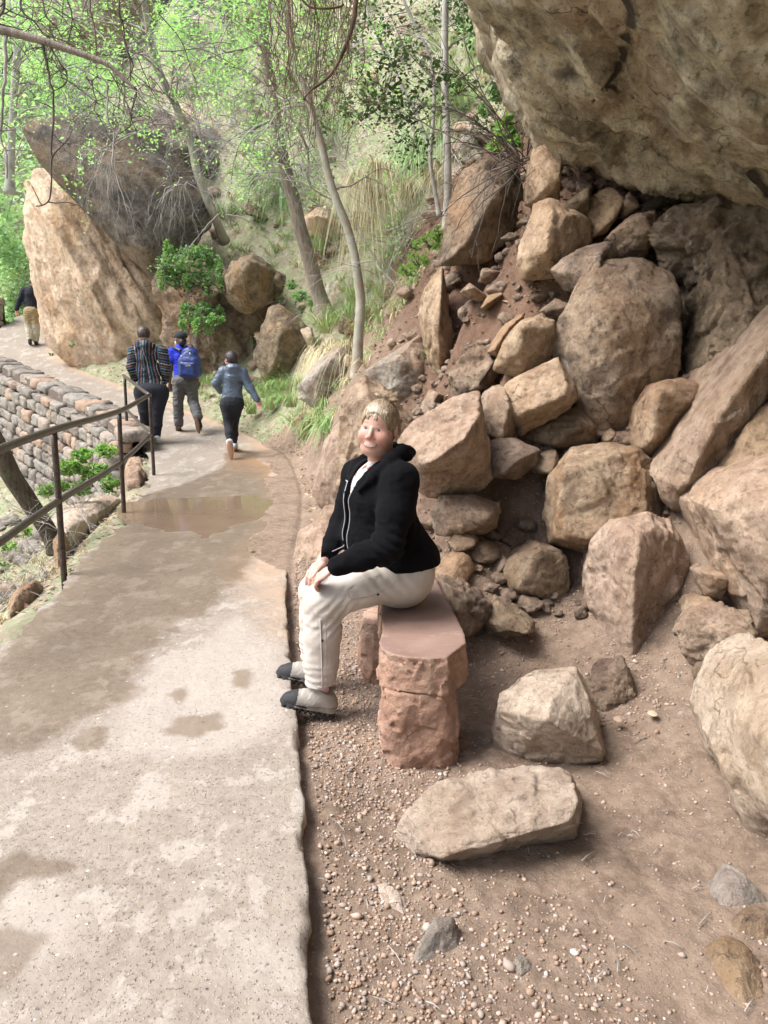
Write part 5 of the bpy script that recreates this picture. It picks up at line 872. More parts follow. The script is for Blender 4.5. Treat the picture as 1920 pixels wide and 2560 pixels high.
def jl(a, z, off=.0):   # along the jacket edge in front of the torso
    c = J['chest']; w_ = .022+.040*max(0, min(1, (z-.93)/.18))**1.2-.010*max(0, min(1, (.8-z)/.2)); lx = -.012+a*(w_+.001); fy = .3
    for _ in range(400):
        p = c+TL[:, 0]*(lx+a*.004)+TL[:, 1]*fy; p = np.array((p[0], p[1], z))
        if F_.sample(p) < .0: break
        fy -= .001
    return p+TL[:, 1]*.001
for a in (-1, 1): tube(mb, smooth_path([jl(a, z) for z in np.linspace(.66, 1.03, 12)], 30), .0026, 6, (.35, .36, .38))
tube(mb, [jl(-1, 1.03), jl(-1, 1.03)+TL[:, 0]*-.035+TL[:, 1]*-.008], .003, 6, (.55, .5, .62)); mb.build('zipper', M['glossy'], woman, usecol=True)
# shirt: front and the hem spreading over the hips
F_ = Field((-.28, 3.2, .40), (.34, 3.98, 1.14), .006); F_.ell(J['pelvis']+np.array((.006, 0, .03)), (.172, .190, .155), None, .03); F_.ell(J['belly'], (.178, .18, .16), TL, .05); F_.ell(tl(J['chest'], 0, .01, 0), (.17, .150, .16), TL, .05); F_.cone(tl(J['ntop'], 0, .02, -.05), J['ntop'], .075, .055, .03)
F_.op(lambda X, Y, Z: (Z-(.520+.05*np.clip((.03-X)/.10, 0, 1.3)+.012*np.sin(X*38))), (-.3, 3.1, .3), (.4, 4, .75), .003, 's'); F_.perturb(lambda P: -.004*fbm(P*np.array((26, 26, 8)), 3, 3, ridge=True)*(P[:, 2] < .66), .02); V, Q = F_.net(1)
sc_ = fbm(V*np.array((38, 38, 38)), 3, 12); top = V[:, 2] > .7; c = np.zeros((len(V), 3))+(.62, .58, .53); c[(V[:, 0] > .13) & (sc_ > .22) & ~top] = (.42, .37, .35); c[top & (sc_ > .18)] = (.30, .34, .38); c[top & (fbm(V*30, 2, 44) > .42)] = (.30, .08, .05); c[top & (sc_ < -.35)] = (.62, .70, .72); mesh('shirt', V, Q, M['cloth'], woman, col=c)
mb = MB(); C0 = J['ntop']; tube(mb, smooth_path([tl(C0, a, .062-.2*a*a+.01, -.035-.02*abs(1-abs(a)/.05)) for a in (-.05, -.03, 0, .03, .05)], 24), .0013, 5, (.6, .6, .6)); mb.build('necklace', M['glossy'], woman, usecol=True)
# trousers
F_ = Field((-.50, 3.2, .04), (.34, 3.98, .76), .0048); F_.ell(J['pelvis']+np.array((.004, 0, -.015)), (.168, .190, .17), None, .04)
kz = np.array((0, 0, 1.))
for a, r in (('N', (.122, .100, .090, .086, .078, .070)), ('F', (.115, .092, .082, .078, .072, .066))):
    hp_, kn_, an_ = J['hip'+a], J['kn'+a], J['an'+a]; mid = (hp_+kn_)/2+np.array((0, 0, .012)); F_.chain([hp_, mid, kn_+np.array((.01, 0, -.004)), kn_*.62+an_*.38+np.array((.008, 0, 0)), kn_*.25+an_*.75+np.array((.004, 0, 0)), an_+np.array((0, 0, -.02))], r, .02, .04)
    F_.half(an_+np.array((0, 0, .002)), (.1, 0, -1), .002, (an_-np.array((.13, .13, .1)), an_+np.array((.13, .13, .1)))); F_.ell(an_+np.array((0, 0, -.005)), (.056, .056, .03), None, .004, 's')
F_.half((0, 0, .415), (0, 0, -1), .012, ((-.02, 3.2, .2), (.4, 4.0, .5))); F_.op(lambda X, Y, Z: .415-Z-(X+.02)*0-10*np.maximum(0, .0-X), (-.06, 3.2, .3), (.4, 4, .42), .01, 's') if False else None
def tf(P):
    r = 0
    for a in 'NF':
        q = P-(J['kn'+a]+np.array((.055, 0, -.05))); r = r-.009*np.exp(-(q**2).sum(1)/.09**2)*np.sin(((q@np.array((.75, 0, -.65)))*170)+2*fbm(P*9, 2, 3))
        q = P-(J['an'+a]+np.array((0, 0, .06))); r = r-.004*np.exp(-(q**2).sum(1)/.09**2)*np.sin(P[:, 2]*190+3*fbm(P*10, 2, 3))
    q = P-(J['hipN']+np.array((-.08, -.1, .03))); r = r-.006*np.exp(-(q**2).sum(1)/.11**2)*np.sin((q@np.array((.8, 0, .75)))*130+2*fbm(P*9, 2, 7))
    return r-.0045*fbm(P*np.array((10, 10, 16)), 3, 3, ridge=True)
F_.perturb(tf, .025); V, Q = F_.net(1); c = lerpc((.44, .40, .36), (.53, .49, .445), fbm(V*12, 3, 3)*.5+.5); FT = F_; trous = mesh('trousers', V, Q, M['cloth'], woman, col=c)
mb = MB()
def ontr(fr, x, y):   # nearest trouser surface under a photo point
    r_, f, u_ = ray(fr, x, y); d = np.array((r_, f, u_)); tt = 3.1
    for _ in range(400):
        p = np.array((0, 0, CH))+d*tt
        if FT.sample(np.clip(p, FT.lo+.01, FT.lo+(FT.n-3)*FT.h)) < .0: break
        tt += .0025
    return p-d*.002
for line, rr, cc in [([(385, 600), (392, 770), (398, 950), (402, 1140)], .0035, (.46, .41, .36)), ([(425, 610), (432, 780), (435, 960), (436, 1140)], .0014, (.42, .37, .33)), ([(600, 395), (640, 440), (760, 420), (860, 385), (990, 300)], .0014, (.45, .4, .36)), ([(590, 370), (660, 320), (780, 270), (860, 250)], .0012, (.45, .4, .36)),
                     ([(420, 560), (520, 520), (640, 450), (800, 420)], .0011, (.47, .42, .38)), ([(270, 470), (300, 520), (350, 560), (420, 585), (500, 590)], .0012, (.45, .4, .36)), ([(270, 1105), (340, 1130), (420, 1140), (500, 1130)], .0013, (.42, .37, .33)), ([(870, 200), (950, 330), (960, 440)], .0012, (.45, .4, .36))]:
    tube(mb, smooth_path([ontr('r', *q) for q in line], 24), rr, 5, cc)
for q in ((845, 402), (399, 771)): p = ontr('r', *q); mb.add(ico(2)[0]*(.0065, .0045, .0065)+p, ico(2)[1], (.02, .018, .016))
mb.build('seam', M['cloth'], trous, usecol=True)
def shoe(hl_, d, parent, name='shoe'):
    """trail shoe: upper, dark sole and toe cap"""
    d = np.array(d, float)/np.linalg.norm(d); R = frame(d, (0, 0, 1)); q = lambda a, b, c_: hl_+R[:, 0]*a+R[:, 1]*b+R[:, 2]*c_
    F_ = Field(hl_-np.array((.2, .16, .16))+R[:, 1]*.1, hl_+np.array((.2, .16, .16))+R[:, 1]*.1, .0036); F_.chain([q(0, .0, .0), q(0, .08, -.002), q(0, .155, -.012), q(0, .192, -.018)], [.043, .044, .042, .034], .03); F_.chain([q(0, .010, .0), q(0, .035, .060)], [.038, .046], .03); F_.chain([q(0, .03, .04), q(0, .11, .012)], [.038, .036], .03); F_.ell(q(0, .038, .08), (.030, .034, .03), R, .006, 's')
    F_.half(q(0, .1, -.033), -R[:, 2], .004); F_.half(q(0, .015, .062), R[:, 2]-.25*R[:, 1], .006)
    F_.perturb(lambda P: .0012*fbm(P*90, 2, 3), .01); V, Q = F_.net(1); l_ = (V-hl_)@R; st = np.sin((l_[:, 1]+.5*l_[:, 2])*170); c = np.zeros((len(V), 3))+(.30, .275, .24); c[(st > .8) & (l_[:, 2] > .0) & (l_[:, 1] > .06) & (l_[:, 1] < .14)] = (.40, .38, .35); c[(np.abs(l_[:, 2]+.008+.1*(l_[:, 1]-.05)) < .004)] = (.18, .165, .14); c[(l_[:, 1] > .155) | ((l_[:, 2] < -.016) & (l_[:, 1] > .10))] = (.020, .021, .024)
    sh = mesh(name, V, Q, M['shoe'], parent, col=c); F_ = Field(hl_-np.array((.2, .16, .16))+R[:, 1]*.1, hl_+np.array((.2, .16, .16))+R[:, 1]*.1, .0036)
    F_.chain([q(0, -.004, -.030), q(0, .08, -.03), q(0, .16, -.032), q(0, .200, -.024)], [.041, .038, .042, .030], .03); F_.half(q(0, .1, -.018), R[:, 2], .003); F_.half(q(0, .1, -.052), -R[:, 2], .003); F_.perturb(lambda P: .004*np.sign(np.sin(((P-hl_)@R[:, 1])*230))*(((P-hl_)@R[:, 2]) < -.036), .01)
    V, Q = F_.net(1); l_ = (V-hl_)@R; c = np.zeros((len(V), 3))+(.018, .018, .02); c[(l_[:, 2] > -.030) & (l_[:, 1] < .16)] = (.30, .28, .24); mesh('sole', V, Q, M['shoe'], sh, col=c)
    mb = MB()
    for i in range(5): b0 = .065+i*.021; tube(mb, smooth_path([q(-.022, b0, .034-i*.0075), q(0, b0+.006, .046-i*.0085), q(.022, b0, .034-i*.0075)], 8), .0023, 5, (.62, .56, .28) if i % 2 else (.6, .6, .58))
    mb.build('lace', M['shoe'], sh, usecol=True)
shoe(np.array((J['anN'][0]+.040, J['anN'][1], -.008)), (-1, -.10, .27), woman); shoe(np.array((J['anF'][0]+.035, J['anF'][1], -.006)), (-1, -.05, .25), woman)
for a in 'NF': mb = MB(); tube(mb, [J['an'+a]+np.array((.004, 0, -.075)), J['an'+a]+np.array((.004, 0, .03))], [.036, .040], 16, (.72, .50, .52)); mb.build('sock', M['cloth'], woman, usecol=True)
mb = MB(); d = wN-J['elN']; d /= np.linalg.norm(d); pw = J['wrN']-d*-.012; tube(mb, [pw-d*.010, pw+d*.010], .0315, 20, (.035, .075, .085), cap=False); tube(mb, [pw-d*.010, pw+d*.010], .0300, 20, (.035, .075, .085), cap=False); mb.build('wristband', M['glossy'], woman, usecol=True)
mb = MB(); pr_ = kN+np.array((-.012, -.010, -.006)); a = np.linspace(0, 2*np.pi, 17); rr = frame(kN-wN, (0, 0, 1)); tube(mb, [pr_+rr[:, 0]*.0095*math.cos(x)+rr[:, 2]*.0095*math.sin(x)+rr[:, 0]*.018 for x in a], .0012, 5, (.75, .5, .15)); mb.build('ring', M['glossy'], woman, usecol=True)

# --- walkers
def walker(label, fr, Y, D, cols, extra=None, h=.0085, cap=False):
    q = lambda k: PT(D[k][0], D[k][1], Y+(D[k][2] if len(D[k]) > 2 else 0), fr); s = FR[fr][2]*Y/F; J = {k: q(k) for k in D if k[0] != '_'}
    allp = np.array(list(J.values())); lo, hi = allp.min(0)-.24, allp.max(0)+.24
    # body
    F_ = Field(lo, hi, h); hd = J['head']; hr = D['_hr']*s; HF = frame(D['_hf'], (0, 0, 1)); F_.ell(hd, (hr*.86, hr*1.05, hr*1.16), HF, .02); F_.ell(hd+HF[:, 1]*hr*.35-np.array((0, 0, hr*.45)), (hr*.62, hr*.62, hr*.7), HF, .03); F_.ell(hd+HF[:, 1]*hr*1.12-np.array((0, 0, hr*.15)), (hr*.15, hr*.18, hr*.2), HF, .02)
    for a in (-1, 1): F_.ell(hd+HF[:, 0]*a*hr*.88-np.array((0, 0, hr*.1)), (hr*.12, hr*.2, hr*.3), HF, .01)
    tw = D['_tw']*s; F_.chain([hd, J['neck'], J['chest']], [hr*.55, hr*.50, tw*.34], .03); F_.chain([J['chest'], J['waist'], J['hips']], [tw*.38, tw*.38, tw*.42], .03); F_.cone(J['shL'], J['shR'], .05, .05, .04)
    for a in 'LR':
        F_.chain([J['sh'+a], J['el'+a], J['wr'+a]], [.045, .036, .026], .02); w_, d = J['wr'+a], J['ha'+a]-J['wr'+a]; L = np.linalg.norm(d)+1e-6; d = d/L; R = frame(d, (1, .3, 0)); F_.ell(w_+d*.05, (.018, .05, .038), R, .015)
        for i in range(4): b0 = w_+d*.085+R[:, 2]*(-.027+.018*i); F_.chain([b0, b0+d*.035+R[:, 0]*.006, b0+d*.06+R[:, 0]*.018], [.0095, .0085, .0075], .004)
        F_.chain([w_+d*.03+R[:, 2]*.035, w_+d*.07+R[:, 2]*.05, w_+d*.09+R[:, 2]*.045], [.012, .010, .009], .008)
        F_.chain([J['hips']+(J['hip'+a]-J['hips'])*.9, J['hip'+a], J['kn'+a], J['an'+a]], [.09, D['_th']*s*.8, D['_kn']*s*.8, .034], .03); F_.chain([J['an'+a], J['to'+a]], [.034, .022], .02)
    V, Q = F_.net(1); o = mesh('person', V, Q, M['skin'], col=lerpc(cols['skin'], np.array(cols['skin'])*1.25, fbm(V*25, 2, 3)*.5+.5), origin=tuple((J['anL']+J['anR'])/2*[1, 1, 0]+[0, 0, min(J['toL'][2], J['toR'][2])-.03])); tag(o, label, 'person')
    # hair
    if 'hair' in cols:
        F_ = Field(hd-hr*2.4, hd+hr*2.4, .006); F_.ell(hd-HF[:, 1]*hr*.12+np.array((0, 0, hr*.12)), (hr*.98, hr*1.08, hr*1.12), HF, .01); F_.ell(hd+HF[:, 1]*hr*1.0-np.array((0, 0, hr*.45)), (hr*.95, hr*.75, hr*1.05), HF, .02, 's'); F_.half(hd-np.array((0, 0, hr*.62)), (0, 0, -1), .02)
        if D.get('_pony'): F_.chain([hd-HF[:, 1]*hr*.5, PT(*D['_pony'][0], Y, fr), PT(*D['_pony'][1], Y, fr)], [hr*.75, hr*.62, hr*.38], .03)
        F_.perturb(lambda P: .006*fbm(P*np.array((120, 120, 30)), 3, 3), .02); V, Q = F_.net(0); mesh('hair', V, Q, M['hair'], o, col=lerpc(cols['hair'], np.array(cols['hair'])*3+.01, np.clip(.3+fbm(V*np.array((90, 90, 20)), 2, 3), 0, 1)))
    # top
    F_ = Field(lo, hi, h*.9); F_.cone(J['shL'], J['shR'], D['_sh']*s, D['_sh']*s, .05); F_.chain([J['neck']-np.array((0, 0, .02)), J['chest']], [hr*.72, tw*.8], .04)
    for c_, w_, t_ in ((J['chest'], 1.0, .72), (J['waist'], D['_ww'], .72), (J['hips'], D['_hw'], .8)): F_.ell(c_, (tw*w_, tw*t_*.8, tw*1.0), None, .06)
    for a in 'LR':
        e = D['_sl']; r3 = D['_ar']*s
        if e >= 1: F_.chain([J['sh'+a], J['el'+a], J['wr'+a]], [r3*1.2, r3, r3*.75], .025, .04)
        else: F_.chain([J['sh'+a], J['sh'+a]+(J['el'+a]-J['sh'+a])*e], [r3*1.2, r3*1.05], .025, .04)
    if D.get('_hood'): F_.ell(J['neck']+np.array((0, -.06, -.03)), (hr*1.15, hr*.75, hr*.8), None, .03); F_.ell(J['neck']+np.array((0, -.03, -.02)), (hr*1.1, hr*.9, hr*.4), None, .02)
    hz = J['hem'][2]; F_.half((0, 0, hz), (0, 0, -1), .006, (np.array((J['hips'][0]-tw*1.35, lo[1], lo[2])), np.array((J['hips'][0]+tw*1.35, hi[1], hz+.02)))); F_.perturb(lambda P: -.007*fbm(P*np.array((9, 9, 16)), 3, 5, ridge=True)-.004*fbm(P*np.array((22, 22, 30)), 2, 7, ridge=True), .03)
    V, Q = F_.net(1); o1 = mesh(cols.get('topname', 'jacket'), V, Q, M[cols.get('topmat', 'cloth')], o, col=cols['top'](V, J) if callable(cols['top']) else lerpc(cols['top'], np.array(cols['top'])*1.2, fbm(V*6, 2, 3)*.5+.5))
    # trousers
    F_ = Field(lo, hi, h*.9); F_.ell(J['hips']-np.array((0, 0, .04)), (D['_hipw']*s, D['_hipw']*s*.72, .14), None, .04)
    for a in 'LR': F_.chain([J['hip'+a], J['kn'+a], J['kn'+a]*.5+J['an'+a]*.5+np.array((0, 0, 0)), J['an'+a]+(J['kn'+a]-J['an'+a])*.06], [D['_th']*s, D['_kn']*s, D['_cf']*s, D['_ak']*s], .02, .05)
    F_.perturb(lambda P: -D.get('_fold', .004)*fbm(P*np.array((12, 12, 20)), 3, 5, ridge=True), .03); V, Q = F_.net(1); mesh('trousers', V, Q, M['cloth'], o, col=cols['pants'](V, J) if callable(cols['pants']) else lerpc(cols['pants'], np.array(cols['pants'])*1.35, fbm(V*7, 2, 3)*.5+.5))
    # shoes
    for a in 'LR':
        an, to = J['an'+a], J['to'+a]; d = to-an; L = np.linalg.norm(d); d /= L; F_ = Field(np.minimum(an, to)-.12, np.maximum(an, to)+.12, .006); upv = np.array(D.get('_su'+a, (0, 0, 1)), float); R = frame(d, upv)
        F_.chain([an-d*.02-R[:, 2]*.02, to-d*.05], [.046, .043], .03); F_.cone(an, an+(J['kn'+a]-an)*.06, .044, .045, .02); V, Q = F_.net(1); sh = mesh('shoe', V, Q, M['shoe'], o, col=lerpc(cols['shoe'], np.array(cols['shoe'])*.75, np.clip(fbm(V*30, 2, 3)*3, 0, 1)))
        F_ = Field(np.minimum(an, to)-.16, np.maximum(an, to)+.16, .006); F_.ell(an*.47+to*.53-R[:, 2]*.058, (.047, L*.72+.025, .018), R, .005); F_.half(an-R[:, 2]*.074, -R[:, 2], .003); V, Q = F_.net(1); mesh('sole', V, Q, M['shoe'], sh, col=np.zeros((len(V), 3))+cols['sole'])
    if extra: extra(o, J, s, q)
    return o
# striped hoodie
def stripes(V, J):
    c = np.zeros((len(V), 3))+(.012, .013, .02); pal = [(.55, .58, .62), (.05, .22, .33), (.45, .16, .12), (.75, .74, .72), (.10, .16, .35), (.30, .10, .10), (.20, .42, .46)]
    xs_ = (V[:, 0]-J['chest'][0])*(1+.12*np.sin(V[:, 2]*9))+.006*fbm(V*7, 2, 4)+(V[:, 2]-J['chest'][2])*.05*np.sign(V[:, 0]-J['chest'][0]); arm = np.zeros(len(V), bool)
    for a in 'LR':
        A, B_ = J['sh'+a], J['el'+a]; d = B_-A; sg = np.sign(A[0]-J['chest'][0]); arm |= ((V[:, 0]-J['chest'][0])*sg > abs(A[0]-J['chest'][0])*.86+(A[2]-V[:, 2])*.02)
    t_ = np.where(arm, V[:, 2]*1.15+.25*np.abs(V[:, 0]-J['chest'][0]), xs_)/.047; k = np.floor(t_).astype(int); fr2 = t_-k
    for i in range(7): m = (k % 7 == i) & (fr2 > .34) & (fr2 < .50+.16*(i % 3 == 1)); c[m] = np.array(pal[i])*.62
    m = (fr2 > .62) & (fr2 < .72) & (k % 2 == 0); c[m] = (.22, .23, .26); return c
D1 = dict(head=(292, 195), neck=(295, 285), chest=(330, 420), waist=(345, 590), hips=(375, 760), hem=(360, 778), shL=(195, 375), shR=(490, 380), elL=(165, 545), elR=(532, 560), wrL=(200, 665, .16), wrR=(525, 680, .12), haL=(235, 690, .2), haR=(500, 720, .16), hipL=(290, 830), hipR=(465, 830), knL=(305, 1010), knR=(440, 1030, -.02), anL=(325, 1240, .12), anR=(437, 1290, -.02), toL=(300, 1300, .22), toR=(440, 1345, .1),
          _hr=66, _hf=(-.35, .9, -.4), _tw=110, _sh=50, _ww=1.22, _hw=1.40, _sl=1, _ar=50, _hood=1, _hipw=172, _th=96, _kn=62, _cf=52, _ak=36)
sh_col = (.42, .48, .55)
def hood1(o, J, s, q):
    F_ = Field(J['chest']-.35, J['chest']+.38, .008); a = PT(345, 300, 12.4, 'g')+np.array((0, -.14, 0)); F_.ell(a+np.array((0, .03, -.02)), (.145, .05, .05), None, .02); F_.chain([a+np.array((0, -.0, -.03)), a+np.array((.01, -.01, -.12)), a+np.array((.03, -.01, -.22))], [.10, .07, .02], .03); F_.perturb(lambda P: .004*fbm(P*20, 2, 3), .02)
    V, Q = F_.net(1); mesh('hood', V, Q, M['cloth'], bpy.data.objects[o.name], col=stripes(V*np.array((1.15, 1, 1))+np.array((-.15*J['chest'][0]+.02, 0, 0)), J))
walker('tall walker in a multicoloured striped hooded pullover and black leggings nearest the railing', 'g', 12.35, D1, dict(skin=(.45, .26, .20), hair=(.03, .02, .016), top=stripes, topname='hoodie', pants=(.010, .012, .020), shoe=(.50, .55, .60), sole=(.72, .72, .70)), hood1)
# man with backpack
D2 = dict(head=(688, 238), neck=(700, 320), chest=(705, 420), waist=(715, 560), hips=(730, 660), hem=(730, 672), shL=(605, 380), shR=(815, 385), elL=(580, 580), elR=(865, 560), wrL=(570, 715, .05), wrR=(868, 690, .1), haL=(578, 790, .08), haR=(862, 750, .14), hipL=(675, 720), hipR=(795, 720), knL=(660, 930), knR=(820, 905, .04), anL=(668, 1155, .03), anR=(875, 1085, -.18), toL=(655, 1205, .22), toR=(900, 1205, -.20),
          _hr=60, _hf=(-.75, .65, 0), _tw=98, _sh=42, _ww=.98, _hw=1.12, _sl=.45, _ar=37, _hipw=122, _th=70, _kn=52, _cf=50, _ak=46, _fold=.012, _suR=(.35, .92, .35))
def pack(o, J, s, q):
    Yb = 13.1; bp_c = PT(785, 510, Yb-.20, 'g'); F_ = Field(bp_c-np.array((.27, .22, .34)), bp_c+np.array((.27, .22, .34)), .0075); R = frame((0.25, 1, 0), (.02, 0, 1)); F_.ell(bp_c+np.array((0, .0, .03)), (.165, .12, .245), R, .03); F_.box(bp_c-np.array((0, 0, .06)), (.185, .115, .175), R, .08, .04); F_.half(bp_c-np.array((0, 0, .235)), (0, 0, -1), .03); F_.box(bp_c+R@np.array((.02, -.12, -.09)), (.135, .04, .105), R, .035, .008); F_.perturb(lambda P: -.008*fbm(P*np.array((8, 8, 14)), 3, 5, ridge=True), .02)
    V, Q = F_.net(1); n_ = fbm(V*8, 3, 3)*.5+.5; b = mesh('backpack', V, Q, M['nylon'], o, col=lerpc((.018, .035, .15), (.035, .065, .24), n_)); mb = MB()
    w_ = lambda x, z, y=-.0: bp_c+R@np.array((x, y, z))
    for xs2 in ([w_(-.12, .02, -.145), w_(-.11, .0, -.165), w_(.0, .01, -.175), w_(.13, .0, -.165), w_(.15, -.02, -.14)], [w_(-.15, .16, -.06), w_(-.10, .2, -.08), w_(0, .215, -.085), w_(.1, .2, -.08), w_(.15, .16, -.06)]): tube(mb, smooth_path(xs2, 20), .006, 6, (.01, .015, .05))
    tube(mb, smooth_path([w_(-.08, .235, .0), w_(-.06, .30, -.0), w_(.04, .31, -.0), w_(.07, .24, 0)], 14), .011, 6, (.01, .015, .05)); mb.build('strap', M['nylon'], b, usecol=True)
    for (x, z) in ((-.085, .12), (.07, .17)): mb = MB(); mb.add(ico(2)[0]*(.010, .008, .022)+w_(x, z, -.12), ico(2)[1], (.7, .72, .75)); mb.build('buckle', M['glossy'], b, usecol=True)
    tc = bpy.data.curves.new('logo', 'FONT'); tc.body = 'JANSPORT'; tc.size = .021; tc.extrude = .0012; tc.align_x = 'CENTER'; tmp = bpy.data.objects.new('logo', tc); COL.objects.link(tmp); bpy.context.view_layer.update(); tm = bpy.data.meshes.new_from_object(tmp); bpy.data.objects.remove(tmp); tm.materials.append(mat_plain('logo white', (.75, .76, .78))); to = bpy.data.objects.new('logo', tm); COL.objects.link(to); to.parent = b; pl = w_(.055, -.035, -.168)-np.array(o.location)-np.array(b.location); to.location = pl; to.rotation_euler = (math.pi/2, 0, math.atan2(R[1, 0], R[0, 0]) if R[0, 0] > 0 else math.atan2(-R[1, 0], -R[0, 0]))
    mb = MB(); tube(mb, smooth_path([PT(600, 330, Yb-.03, 'g'), PT(640, 345, Yb-.13, 'g'), PT(690, 370, Yb-.20, 'g')], 12), .024, 8, (.012, .02, .06)); tube(mb, smooth_path([PT(790, 345, Yb-.03, 'g'), PT(780, 350, Yb-.13, 'g'), PT(770, 370, Yb-.17, 'g')], 12), .022, 8, (.012, .02, .06)); mb.build('shoulder_strap', M['nylon'], b, usecol=True)
    hc_ = J['head']; F_ = Field(hc_-.2, hc_+.22, .006); HF = frame((-.8, .6, 0), (0, 0, 1)); F_.ell(hc_+np.array((.01, -.01, .035)), (.10, .118, .085), HF, .01); F_.half(hc_+np.array((0, 0, .01)), (0, 0, -1), .006); F_.ell(hc_+HF[:, 1]*.13+np.array((0, 0, .022)), (.075, .075, .010), HF, .006); V, Q = F_.net(1); mesh('cap', V, Q, M['cloth'], o, col=np.zeros((len(V), 3))+(.018, .022, .032))
    F_ = Field(hc_-.2, hc_+.2, .006); F_.ell(hc_+HF[:, 1]*.085-np.array((0, 0, .07)), (.05, .045, .05), HF, .01); V, Q = F_.net(1); mesh('face_mask', V, Q, M['cloth'], o, col=np.zeros((len(V), 3))+(.5, .62, .70))
    F_ = Field(hc_-.24, hc_+.1, .006); F_.ell(hc_+np.array((.04, -.05, -.07)), (.068, .075, .085), None, .01); V, Q = F_.net(0); mesh('hair', V, Q, M['hair'], o, col=np.zeros((len(V), 3))+(.016, .013, .012))
walker('walker in a bright blue shirt and black cap carrying a navy blue backpack', 'g', 13.1, D2, dict(skin=(.19, .10, .07), top=(.018, .035, .50), topname='shirt', pants=(.10, .10, .105), shoe=(.02, .022, .025), sole=(.13, .075, .04)), pack)
# woman in grey
D3 = dict(head=(1222, 455), neck=(1250, 535), chest=(1240, 640), waist=(1238, 770), hips=(1235, 890), hem=(1230, 940), shL=(1140, 590), shR=(1345, 600), elL=(1065, 715), elR=(1425, 765, -.02), wrL=(1110, 795, .16), wrR=(1500, 890, -.06), haL=(1130, 770, .25), haR=(1522, 965, -.08), hipL=(1175, 955), hipR=(1285, 950), knL=(1195, 1150, -.02), knR=(1255, 1140, .12), anL=(1212, 1350, -.22), anR=(1262, 1370, .24), toL=(1232, 1475, -.20), toR=(1270, 1400, .40),
          _hr=66, _hf=(-.8, .6, 0), _pony=((1255, 510), (1262, 535)), _tw=104, _sh=42, _ww=1.0, _hw=1.12, _sl=1, _ar=43, _hood=1, _hipw=122, _th=68, _kn=46, _cf=42, _ak=26, _suL=(0, 1, .3))
def shades(o, J, s, q):
    mb = MB(); hd = J['head']; HF = frame((-.8, .6, 0), (0, 0, 1)); hr = 66*s
    for a in (-1, 1): V = ico(2)[0]*(.030, .006, .022); mb.add(hd+(V@HF.T)+HF[:, 1]*hr*1.0+HF[:, 0]*a*.034, ico(2)[1], (.01, .01, .01)); tube(mb, [hd+HF[:, 1]*hr*.98+HF[:, 0]*a*.06, hd+HF[:, 0]*a*hr*.92], .004, 5, (.01, .01, .01))
    mb.build('sunglasses', M['glossy'], o, usecol=True)
walker('dark haired woman walking away in a slate grey rain jacket and black leggings', 'g', 11.6, D3, dict(skin=(.50, .27, .22), hair=(.012, .009, .010), top=(.075, .105, .150), topmat='nylon', pants=(.010, .012, .018), shoe=(.55, .62, .70), sole=(.40, .22, .14)), shades)
# far man
D4 = dict(head=(690, 205), neck=(670, 300), chest=(640, 450), waist=(640, 620), hips=(655, 780), hem=(650, 845), shL=(500, 385), shR=(790, 400), elL=(415, 590), elR=(850, 600), wrL=(345, 765), wrR=(860, 770, .1), haL=(345, 865), haR=(850, 860, .1), hipL=(585, 900), hipR=(740, 900), knL=(600, 1120), knR=(745, 1140, .02), anL=(620, 1395, -.1), anR=(740, 1430, .05), toL=(622, 1440, .1), toR=(770, 1480, .2),
          _hr=72, _hf=(.3, .9, 0), _tw=128, _sh=60, _ww=1.08, _hw=1.15, _sl=1, _ar=55, _hipw=160, _th=88, _kn=72, _cf=68, _ak=56, _fold=.012)
def kp(V, J): z = V[:, 2]; k = sstep(J['knL'][2]-.05, J['knL'][2]+.12, z); return lerpc((.44, .41, .32), (.30, .235, .125), k)
walker('man in a black jacket and khaki trousers disappearing behind the great leaning rock', 'm', 19.3, D4, dict(skin=(.55, .25, .2), hair=(.05, .04, .03), top=(.010, .013, .022), pants=kp, shoe=(.04, .038, .035), sole=(.03, .03, .03)))
# ---------------------------------------------------------------- vegetation
def grow(mb, p, d, L, r, depth, droop=.3, wob=.35, tips=None, kids=3, seg=7, n=5, shrink=.62, spread=.8, col=None):
    P = [np.array(p, float)]; d = np.array(d, float); d /= np.linalg.norm(d)
    for i in range(seg):
        d = d+RN.normal(size=3)*wob*.35+np.array((0, 0, -droop*.12)); d /= np.linalg.norm(d); P.append(P[-1]+d*L/seg)
    tube(mb, P, np.linspace(r, r*.45, seg+1), n, col, cap=False)
    if depth > 0:
        for _ in range(kids):
            i = rnd.randint(2, seg); q = P[i]-P[i-1]; q /= np.linalg.norm(q); e = q+RN.normal(size=3)*spread*.55; grow(mb, P[i], e, L*shrink*rnd.uniform(.6, 1.1), r*.5, depth-1, droop, wob, tips, kids, seg, max(3, n-1), shrink, spread, col)
    elif tips is not None: tips.append(P[-1]); tips.append(P[len(P)//2]); tips.append(P[-3])
    return P
def leaves(C, size, mb=None, flat=.6, asp=.55, jit=.4):
    C = np.asarray(C, float); n = len(C); nr = RN.normal(size=(n, 3)); nr[:, 2] = np.abs(nr[:, 2])+flat; nr /= np.linalg.norm(nr, axis=1)[:, None]; a = np.cross(nr, RN.normal(size=(n, 3))); a /= np.linalg.norm(a, axis=1)[:, None]; b = np.cross(nr, a)
    s = (size*RN.uniform(1-jit, 1+jit, n))[:, None]; V = np.stack([C-a*s*.5, C+b*s*asp*.5+nr*s*.06, C+a*s*.5-nr*s*.08, C-b*s*asp*.5+nr*s*.06], 1).reshape(-1, 3); Fq = np.arange(n*4).reshape(-1, 4)
    if mb is not None: mb.add(V, Fq)
    return V, Fq
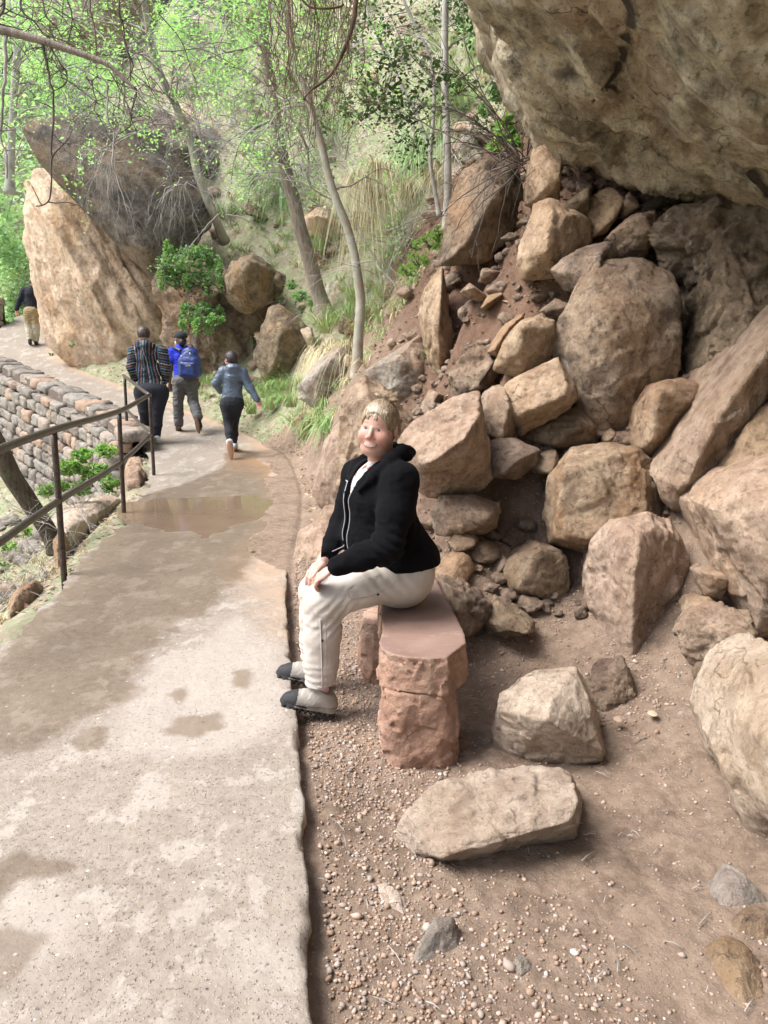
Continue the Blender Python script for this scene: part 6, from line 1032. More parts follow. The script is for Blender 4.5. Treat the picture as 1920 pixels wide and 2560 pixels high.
def proj(P):
    P = np.asarray(P, float)-[0, 0, CH]; f = P[:, 1]*cp-P[:, 2]*sp_; u = P[:, 1]*sp_+P[:, 2]*cp; return np.stack([960+F*P[:, 0]/f, 1280-F*u/f], 1)
def cluster(tips, k, spread): T = np.asarray(tips); return np.repeat(T, k, 0)+RN.normal(size=(len(T)*k, 3))*spread
def blades(base, n, L, spread, droop, w=.006, r0=.08, dirn=None, up=1.):
    """one tussock: n arching ribbons; returns V, F, h"""
    az = RN.uniform(0, 2*np.pi, n); out = RN.uniform(.1, 1, n)**.7*spread; ln = L*RN.uniform(.55, 1.15, n); b0 = base+np.stack([np.cos(az)*r0*RN.uniform(0, 1, n), np.sin(az)*r0*RN.uniform(0, 1, n), np.zeros(n)], 1)
    dh = np.stack([np.cos(az), np.sin(az), az*0], 1)+(np.array(dirn) if dirn is not None else 0); t = np.linspace(0, 1, 6)[None, :, None]
    P = b0[:, None]+dh[:, None]*(out*ln)[:, None, None]*(t*.9+.25*t**2)+np.array((0, 0, 1.))*(ln[:, None, None]*(up*t-droop*(.6+.8*RN.uniform(0, 1, n))[:, None, None]*t**2))
    sd = np.cross(dh, (0, 0, 1.)); sd /= np.linalg.norm(sd, axis=1)[:, None]+1e-9; sd = sd+RN.normal(size=(n, 3))*.3; ww = w*(1-t*.85)*RN.uniform(.6, 1.3, (n, 1, 1)); V = np.stack([P-sd[:, None]*ww/2, P+sd[:, None]*ww/2], 2).reshape(n, 12, 3)
    i = np.arange(5)*2; q = np.stack([i, i+1, i+3, i+2], -1)[None]+np.arange(n)[:, None, None]*12; return V.reshape(-1, 3), q.reshape(-1, 4), np.broadcast_to(np.repeat(t[0, :, 0], 2)[None], (n, 12)).ravel()
def onterr(fr, x, y, a=4., b=45.):
    r_, f, u_ = ray(fr, x, y); ts = np.linspace(a, b, 500); z = H(r_*ts/f, ts, True); k = np.argmax(CH+u_*ts/f < z); return np.array((r_*ts[k]/f, ts[k], z[k]))
def grassmesh(name, items, mat, parent=None):
    V, Q, h, n = [], [], [], 0
    for v, q, hh in items: V.append(v); Q.append(q+n); h.append(hh); n += len(v)
    return mesh(name, np.concatenate(V), np.concatenate(Q), mat, parent, attrs={'h': np.concatenate(h)}, smooth=False, **({} if parent is not None else {'origin': tuple(items[0][0].mean(0))}))
GT = 'tussocks of grass on the bank and the hillside'
for lb, pts, Y, L, n, sp, dr, mt, up, dn in [
    ('large fresh green tussock with pale roots beside the path, right of the woman in grey', [(575, 862), (600, 850), (630, 855), (605, 890), (645, 880), (560, 895), (590, 880)], 13.0, .62, 520, .55, .75, 'grass', 1., (-.2, -.6, 0)),
    ('straggly green and straw tussock on the bank above the dirt track', [(690, 915), (712, 925), (668, 930), (700, 940)], 11.3, .6, 360, .5, .95, 'grass', .9, (-.3, -.6, 0)),
    ('long straw coloured tussock hanging beside the smooth grey trunk', [(735, 770), (750, 760), (725, 775), (745, 790), (758, 785)], 10.6, 1.0, 480, .32, 1.35, 'grass_straw', .75, (-.1, -.8, 0)),
    ('green tussock growing at the smooth grey trunk', [(720, 715), (745, 700), (800, 690), (780, 660), (830, 650), (700, 720)], 10.6, .6, 420, .6, .7, 'grass', 1., (-.2, -.5, 0)),
    ('shaggy straw tussock hanging from the bank between the two trunks', [(790, 400), (820, 380), (770, 410), (850, 390), (835, 420), (800, 430)], 12.6, 1.15, 560, .35, 1.3, 'grass_straw', .7, (-.1, -.8, 0)),
    ('pale green tussock above the bush covered rock', [(550, 410), (590, 400), (620, 405), (570, 430), (610, 440)], 17, 1.0, 420, .5, 1.1, 'grass_pale', .9, (-.1, -.7, 0)),
    ('tall pale tussock behind the thin grey trunks', [(900, 330), (930, 310), (880, 350), (920, 370)], 13.2, 1.2, 460, .4, 1.2, 'grass_pale', .8, (-.2, -.7, 0)),
    ('dry tussock below the thin grey trunks', [(900, 420), (930, 410), (880, 440)], 11.6, .8, 300, .45, 1.0, 'grass_straw', .8, (-.2, -.7, 0)),
    ('bright green tussock above the smooth trunk fork', [(690, 300), (720, 290), (740, 310), (700, 330)], 16.5, 1.1, 380, .5, .9, 'grass', 1., (-.1, -.6, 0)),
    ('green tussock on the bank left of the smooth trunk', [(700, 530), (725, 510), (715, 550)], 13.5, .8, 300, .5, .9, 'grass', 1., (-.1, -.6, 0)),
    ('light green tussock high up beside the overhang', [(1010, 90), (1040, 80), (1060, 100), (1025, 120)], 15.5, 1.0, 320, .5, .9, 'grass_pale', 1., (-.2, -.6, 0)),
    ('green tussock under the round pale hillside boulder', [(960, 240), (985, 230), (950, 260), (1000, 250)], 14.5, .9, 320, .5, .9, 'grass', 1., (-.2, -.6, 0)),
    ('small bright tussock at the foot of the leaning trunk', [(478, 470), (495, 480), (505, 470)], 17, .6, 220, .6, .8, 'grass', 1., (-.1, -.6, 0)),
    ('small tuft of green grass at the foot of the great leaning rock', [(120, 745), (128, 752)], 18.6, .5, 160, .5, .6, 'grass', 1., (0, -.3, 0))]:
    items = []
    for q in pts:
        b0 = onterr('A', *q)
        if b0[1] > Y+2.5 or b0[1] < Y-2.5: b0 = at('A', *q, Y=Y)
        L_ = L*1.2*b0[1]/Y; items.append(blades(b0+RN.normal(size=3)*(.1, .1, 0), int(max(60, n//len(pts))*1.6), L_, sp, dr, .0055+.0006*Y*.6, L*.16, dn, up))
    tag(grassmesh('grass_tussock', items, M[mt]), lb, 'grass tussock', GT)
def scat(n, xr, yr, cond):
    x = RN.uniform(*xr, n); y = RN.uniform(*yr, n); k = cond(x, y); return x[k], y[k]
def onhill(x, y, m=.5): return (inside(PATHPOLY, x, y) > m) & (side(x, y) < 0)
for nm, mt, N_, xr, yr, L, cd_, th_ in [('hillside_grass', 'grass', 4200, (-8, 6), (9.5, 27), .46, lambda x, y: onhill(x, y), -.02), ('hillside_grass', 'grass_pale', 1700, (-9, 6), (10, 28), .5, lambda x, y: onhill(x, y), .0), ('hillside_grass', 'grass_straw', 350, (-6, 3), (8.5, 20), .4, lambda x, y: onhill(x, y), -.1),
                                    ('canyon_grass', 'grass_pale', 1500, (-26, -8), (20, 42), .95, lambda x, y: (side(x, y) > 1.5) | (y > 26), -.3), ('slope_grass', 'grass_straw', 700, (-9, -2.7), (2.5, 13), .3, lambda x, y: (side(x, y) > .45), -.1)]:
    x, y = scat(N_, xr, yr, cd_); k = fbm(np.stack([x*.45, y*.45, x*0+len(mt)], -1), 3, 71) > th_; x, y = x[k], y[k]; z = H(x, y); tag(grassmesh(nm, [blades(np.array((x[i], y[i], z[i]-.03)), 26, L*rnd.uniform(.6, 1.3), .6, .9, .004+.0008*y[i]*.8, .07, (0, -.5, 0)) for i in range(len(x))], M[mt]), 'grass covering the slope', 'grass', kind='stuff')
# fallen leaves
x, y = scat(26000, (-9, 4.5), (5, 26), lambda x, y: (inside(PATHPOLY, x, y) > .05)); z = H(x, y); V, Q = leaves(np.stack([x, y, z+.012], -1), .055, flat=2.5); tag(mesh('leaf_litter', V, Q, M['litter'], smooth=False, origin=(0, 0, 0)), 'dry leaves littering the hillside', 'leaf litter', kind='stuff')
x, y = scat(2600, (-9, -2.6), (3, 13), lambda x, y: (side(x, y) > .15)); z = H(x, y); V, Q = leaves(np.stack([x, y, z+.01], -1), .05, flat=2.5); tag(mesh('leaf_litter', V, Q, M['litter'], smooth=False, origin=(0, 0, 0)), 'dry leaves on the bank left of the path', 'leaf litter', kind='stuff')
# trunks
def tree(name, label, fr, pts, Y, w, bark, group=None, twigs=0, tw_r=(.2, .9), leafmat=None, nl=0, lsize=.05, lean=None, tl=1.1, kids=3, depth=2, twmat='twig_pale', droop=.5):
    P = [at(fr, p[0], p[1], Y=(Y if len(p) < 3 else p[2])) for p in pts]; root = empty(name, tuple(P[0])); tag(root, label, 'tree', group); Q = smooth_path(P, 60); f = np.linspace(0, 1, 60); R = np.interp(f, np.linspace(0, 1, len(w)), w); R = R*(1+.5*np.exp(-f*22)); Q = Q+fbm(Q*1.7, 2, 3)[:, None]*.02
    mb = MB(); tube(mb, Q, R, 14); o = mb.build('trunk', M[bark], root); tips = []; mb = MB()
    for _ in range(twigs):
        i = int(rnd.uniform(*tw_r)*59); d = np.array((rnd.uniform(-1, 1), rnd.uniform(-.8, .5), rnd.uniform(-.2, .7))); grow(mb, Q[i], d, tl*rnd.uniform(.5, 1.2), R[i]*.28, depth, droop, .45, tips, kids)
    if twigs: mb.build('branches', M[twmat], root)
    if nl and tips: V, Q2 = leaves(cluster(tips, nl, .07), lsize); mesh('foliage', V, Q2, M[leafmat], root, smooth=False)
    return root
tree('tree', 'tree with a rough furrowed grey brown trunk standing on the bank', 'A', [(705, 695, 13.4), (690, 640, 13.4), (668, 560, 13.3), (643, 470, 13.2), (618, 370, 13.1), (600, 290, 13), (588, 200, 13), (572, 100, 12.9), (560, 0, 12.8), (545, -160, 12.6)], 13.3, [.16, .125, .12, .112, .105, .097, .09, .08, .07, .06], 'bark_rough', twigs=16, tw_r=(.4, .95), leafmat='leaf_spring', nl=5, droop=.7)
tree('tree', 'tree with a smooth olive grey trunk curving up from the bank, yellow at its foot', 'A', [(771, 825, 9.6), (772, 745, 9.6), (777, 650, 9.6), (768, 570, 9.6), (745, 480, 9.6), (712, 380, 9.6), (690, 300, 9.6), (668, 220, 9.6), (640, 150, 9.6), (622, 60, 9.6), (612, -60, 9.6), (600, -200, 9.6)], 9.6, [.062, .060, .058, .052, .05, .046, .043, .041, .038, .034, .03], 'bark_smooth', twigs=14, tw_r=(.4, .95), leafmat='leaf_spring', nl=3, tl=.9)
TG = 'thin grey trunks beside the overhang'
tree('tree', 'thin straight pale grey trunk, rightmost of the trees, beside the overhang', 'A', [(965, 500, 10.4), (967, 400, 10.4), (966, 300, 10.4), (962, 200, 10.4), (960, 90, 10.4), (962, -20, 10.4), (964, -160, 10.4)], 10.4, [.052, .05, .047, .045, .042, .038], 'bark_grey', TG, twigs=9, tw_r=(.35, .95), leafmat='leaf_dark', nl=6, lsize=.06)
tree('tree', 'slender leaning pale stem between the smooth trunk and the rightmost trunk', 'A', [(948, 470, 10.8), (935, 390, 10.8), (930, 330, 10.8), (938, 220, 10.8), (925, 120, 10.8), (880, 20, 10.8), (850, -80, 10.8)], 10.8, [.028, .026, .024, .02, .018], 'bark_grey', TG, twigs=6, tw_r=(.3, .95), leafmat='leaf_dark', nl=6, lsize=.06)
tree('tree', 'curved white twiggy stem high between the trunks', 'A', [(930, 330, 11.4), (900, 250, 11.4), (870, 190, 11.4), (840, 120, 11.4), (800, 40, 11.4), (780, -60, 11.4)], 11.4, [.02, .018, .015, .012], 'bark_grey', TG, twigs=7, tw_r=(.2, .95), leafmat='leaf_dark', nl=4, lsize=.06)
tree('tree', 'slim leaning tree rising from the top of the great leaning rock', 'A', [(486, 520, 16.8), (470, 480, 16.4), (452, 440, 16.1), (425, 370, 16), (410, 300, 16), (385, 240, 15.8), (355, 180, 15.6), (330, 110, 15.4), (315, 30, 15.2), (300, -60, 15), (290, -160, 15)], 16, [.085, .08, .075, .07, .065, .055, .05], 'bark_smooth', twigs=20, tw_r=(.35, .98), leafmat='leaf_spring', nl=3, lsize=.07, tl=1.9, depth=2, droop=.6)
tree('tree', 'dark mossy trunk leaning on the slope below the railing, at the left edge', 'A', [(125, 1185, 7.6), (100, 1140, 7.5), (62, 1085, 7.4), (30, 1030, 7.3), (5, 975, 7.2), (-30, 900, 7.1), (-70, 780, 7)], 7.4, [.085, .085, .09, .09, .085, .08], 'bark_dark', twigs=0)
tree('tree', 'broad shadowy trunk high on the hillside behind the hanging vines', 'A', [(520, 230, 24), (505, 120, 24), (495, 20, 24), (490, -120, 24)], 24, [.34, .3, .26], 'bark_rough', twigs=6, tw_r=(.2, .9), leafmat='leaf_spring', nl=10, lsize=.09, tl=2.4)
tree('tree', 'pale trunk at the far left edge behind the hanging branches', 'A', [(20, 420, 22), (25, 300, 22), (35, 150, 22), (45, 40, 22), (50, -120, 22)], 22, [.12, .1, .09, .08], 'bark_grey', twigs=14, tw_r=(.1, .98), leafmat='leaf_spring', nl=12, lsize=.09, tl=2.6)
# the branch hanging in at the upper left, nearest the camera
br = empty('hanging_branch', tuple(at('p', 0, 75, Y=6))); tag(br, 'dark bare branch with hanging twigs reaching in from the upper left', 'branch')
mb = MB(); LP_ = smooth_path([at('p', a, b, Y=6) for a, b in [(-120, 60), (0, 75), (101, 101), (162, 121), (231, 145), (275, 165), (312, 200), (338, 222)]], 50); tube(mb, LP_, np.linspace(.033, .011, 50), 10); mb.build('limb', M['bark_rough'], br)
tw = [([(106, 98), (112, 130), (121, 162), (130, 214), (134, 275), (133, 361), (131, 440), (128, 490), (110, 512), (92, 514)], .0105, 'twig'), ([(246, 188), (269, 217), (272, 289), (285, 347), (286, 434), (301, 480), (322, 540)], .008, 'twig_pale'), ([(275, 165), (306, 208), (311, 290), (285, 345)], .008, 'twig_pale'), ([(338, 222), (336, 250), (325, 300), (322, 320)], .007, 'twig'),
      ([(223, -20), (229, 50), (242, 110), (243, 150), (236, 156)], .0065, 'twig'), ([(297, -20), (303, 40), (312, 110), (329, 160), (326, 190), (308, 208)], .0075, 'twig'), ([(50, -20), (60, 30), (92, 62), (110, 85), (140, 92), (165, 100)], .009, 'twig'), ([(95, -20), (120, 40), (145, 70), (152, 90)], .007, 'twig'), ([(0, -20), (10, 20), (3, 40), (0, 60)], .012, 'twig'), ([(15, 90), (14, 160), (5, 230), (4, 300), (-2, 350), (20, 400), (12, 450)], .013, 'twig_pale'),
      ([(130, 115), (150, 150), (170, 180), (172, 200), (155, 218), (135, 214)], .007, 'twig'), ([(130, 140), (150, 175), (168, 192)], .005, 'twig'), ([(105, 118), (80, 122), (58, 132)], .005, 'twig'), ([(225, 200), (232, 230), (242, 246), (240, 275), (262, 290)], .006, 'twig'), ([(246, 188), (228, 205), (232, 225)], .005, 'twig'), ([(168, 0), (178, 60), (170, 100), (163, 104)], .006, 'twig'), ([(30, 130), (0, 190)], .006, 'twig'), ([(330, 200), (318, 130), (300, 60), (298, 0)], .006, 'twig')]
for pl, r, mt in tw:
    mb = MB(); Yt = 6+rnd.uniform(-.05, .25); P = smooth_path([at('p', a, b, Y=Yt) for a, b in pl], 26); P = P+fbm(P*9, 3, 5)[:, None]*.02; tube(mb, P, np.linspace(r, r*.4, 26), 6)
    for _ in range(7):
        i = rnd.randint(4, 25); grow(mb, P[i], (rnd.uniform(-1, 1), rnd.uniform(-.4, .4), rnd.uniform(-.6, .5)), rnd.uniform(.08, .28), r*.5, 1, .4, .6, None, 2, 5, 4)
    mb.build('twig', M[mt], br)
tips = []; mb = MB()
for _ in range(34):
    p = at('p', rnd.uniform(-60, 420), rnd.uniform(-80, 230), Y=rnd.uniform(6.2, 9)); grow(mb, p, (rnd.uniform(-1, 1), rnd.uniform(-.5, .5), rnd.uniform(-.9, .3)), rnd.uniform(.35, .8), .0055, 2, .6, .5, tips, 3, 6, 4)
mb.build('twigs', M['twig'], br); tp = np.array(tips); k = RN.uniform(size=len(tp)) < .3; V, Q = leaves(cluster(tp[k], 5, .03), .034); mesh('buds', V, Q, M['leaf_spring'], br, smooth=False)
# spring foliage of the canopy behind it
for lb, n_, xr, yr, Yr, mt, ls in [('sparse light green saplings leafing out across the hillside behind the trunks', 46, (520, 1120), (-60, 560), (11.5, 17), 'leaf_spring', .05), ('loose crown of bright yellow green spring leaves above the great leaning rock', 50, (30, 720), (-160, 215), (11, 15), 'leaf_spring', .058), ('crown of light green leaves filling the upper left corner', 44, (-260, 300), (-160, 300), (17, 23), 'leaf_spring', .10)]:
    root = empty('spring_tree', tuple(at('p', (xr[0]+xr[1])/2, -150, Y=Yr[1]))); tag(root, lb, 'tree'); tips = []; mb = MB()
    for _ in range(n_):
        Y_ = rnd.uniform(*Yr); p = at('p', rnd.uniform(*xr), rnd.uniform(*yr), Y=Y_); grow(mb, p, (rnd.uniform(-1, 1), rnd.uniform(-.5, .5), rnd.uniform(-.5, .3)), rnd.uniform(.8, 1.6)*Y_/13, .011, 2, .45, .5, tips, 3, 6, 4)
    mb.build('branches', M['twig_pale'], root); T = np.array(tips); k = (fbm(T*.6, 3, 13) > -.02) & ((proj(T)[:, 1] < 235) | (proj(T)[:, 0] > 600) | (proj(T)[:, 0] < 30) | (RN.uniform(size=len(T)) < .12)); V, Q = leaves(cluster(T[k], 7, .11*Yr[1]/15), ls, flat=1.2); mesh('foliage', V, Q, M[mt], root, smooth=False)
# trees of the canyon beyond
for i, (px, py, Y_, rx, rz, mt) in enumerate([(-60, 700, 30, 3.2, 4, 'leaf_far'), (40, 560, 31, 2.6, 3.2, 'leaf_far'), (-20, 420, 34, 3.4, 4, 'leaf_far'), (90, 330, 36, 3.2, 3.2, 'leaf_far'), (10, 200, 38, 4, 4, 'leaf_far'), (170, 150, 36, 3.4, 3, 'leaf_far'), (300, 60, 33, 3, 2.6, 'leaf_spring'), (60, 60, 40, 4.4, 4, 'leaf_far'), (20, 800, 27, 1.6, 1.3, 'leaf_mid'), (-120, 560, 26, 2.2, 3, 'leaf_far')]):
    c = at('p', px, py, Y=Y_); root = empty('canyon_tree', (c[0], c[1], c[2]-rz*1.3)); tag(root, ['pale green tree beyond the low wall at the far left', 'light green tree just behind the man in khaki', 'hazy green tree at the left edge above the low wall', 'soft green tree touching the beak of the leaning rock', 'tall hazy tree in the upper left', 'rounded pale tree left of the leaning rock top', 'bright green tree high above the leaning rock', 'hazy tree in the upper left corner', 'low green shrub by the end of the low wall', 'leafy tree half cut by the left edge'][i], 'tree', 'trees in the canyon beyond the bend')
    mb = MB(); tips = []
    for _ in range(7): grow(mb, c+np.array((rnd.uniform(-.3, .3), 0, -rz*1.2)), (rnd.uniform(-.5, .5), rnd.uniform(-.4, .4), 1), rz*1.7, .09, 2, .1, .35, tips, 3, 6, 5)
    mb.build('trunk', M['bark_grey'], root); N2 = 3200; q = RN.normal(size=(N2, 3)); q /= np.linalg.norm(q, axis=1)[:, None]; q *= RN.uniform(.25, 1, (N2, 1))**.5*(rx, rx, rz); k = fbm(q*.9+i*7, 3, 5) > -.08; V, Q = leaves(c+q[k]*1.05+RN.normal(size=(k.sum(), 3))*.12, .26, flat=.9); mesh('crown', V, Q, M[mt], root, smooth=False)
# leafy plants
def bush(label, fr, blobs, Y, mt, n, ls, stem='twig', name='bush', cat='bush', hang=0, asp=.6, group=None):
    C = []; mb = MB(); c0 = at(fr, blobs[0][0], blobs[0][1], Y=Y); root = empty(name, tuple(c0)); tag(root, label, cat, group)
    for (x, y, rx, ry) in blobs:
        s = FR[fr][2]*Y/F; c = at(fr, x, y, Y=Y+rnd.uniform(-.15, .15)); m = int(n*rx*ry/sum(b[2]*b[3] for b in blobs)); q = RN.normal(size=(m, 3)); q /= np.linalg.norm(q, axis=1)[:, None]; q *= RN.uniform(.2, 1, (m, 1))**.5; q *= (rx*s, min(rx, ry)*s*.8, ry*s); k = fbm((c+q)*4/max(s*26, .16), 2, 5) > -.02; C.append(c+q[k])
        for _ in range(5): grow(mb, c-np.array((0, 0, ry*s*.7)), (rnd.uniform(-1, 1), rnd.uniform(-1, .3), rnd.uniform(.2, 1.2)-hang), ry*s*1.3, .006, 1, .3, .4, None, 3, 5, 4)
    mb.build('stems', M[stem], root); V, Q = leaves(np.concatenate(C), ls, asp=asp); mesh('foliage', V, Q, M[mt], root, smooth=False); return root
bush('mid green leafy bush draped over the stained rock behind the walkers', 'A', [(370, 575, 34, 30), (410, 560, 38, 28), (450, 590, 30, 30), (385, 600, 36, 22), (430, 545, 30, 16), (462, 565, 18, 18), (350, 600, 16, 30), (365, 560, 14, 40), (405, 610, 12, 24), (450, 615, 14, 28), (475, 600, 10, 34), (430, 600, 14, 26)], 15.0, 'leaf_mid', 4600, .075)
bush('second green bush hanging lower on the stained rock', 'A', [(410, 680, 22, 22), (440, 675, 26, 24), (465, 690, 20, 14), (400, 665, 14, 14), (395, 700, 10, 18), (425, 705, 10, 20), (450, 710, 12, 14), (475, 680, 10, 20)], 14.9, 'leaf_mid', 2300, .075, hang=1)
bush('brown withered plant hanging between the two green bushes', 'A', [(400, 615, 26, 26), (440, 630, 24, 30), (420, 700, 12, 22)], 15.1, 'litter', 1100, .075, 'dead', hang=1)
bush('bright green bush on the slope below the railing', 'A', [(180, 985, 28, 18), (230, 975, 26, 18), (150, 1010, 30, 20), (205, 1020, 38, 22), (240, 1045, 24, 20), (130, 1050, 20, 14), (175, 1055, 26, 18), (100, 1060, 20, 16)], 8.9, 'leaf_fresh', 4200, .05)
bush('small leafy weed low at the left edge below the railing', 'A', [(20, 1180, 22, 14), (60, 1150, 20, 12), (8, 1215, 14, 10)], 7.6, 'leaf_fresh', 520, .04)
bush('fresh green weeds on the soil bank left of the rock pile', 'A', [(905, 560, 26, 22), (930, 520, 22, 20), (880, 585, 20, 14), (950, 500, 16, 14), (900, 530, 18, 14)], 8.5, 'leaf_fresh', 900, .065, asp=.3)
bush('tiny green sprig growing between the pale boulders', 'A', [(921, 765, 8, 9), (924, 785, 7, 5)], 7.2, 'leaf_fresh', 26, .055)
bush('small fern on the grey boulder by the rough trunk', 'A', [(650, 640, 22, 12), (680, 655, 18, 10), (630, 615, 14, 10)], 13.9, 'leaf_mid', 420, .07)
bush('leafy plant at the edge of the dirt track beside the straggly tussock', 'A', [(705, 905, 12, 12), (695, 960, 16, 14), (690, 985, 10, 8)], 11.1, 'leaf_fresh', 420, .05)
bush('broad leaved bright plant clinging under the left lip of the overhang', 'A', [(1085, 290, 24, 24), (1110, 310, 18, 14), (1068, 320, 14, 12), (1098, 262, 12, 16)], 6.7, 'leaf_fresh', 190, .085)
bush('dark glossy leaved shrub between the smooth trunk and the overhang', 'A', [(830, 170, 60, 40), (880, 230, 60, 40), (780, 230, 50, 40), (930, 160, 50, 36), (850, 120, 50, 30), (900, 300, 44, 24), (990, 180, 30, 30)], 9.0, 'leaf_dark', 1500, .06)
bush('small weeds at the foot of the dark cliff', 'A', [(398, 830, 10, 8), (300, 800, 8, 6), (156, 745, 7, 6), (112, 765, 6, 5)], 14.6, 'leaf_mid', 240, .05)
bush('green mat of leaves high on the slope left of the overhang', 'A', [(1060, 130, 26, 22), (1075, 200, 20, 24), (1050, 240, 20, 14)], 11.5, 'leaf_mid', 900, .07)
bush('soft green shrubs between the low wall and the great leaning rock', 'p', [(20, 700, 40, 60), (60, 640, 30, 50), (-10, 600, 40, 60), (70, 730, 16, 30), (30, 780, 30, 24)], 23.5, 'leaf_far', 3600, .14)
# grey dead shrubs
def dead(label, fr, starts, n, L, Yv, droop, mt='dead', wob=.6, r=.005, up=.2, depth=2, name='dead_shrub', kids=3):
    mb = MB(); root = None
    for _ in range(n):
        q = rnd.choice(starts); grow(mb, at(fr, q[0]+rnd.uniform(-14, 14), q[1]+rnd.uniform(-9, 9), Y=Yv+rnd.uniform(-.3, .3)), (rnd.uniform(-1, 1), rnd.uniform(-1, .2), rnd.uniform(-.5, 1)+up), L*rnd.uniform(.5, 1.2), r, depth, droop, wob, None, kids, 7, 4)
    o = mb.build(name, M[mt]); tag(o, label, 'dead shrub'); return o
dead('tangled grey dead shrub lying on top of the great leaning rock', 'A', [(200, 300), (240, 280), (270, 300), (230, 260), (290, 290)], 26, .8, 16.2, .7, r=.004)
dead('grey dead shrub hanging down the face of the dark varnished slab', 'A', [(225, 320), (240, 330), (215, 340), (245, 370)], 16, 1.0, 15.4, 3.2, up=-.8, r=.004)
dead('grey dead shrub trailing along the top edge of the dark slab', 'A', [(330, 350), (370, 370), (410, 390), (350, 340)], 24, .6, 16, .9, r=.004)
dead('bleached bare twigs hanging at the right end of the dark slab', 'A', [(380, 400), (395, 395)], 14, 1.0, 15.6, 2.4, 'twig_pale', r=.008, up=-.4)
dead('pale bare twigs between the two big trunks', 'A', [(640, 380), (600, 350), (560, 380), (620, 300)], 26, 1.3, 12.4, .8, 'twig_pale', .5, .007)
dead('brush of thin pale stems left of the rock pile', 'A', [(860, 560), (840, 600), (880, 520), (820, 560)], 20, .9, 9.4, .3, 'twig_pale', .35, .0045)
dead('arching dark twigs spilling over the stained boulder left of the overhang', 'A', [(1110, 335), (1125, 345), (1095, 345), (1130, 365)], 26, .95, 6.6, 1.3, 'twig', .4, .006, kids=2)
dead('grey twiggy brush high on the hillside', 'A', [(450, 200), (500, 260), (420, 280), (540, 300), (470, 320), (560, 420), (400, 180), (350, 250)], 110, 1.5, 17.5, .6, 'twig_pale', r=.006)
dead('tangle of pale bare twigs on the bank behind the two big trunks', 'A', [(600, 260), (650, 330), (560, 330), (620, 420), (680, 450), (740, 330)], 80, 1.2, 14.5, .7, 'twig_pale', .5, .005)
dead('dry grey brush on the slope below the railing', 'A', [(90, 1120), (140, 1100), (60, 1200), (100, 1250), (30, 1250), (170, 1090)], 36, .5, 7.2, .3, 'twig_pale', r=.004)
dead('dry straw coloured stalks beside the path near the left edge', 'A', [(40, 1270), (90, 1235), (20, 1290)], 20, .5, 5.9, .6, 'twig_pale', r=.003)
for lb, a in [('long dark arching twig crossing in front of the thin grey trunks', [(1120, 345), (1050, 310), (1000, 250), (950, 190), (900, 130), (850, 60), (820, -30)]), ('second arching twig rising left from the overhang lip', [(1125, 350), (1060, 330), (980, 300), (900, 260), (830, 230), (760, 220)]), ('arching twig curving up to the thin straight trunk', [(1120, 340), (1080, 280), (1040, 200), (1010, 120), (1000, 30), (1010, -40)]), ('low arching twig reaching down over the stained boulder', [(1115, 350), (1060, 370), (1010, 420), (985, 500), (1000, 580)]), ('thin drooping twig in front of the reddish soil bank', [(1120, 360), (1100, 420), (1095, 500), (1060, 560), (1050, 600)])]:
    mb = MB(); P = smooth_path([at('A', *q, Y=6.6+.2*i) for i, q in enumerate(a)], 30); P += fbm(P*4, 3, 5)[:, None]*.04; tube(mb, P, np.linspace(.009, .003, 30), 5); tips = []
    for _ in range(9): i = rnd.randint(6, 29); grow(mb, P[i], (rnd.uniform(-1, 1), rnd.uniform(-.4, .4), rnd.uniform(-.2, .9)), rnd.uniform(.15, .5), .004, 1, .3, .5, tips, 2, 6, 4)
    root = mb.build('arching_twig', M['twig']); tag(root, lb, 'twig', 'twigs arching out from under the overhang')
    if 'reddish' not in lb and 'stained' not in lb: V, Q = leaves(cluster(tips, 2, .04), .045); mesh('foliage', V, Q, M['leaf_dark'], root, smooth=False)
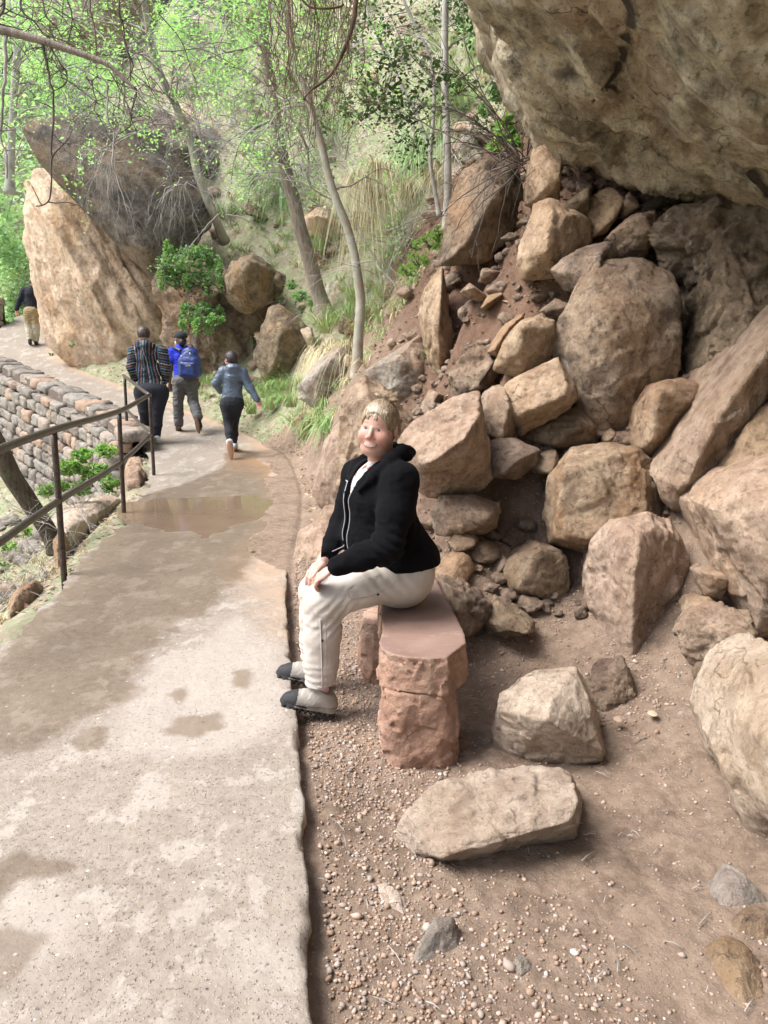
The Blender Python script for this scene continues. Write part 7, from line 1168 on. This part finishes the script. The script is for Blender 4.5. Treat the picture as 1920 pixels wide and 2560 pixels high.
# vines
vr = empty('hanging_vines', tuple(at('A', 690, -80, Y=8))); tag(vr, 'curtain of brown leafless vines hanging in front of the two big trunks', 'vines')
for i in range(64):
    x0 = rnd.uniform(575, 775); y1 = rnd.uniform(140, 350)-abs(x0-670)*.5; Yv = rnd.uniform(7.4, 9); P = [at('A', x0, -70, Y=Yv)]; x = x0; k = 8
    for j in range(1, k): x += rnd.uniform(-14, 14)+(662-x)*.03; P.append(at('A', x, -70+(y1+70)*j/(k-1), Y=Yv+rnd.uniform(-.1, .1)))
    if rnd.random() < .4: P += [at('A', x+rnd.uniform(-20, 20), y1+14, Y=Yv), at('A', x+rnd.uniform(-45, 45), y1-rnd.uniform(0, 50), Y=Yv)]
    mb = MB(); r = rnd.choice((.0028, .0038, .0055)); Q = smooth_path(P, 40); Q += fbm(Q*5, 3, i)[:, None]*.035; tube(mb, Q, np.linspace(r, r*.6, 40), 5)
    for _ in range(3): a_ = rnd.randint(8, 38); grow(mb, Q[a_], (rnd.uniform(-1, 1), 0, rnd.uniform(-1, .4)), rnd.uniform(.15, .5), r*.45, 1, .5, .6, None, 2, 6, 4)
    mb.build('vine', M['vine'], vr)
mb = MB(); tube(mb, smooth_path([at('A', *q, Y=7.6) for q in [(775, -60), (768, 10), (760, 60), (742, 110), (722, 150), (700, 175), (672, 195), (655, 215)]], 40), np.linspace(.026, .008, 40), 8); tube(mb, smooth_path([at('A', *q, Y=7.6) for q in [(620, -60), (660, 8), (700, 18), (735, 14), (742, 8)]], 20), .011, 6); mb.build('thick_vine', M['vine'], vr)
# pale canyon cliff glimpsed above
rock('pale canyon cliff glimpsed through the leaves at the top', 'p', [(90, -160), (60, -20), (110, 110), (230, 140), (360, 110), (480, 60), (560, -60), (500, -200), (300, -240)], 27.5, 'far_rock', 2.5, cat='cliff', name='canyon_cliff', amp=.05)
# odds and ends on the dirt
for lb, a, b, s in [('curled dry bark flake on the dirt, the upright one', (1160, 870), 2.9, .05), ('flat dry bark flake on the dirt left of the upright one', (1010, 895), 2.9, .045)]:
    p = at('6', *a, z=.0); V, Fc = protos[2]; o = mesh('bark_flake', V*np.array((s*.55, s, s*.18))+p, Fc, M['litter']); tag(o, lb, 'bark flake')
mb = MB()
for _ in range(170):
    x, y = rnd.uniform(-.3, 1.9), rnd.uniform(1.3, 5.2)
    if x < np.interp(y, Rc[:, 1], Rc[:, 0])+.06: continue
    z = float(zdp(np.array([x]), np.array([y]))[0]); a = rnd.uniform(0, 6.3); L = rnd.uniform(.02, .09); tube(mb, [(x, y, z+.012), (x+L*math.cos(a)*.5, y+L*math.sin(a)*.5, z+.018), (x+L*math.cos(a), y+L*math.sin(a), z+.012)], rnd.uniform(.001, .0022), 4)
tag(mb.build('twig_litter', M['grass_bit'] if 'grass_bit' in M else M['twig_pale'], origin=(0, 0, 0)), 'bits of straw and twig on the dirt', 'litter', kind='stuff')
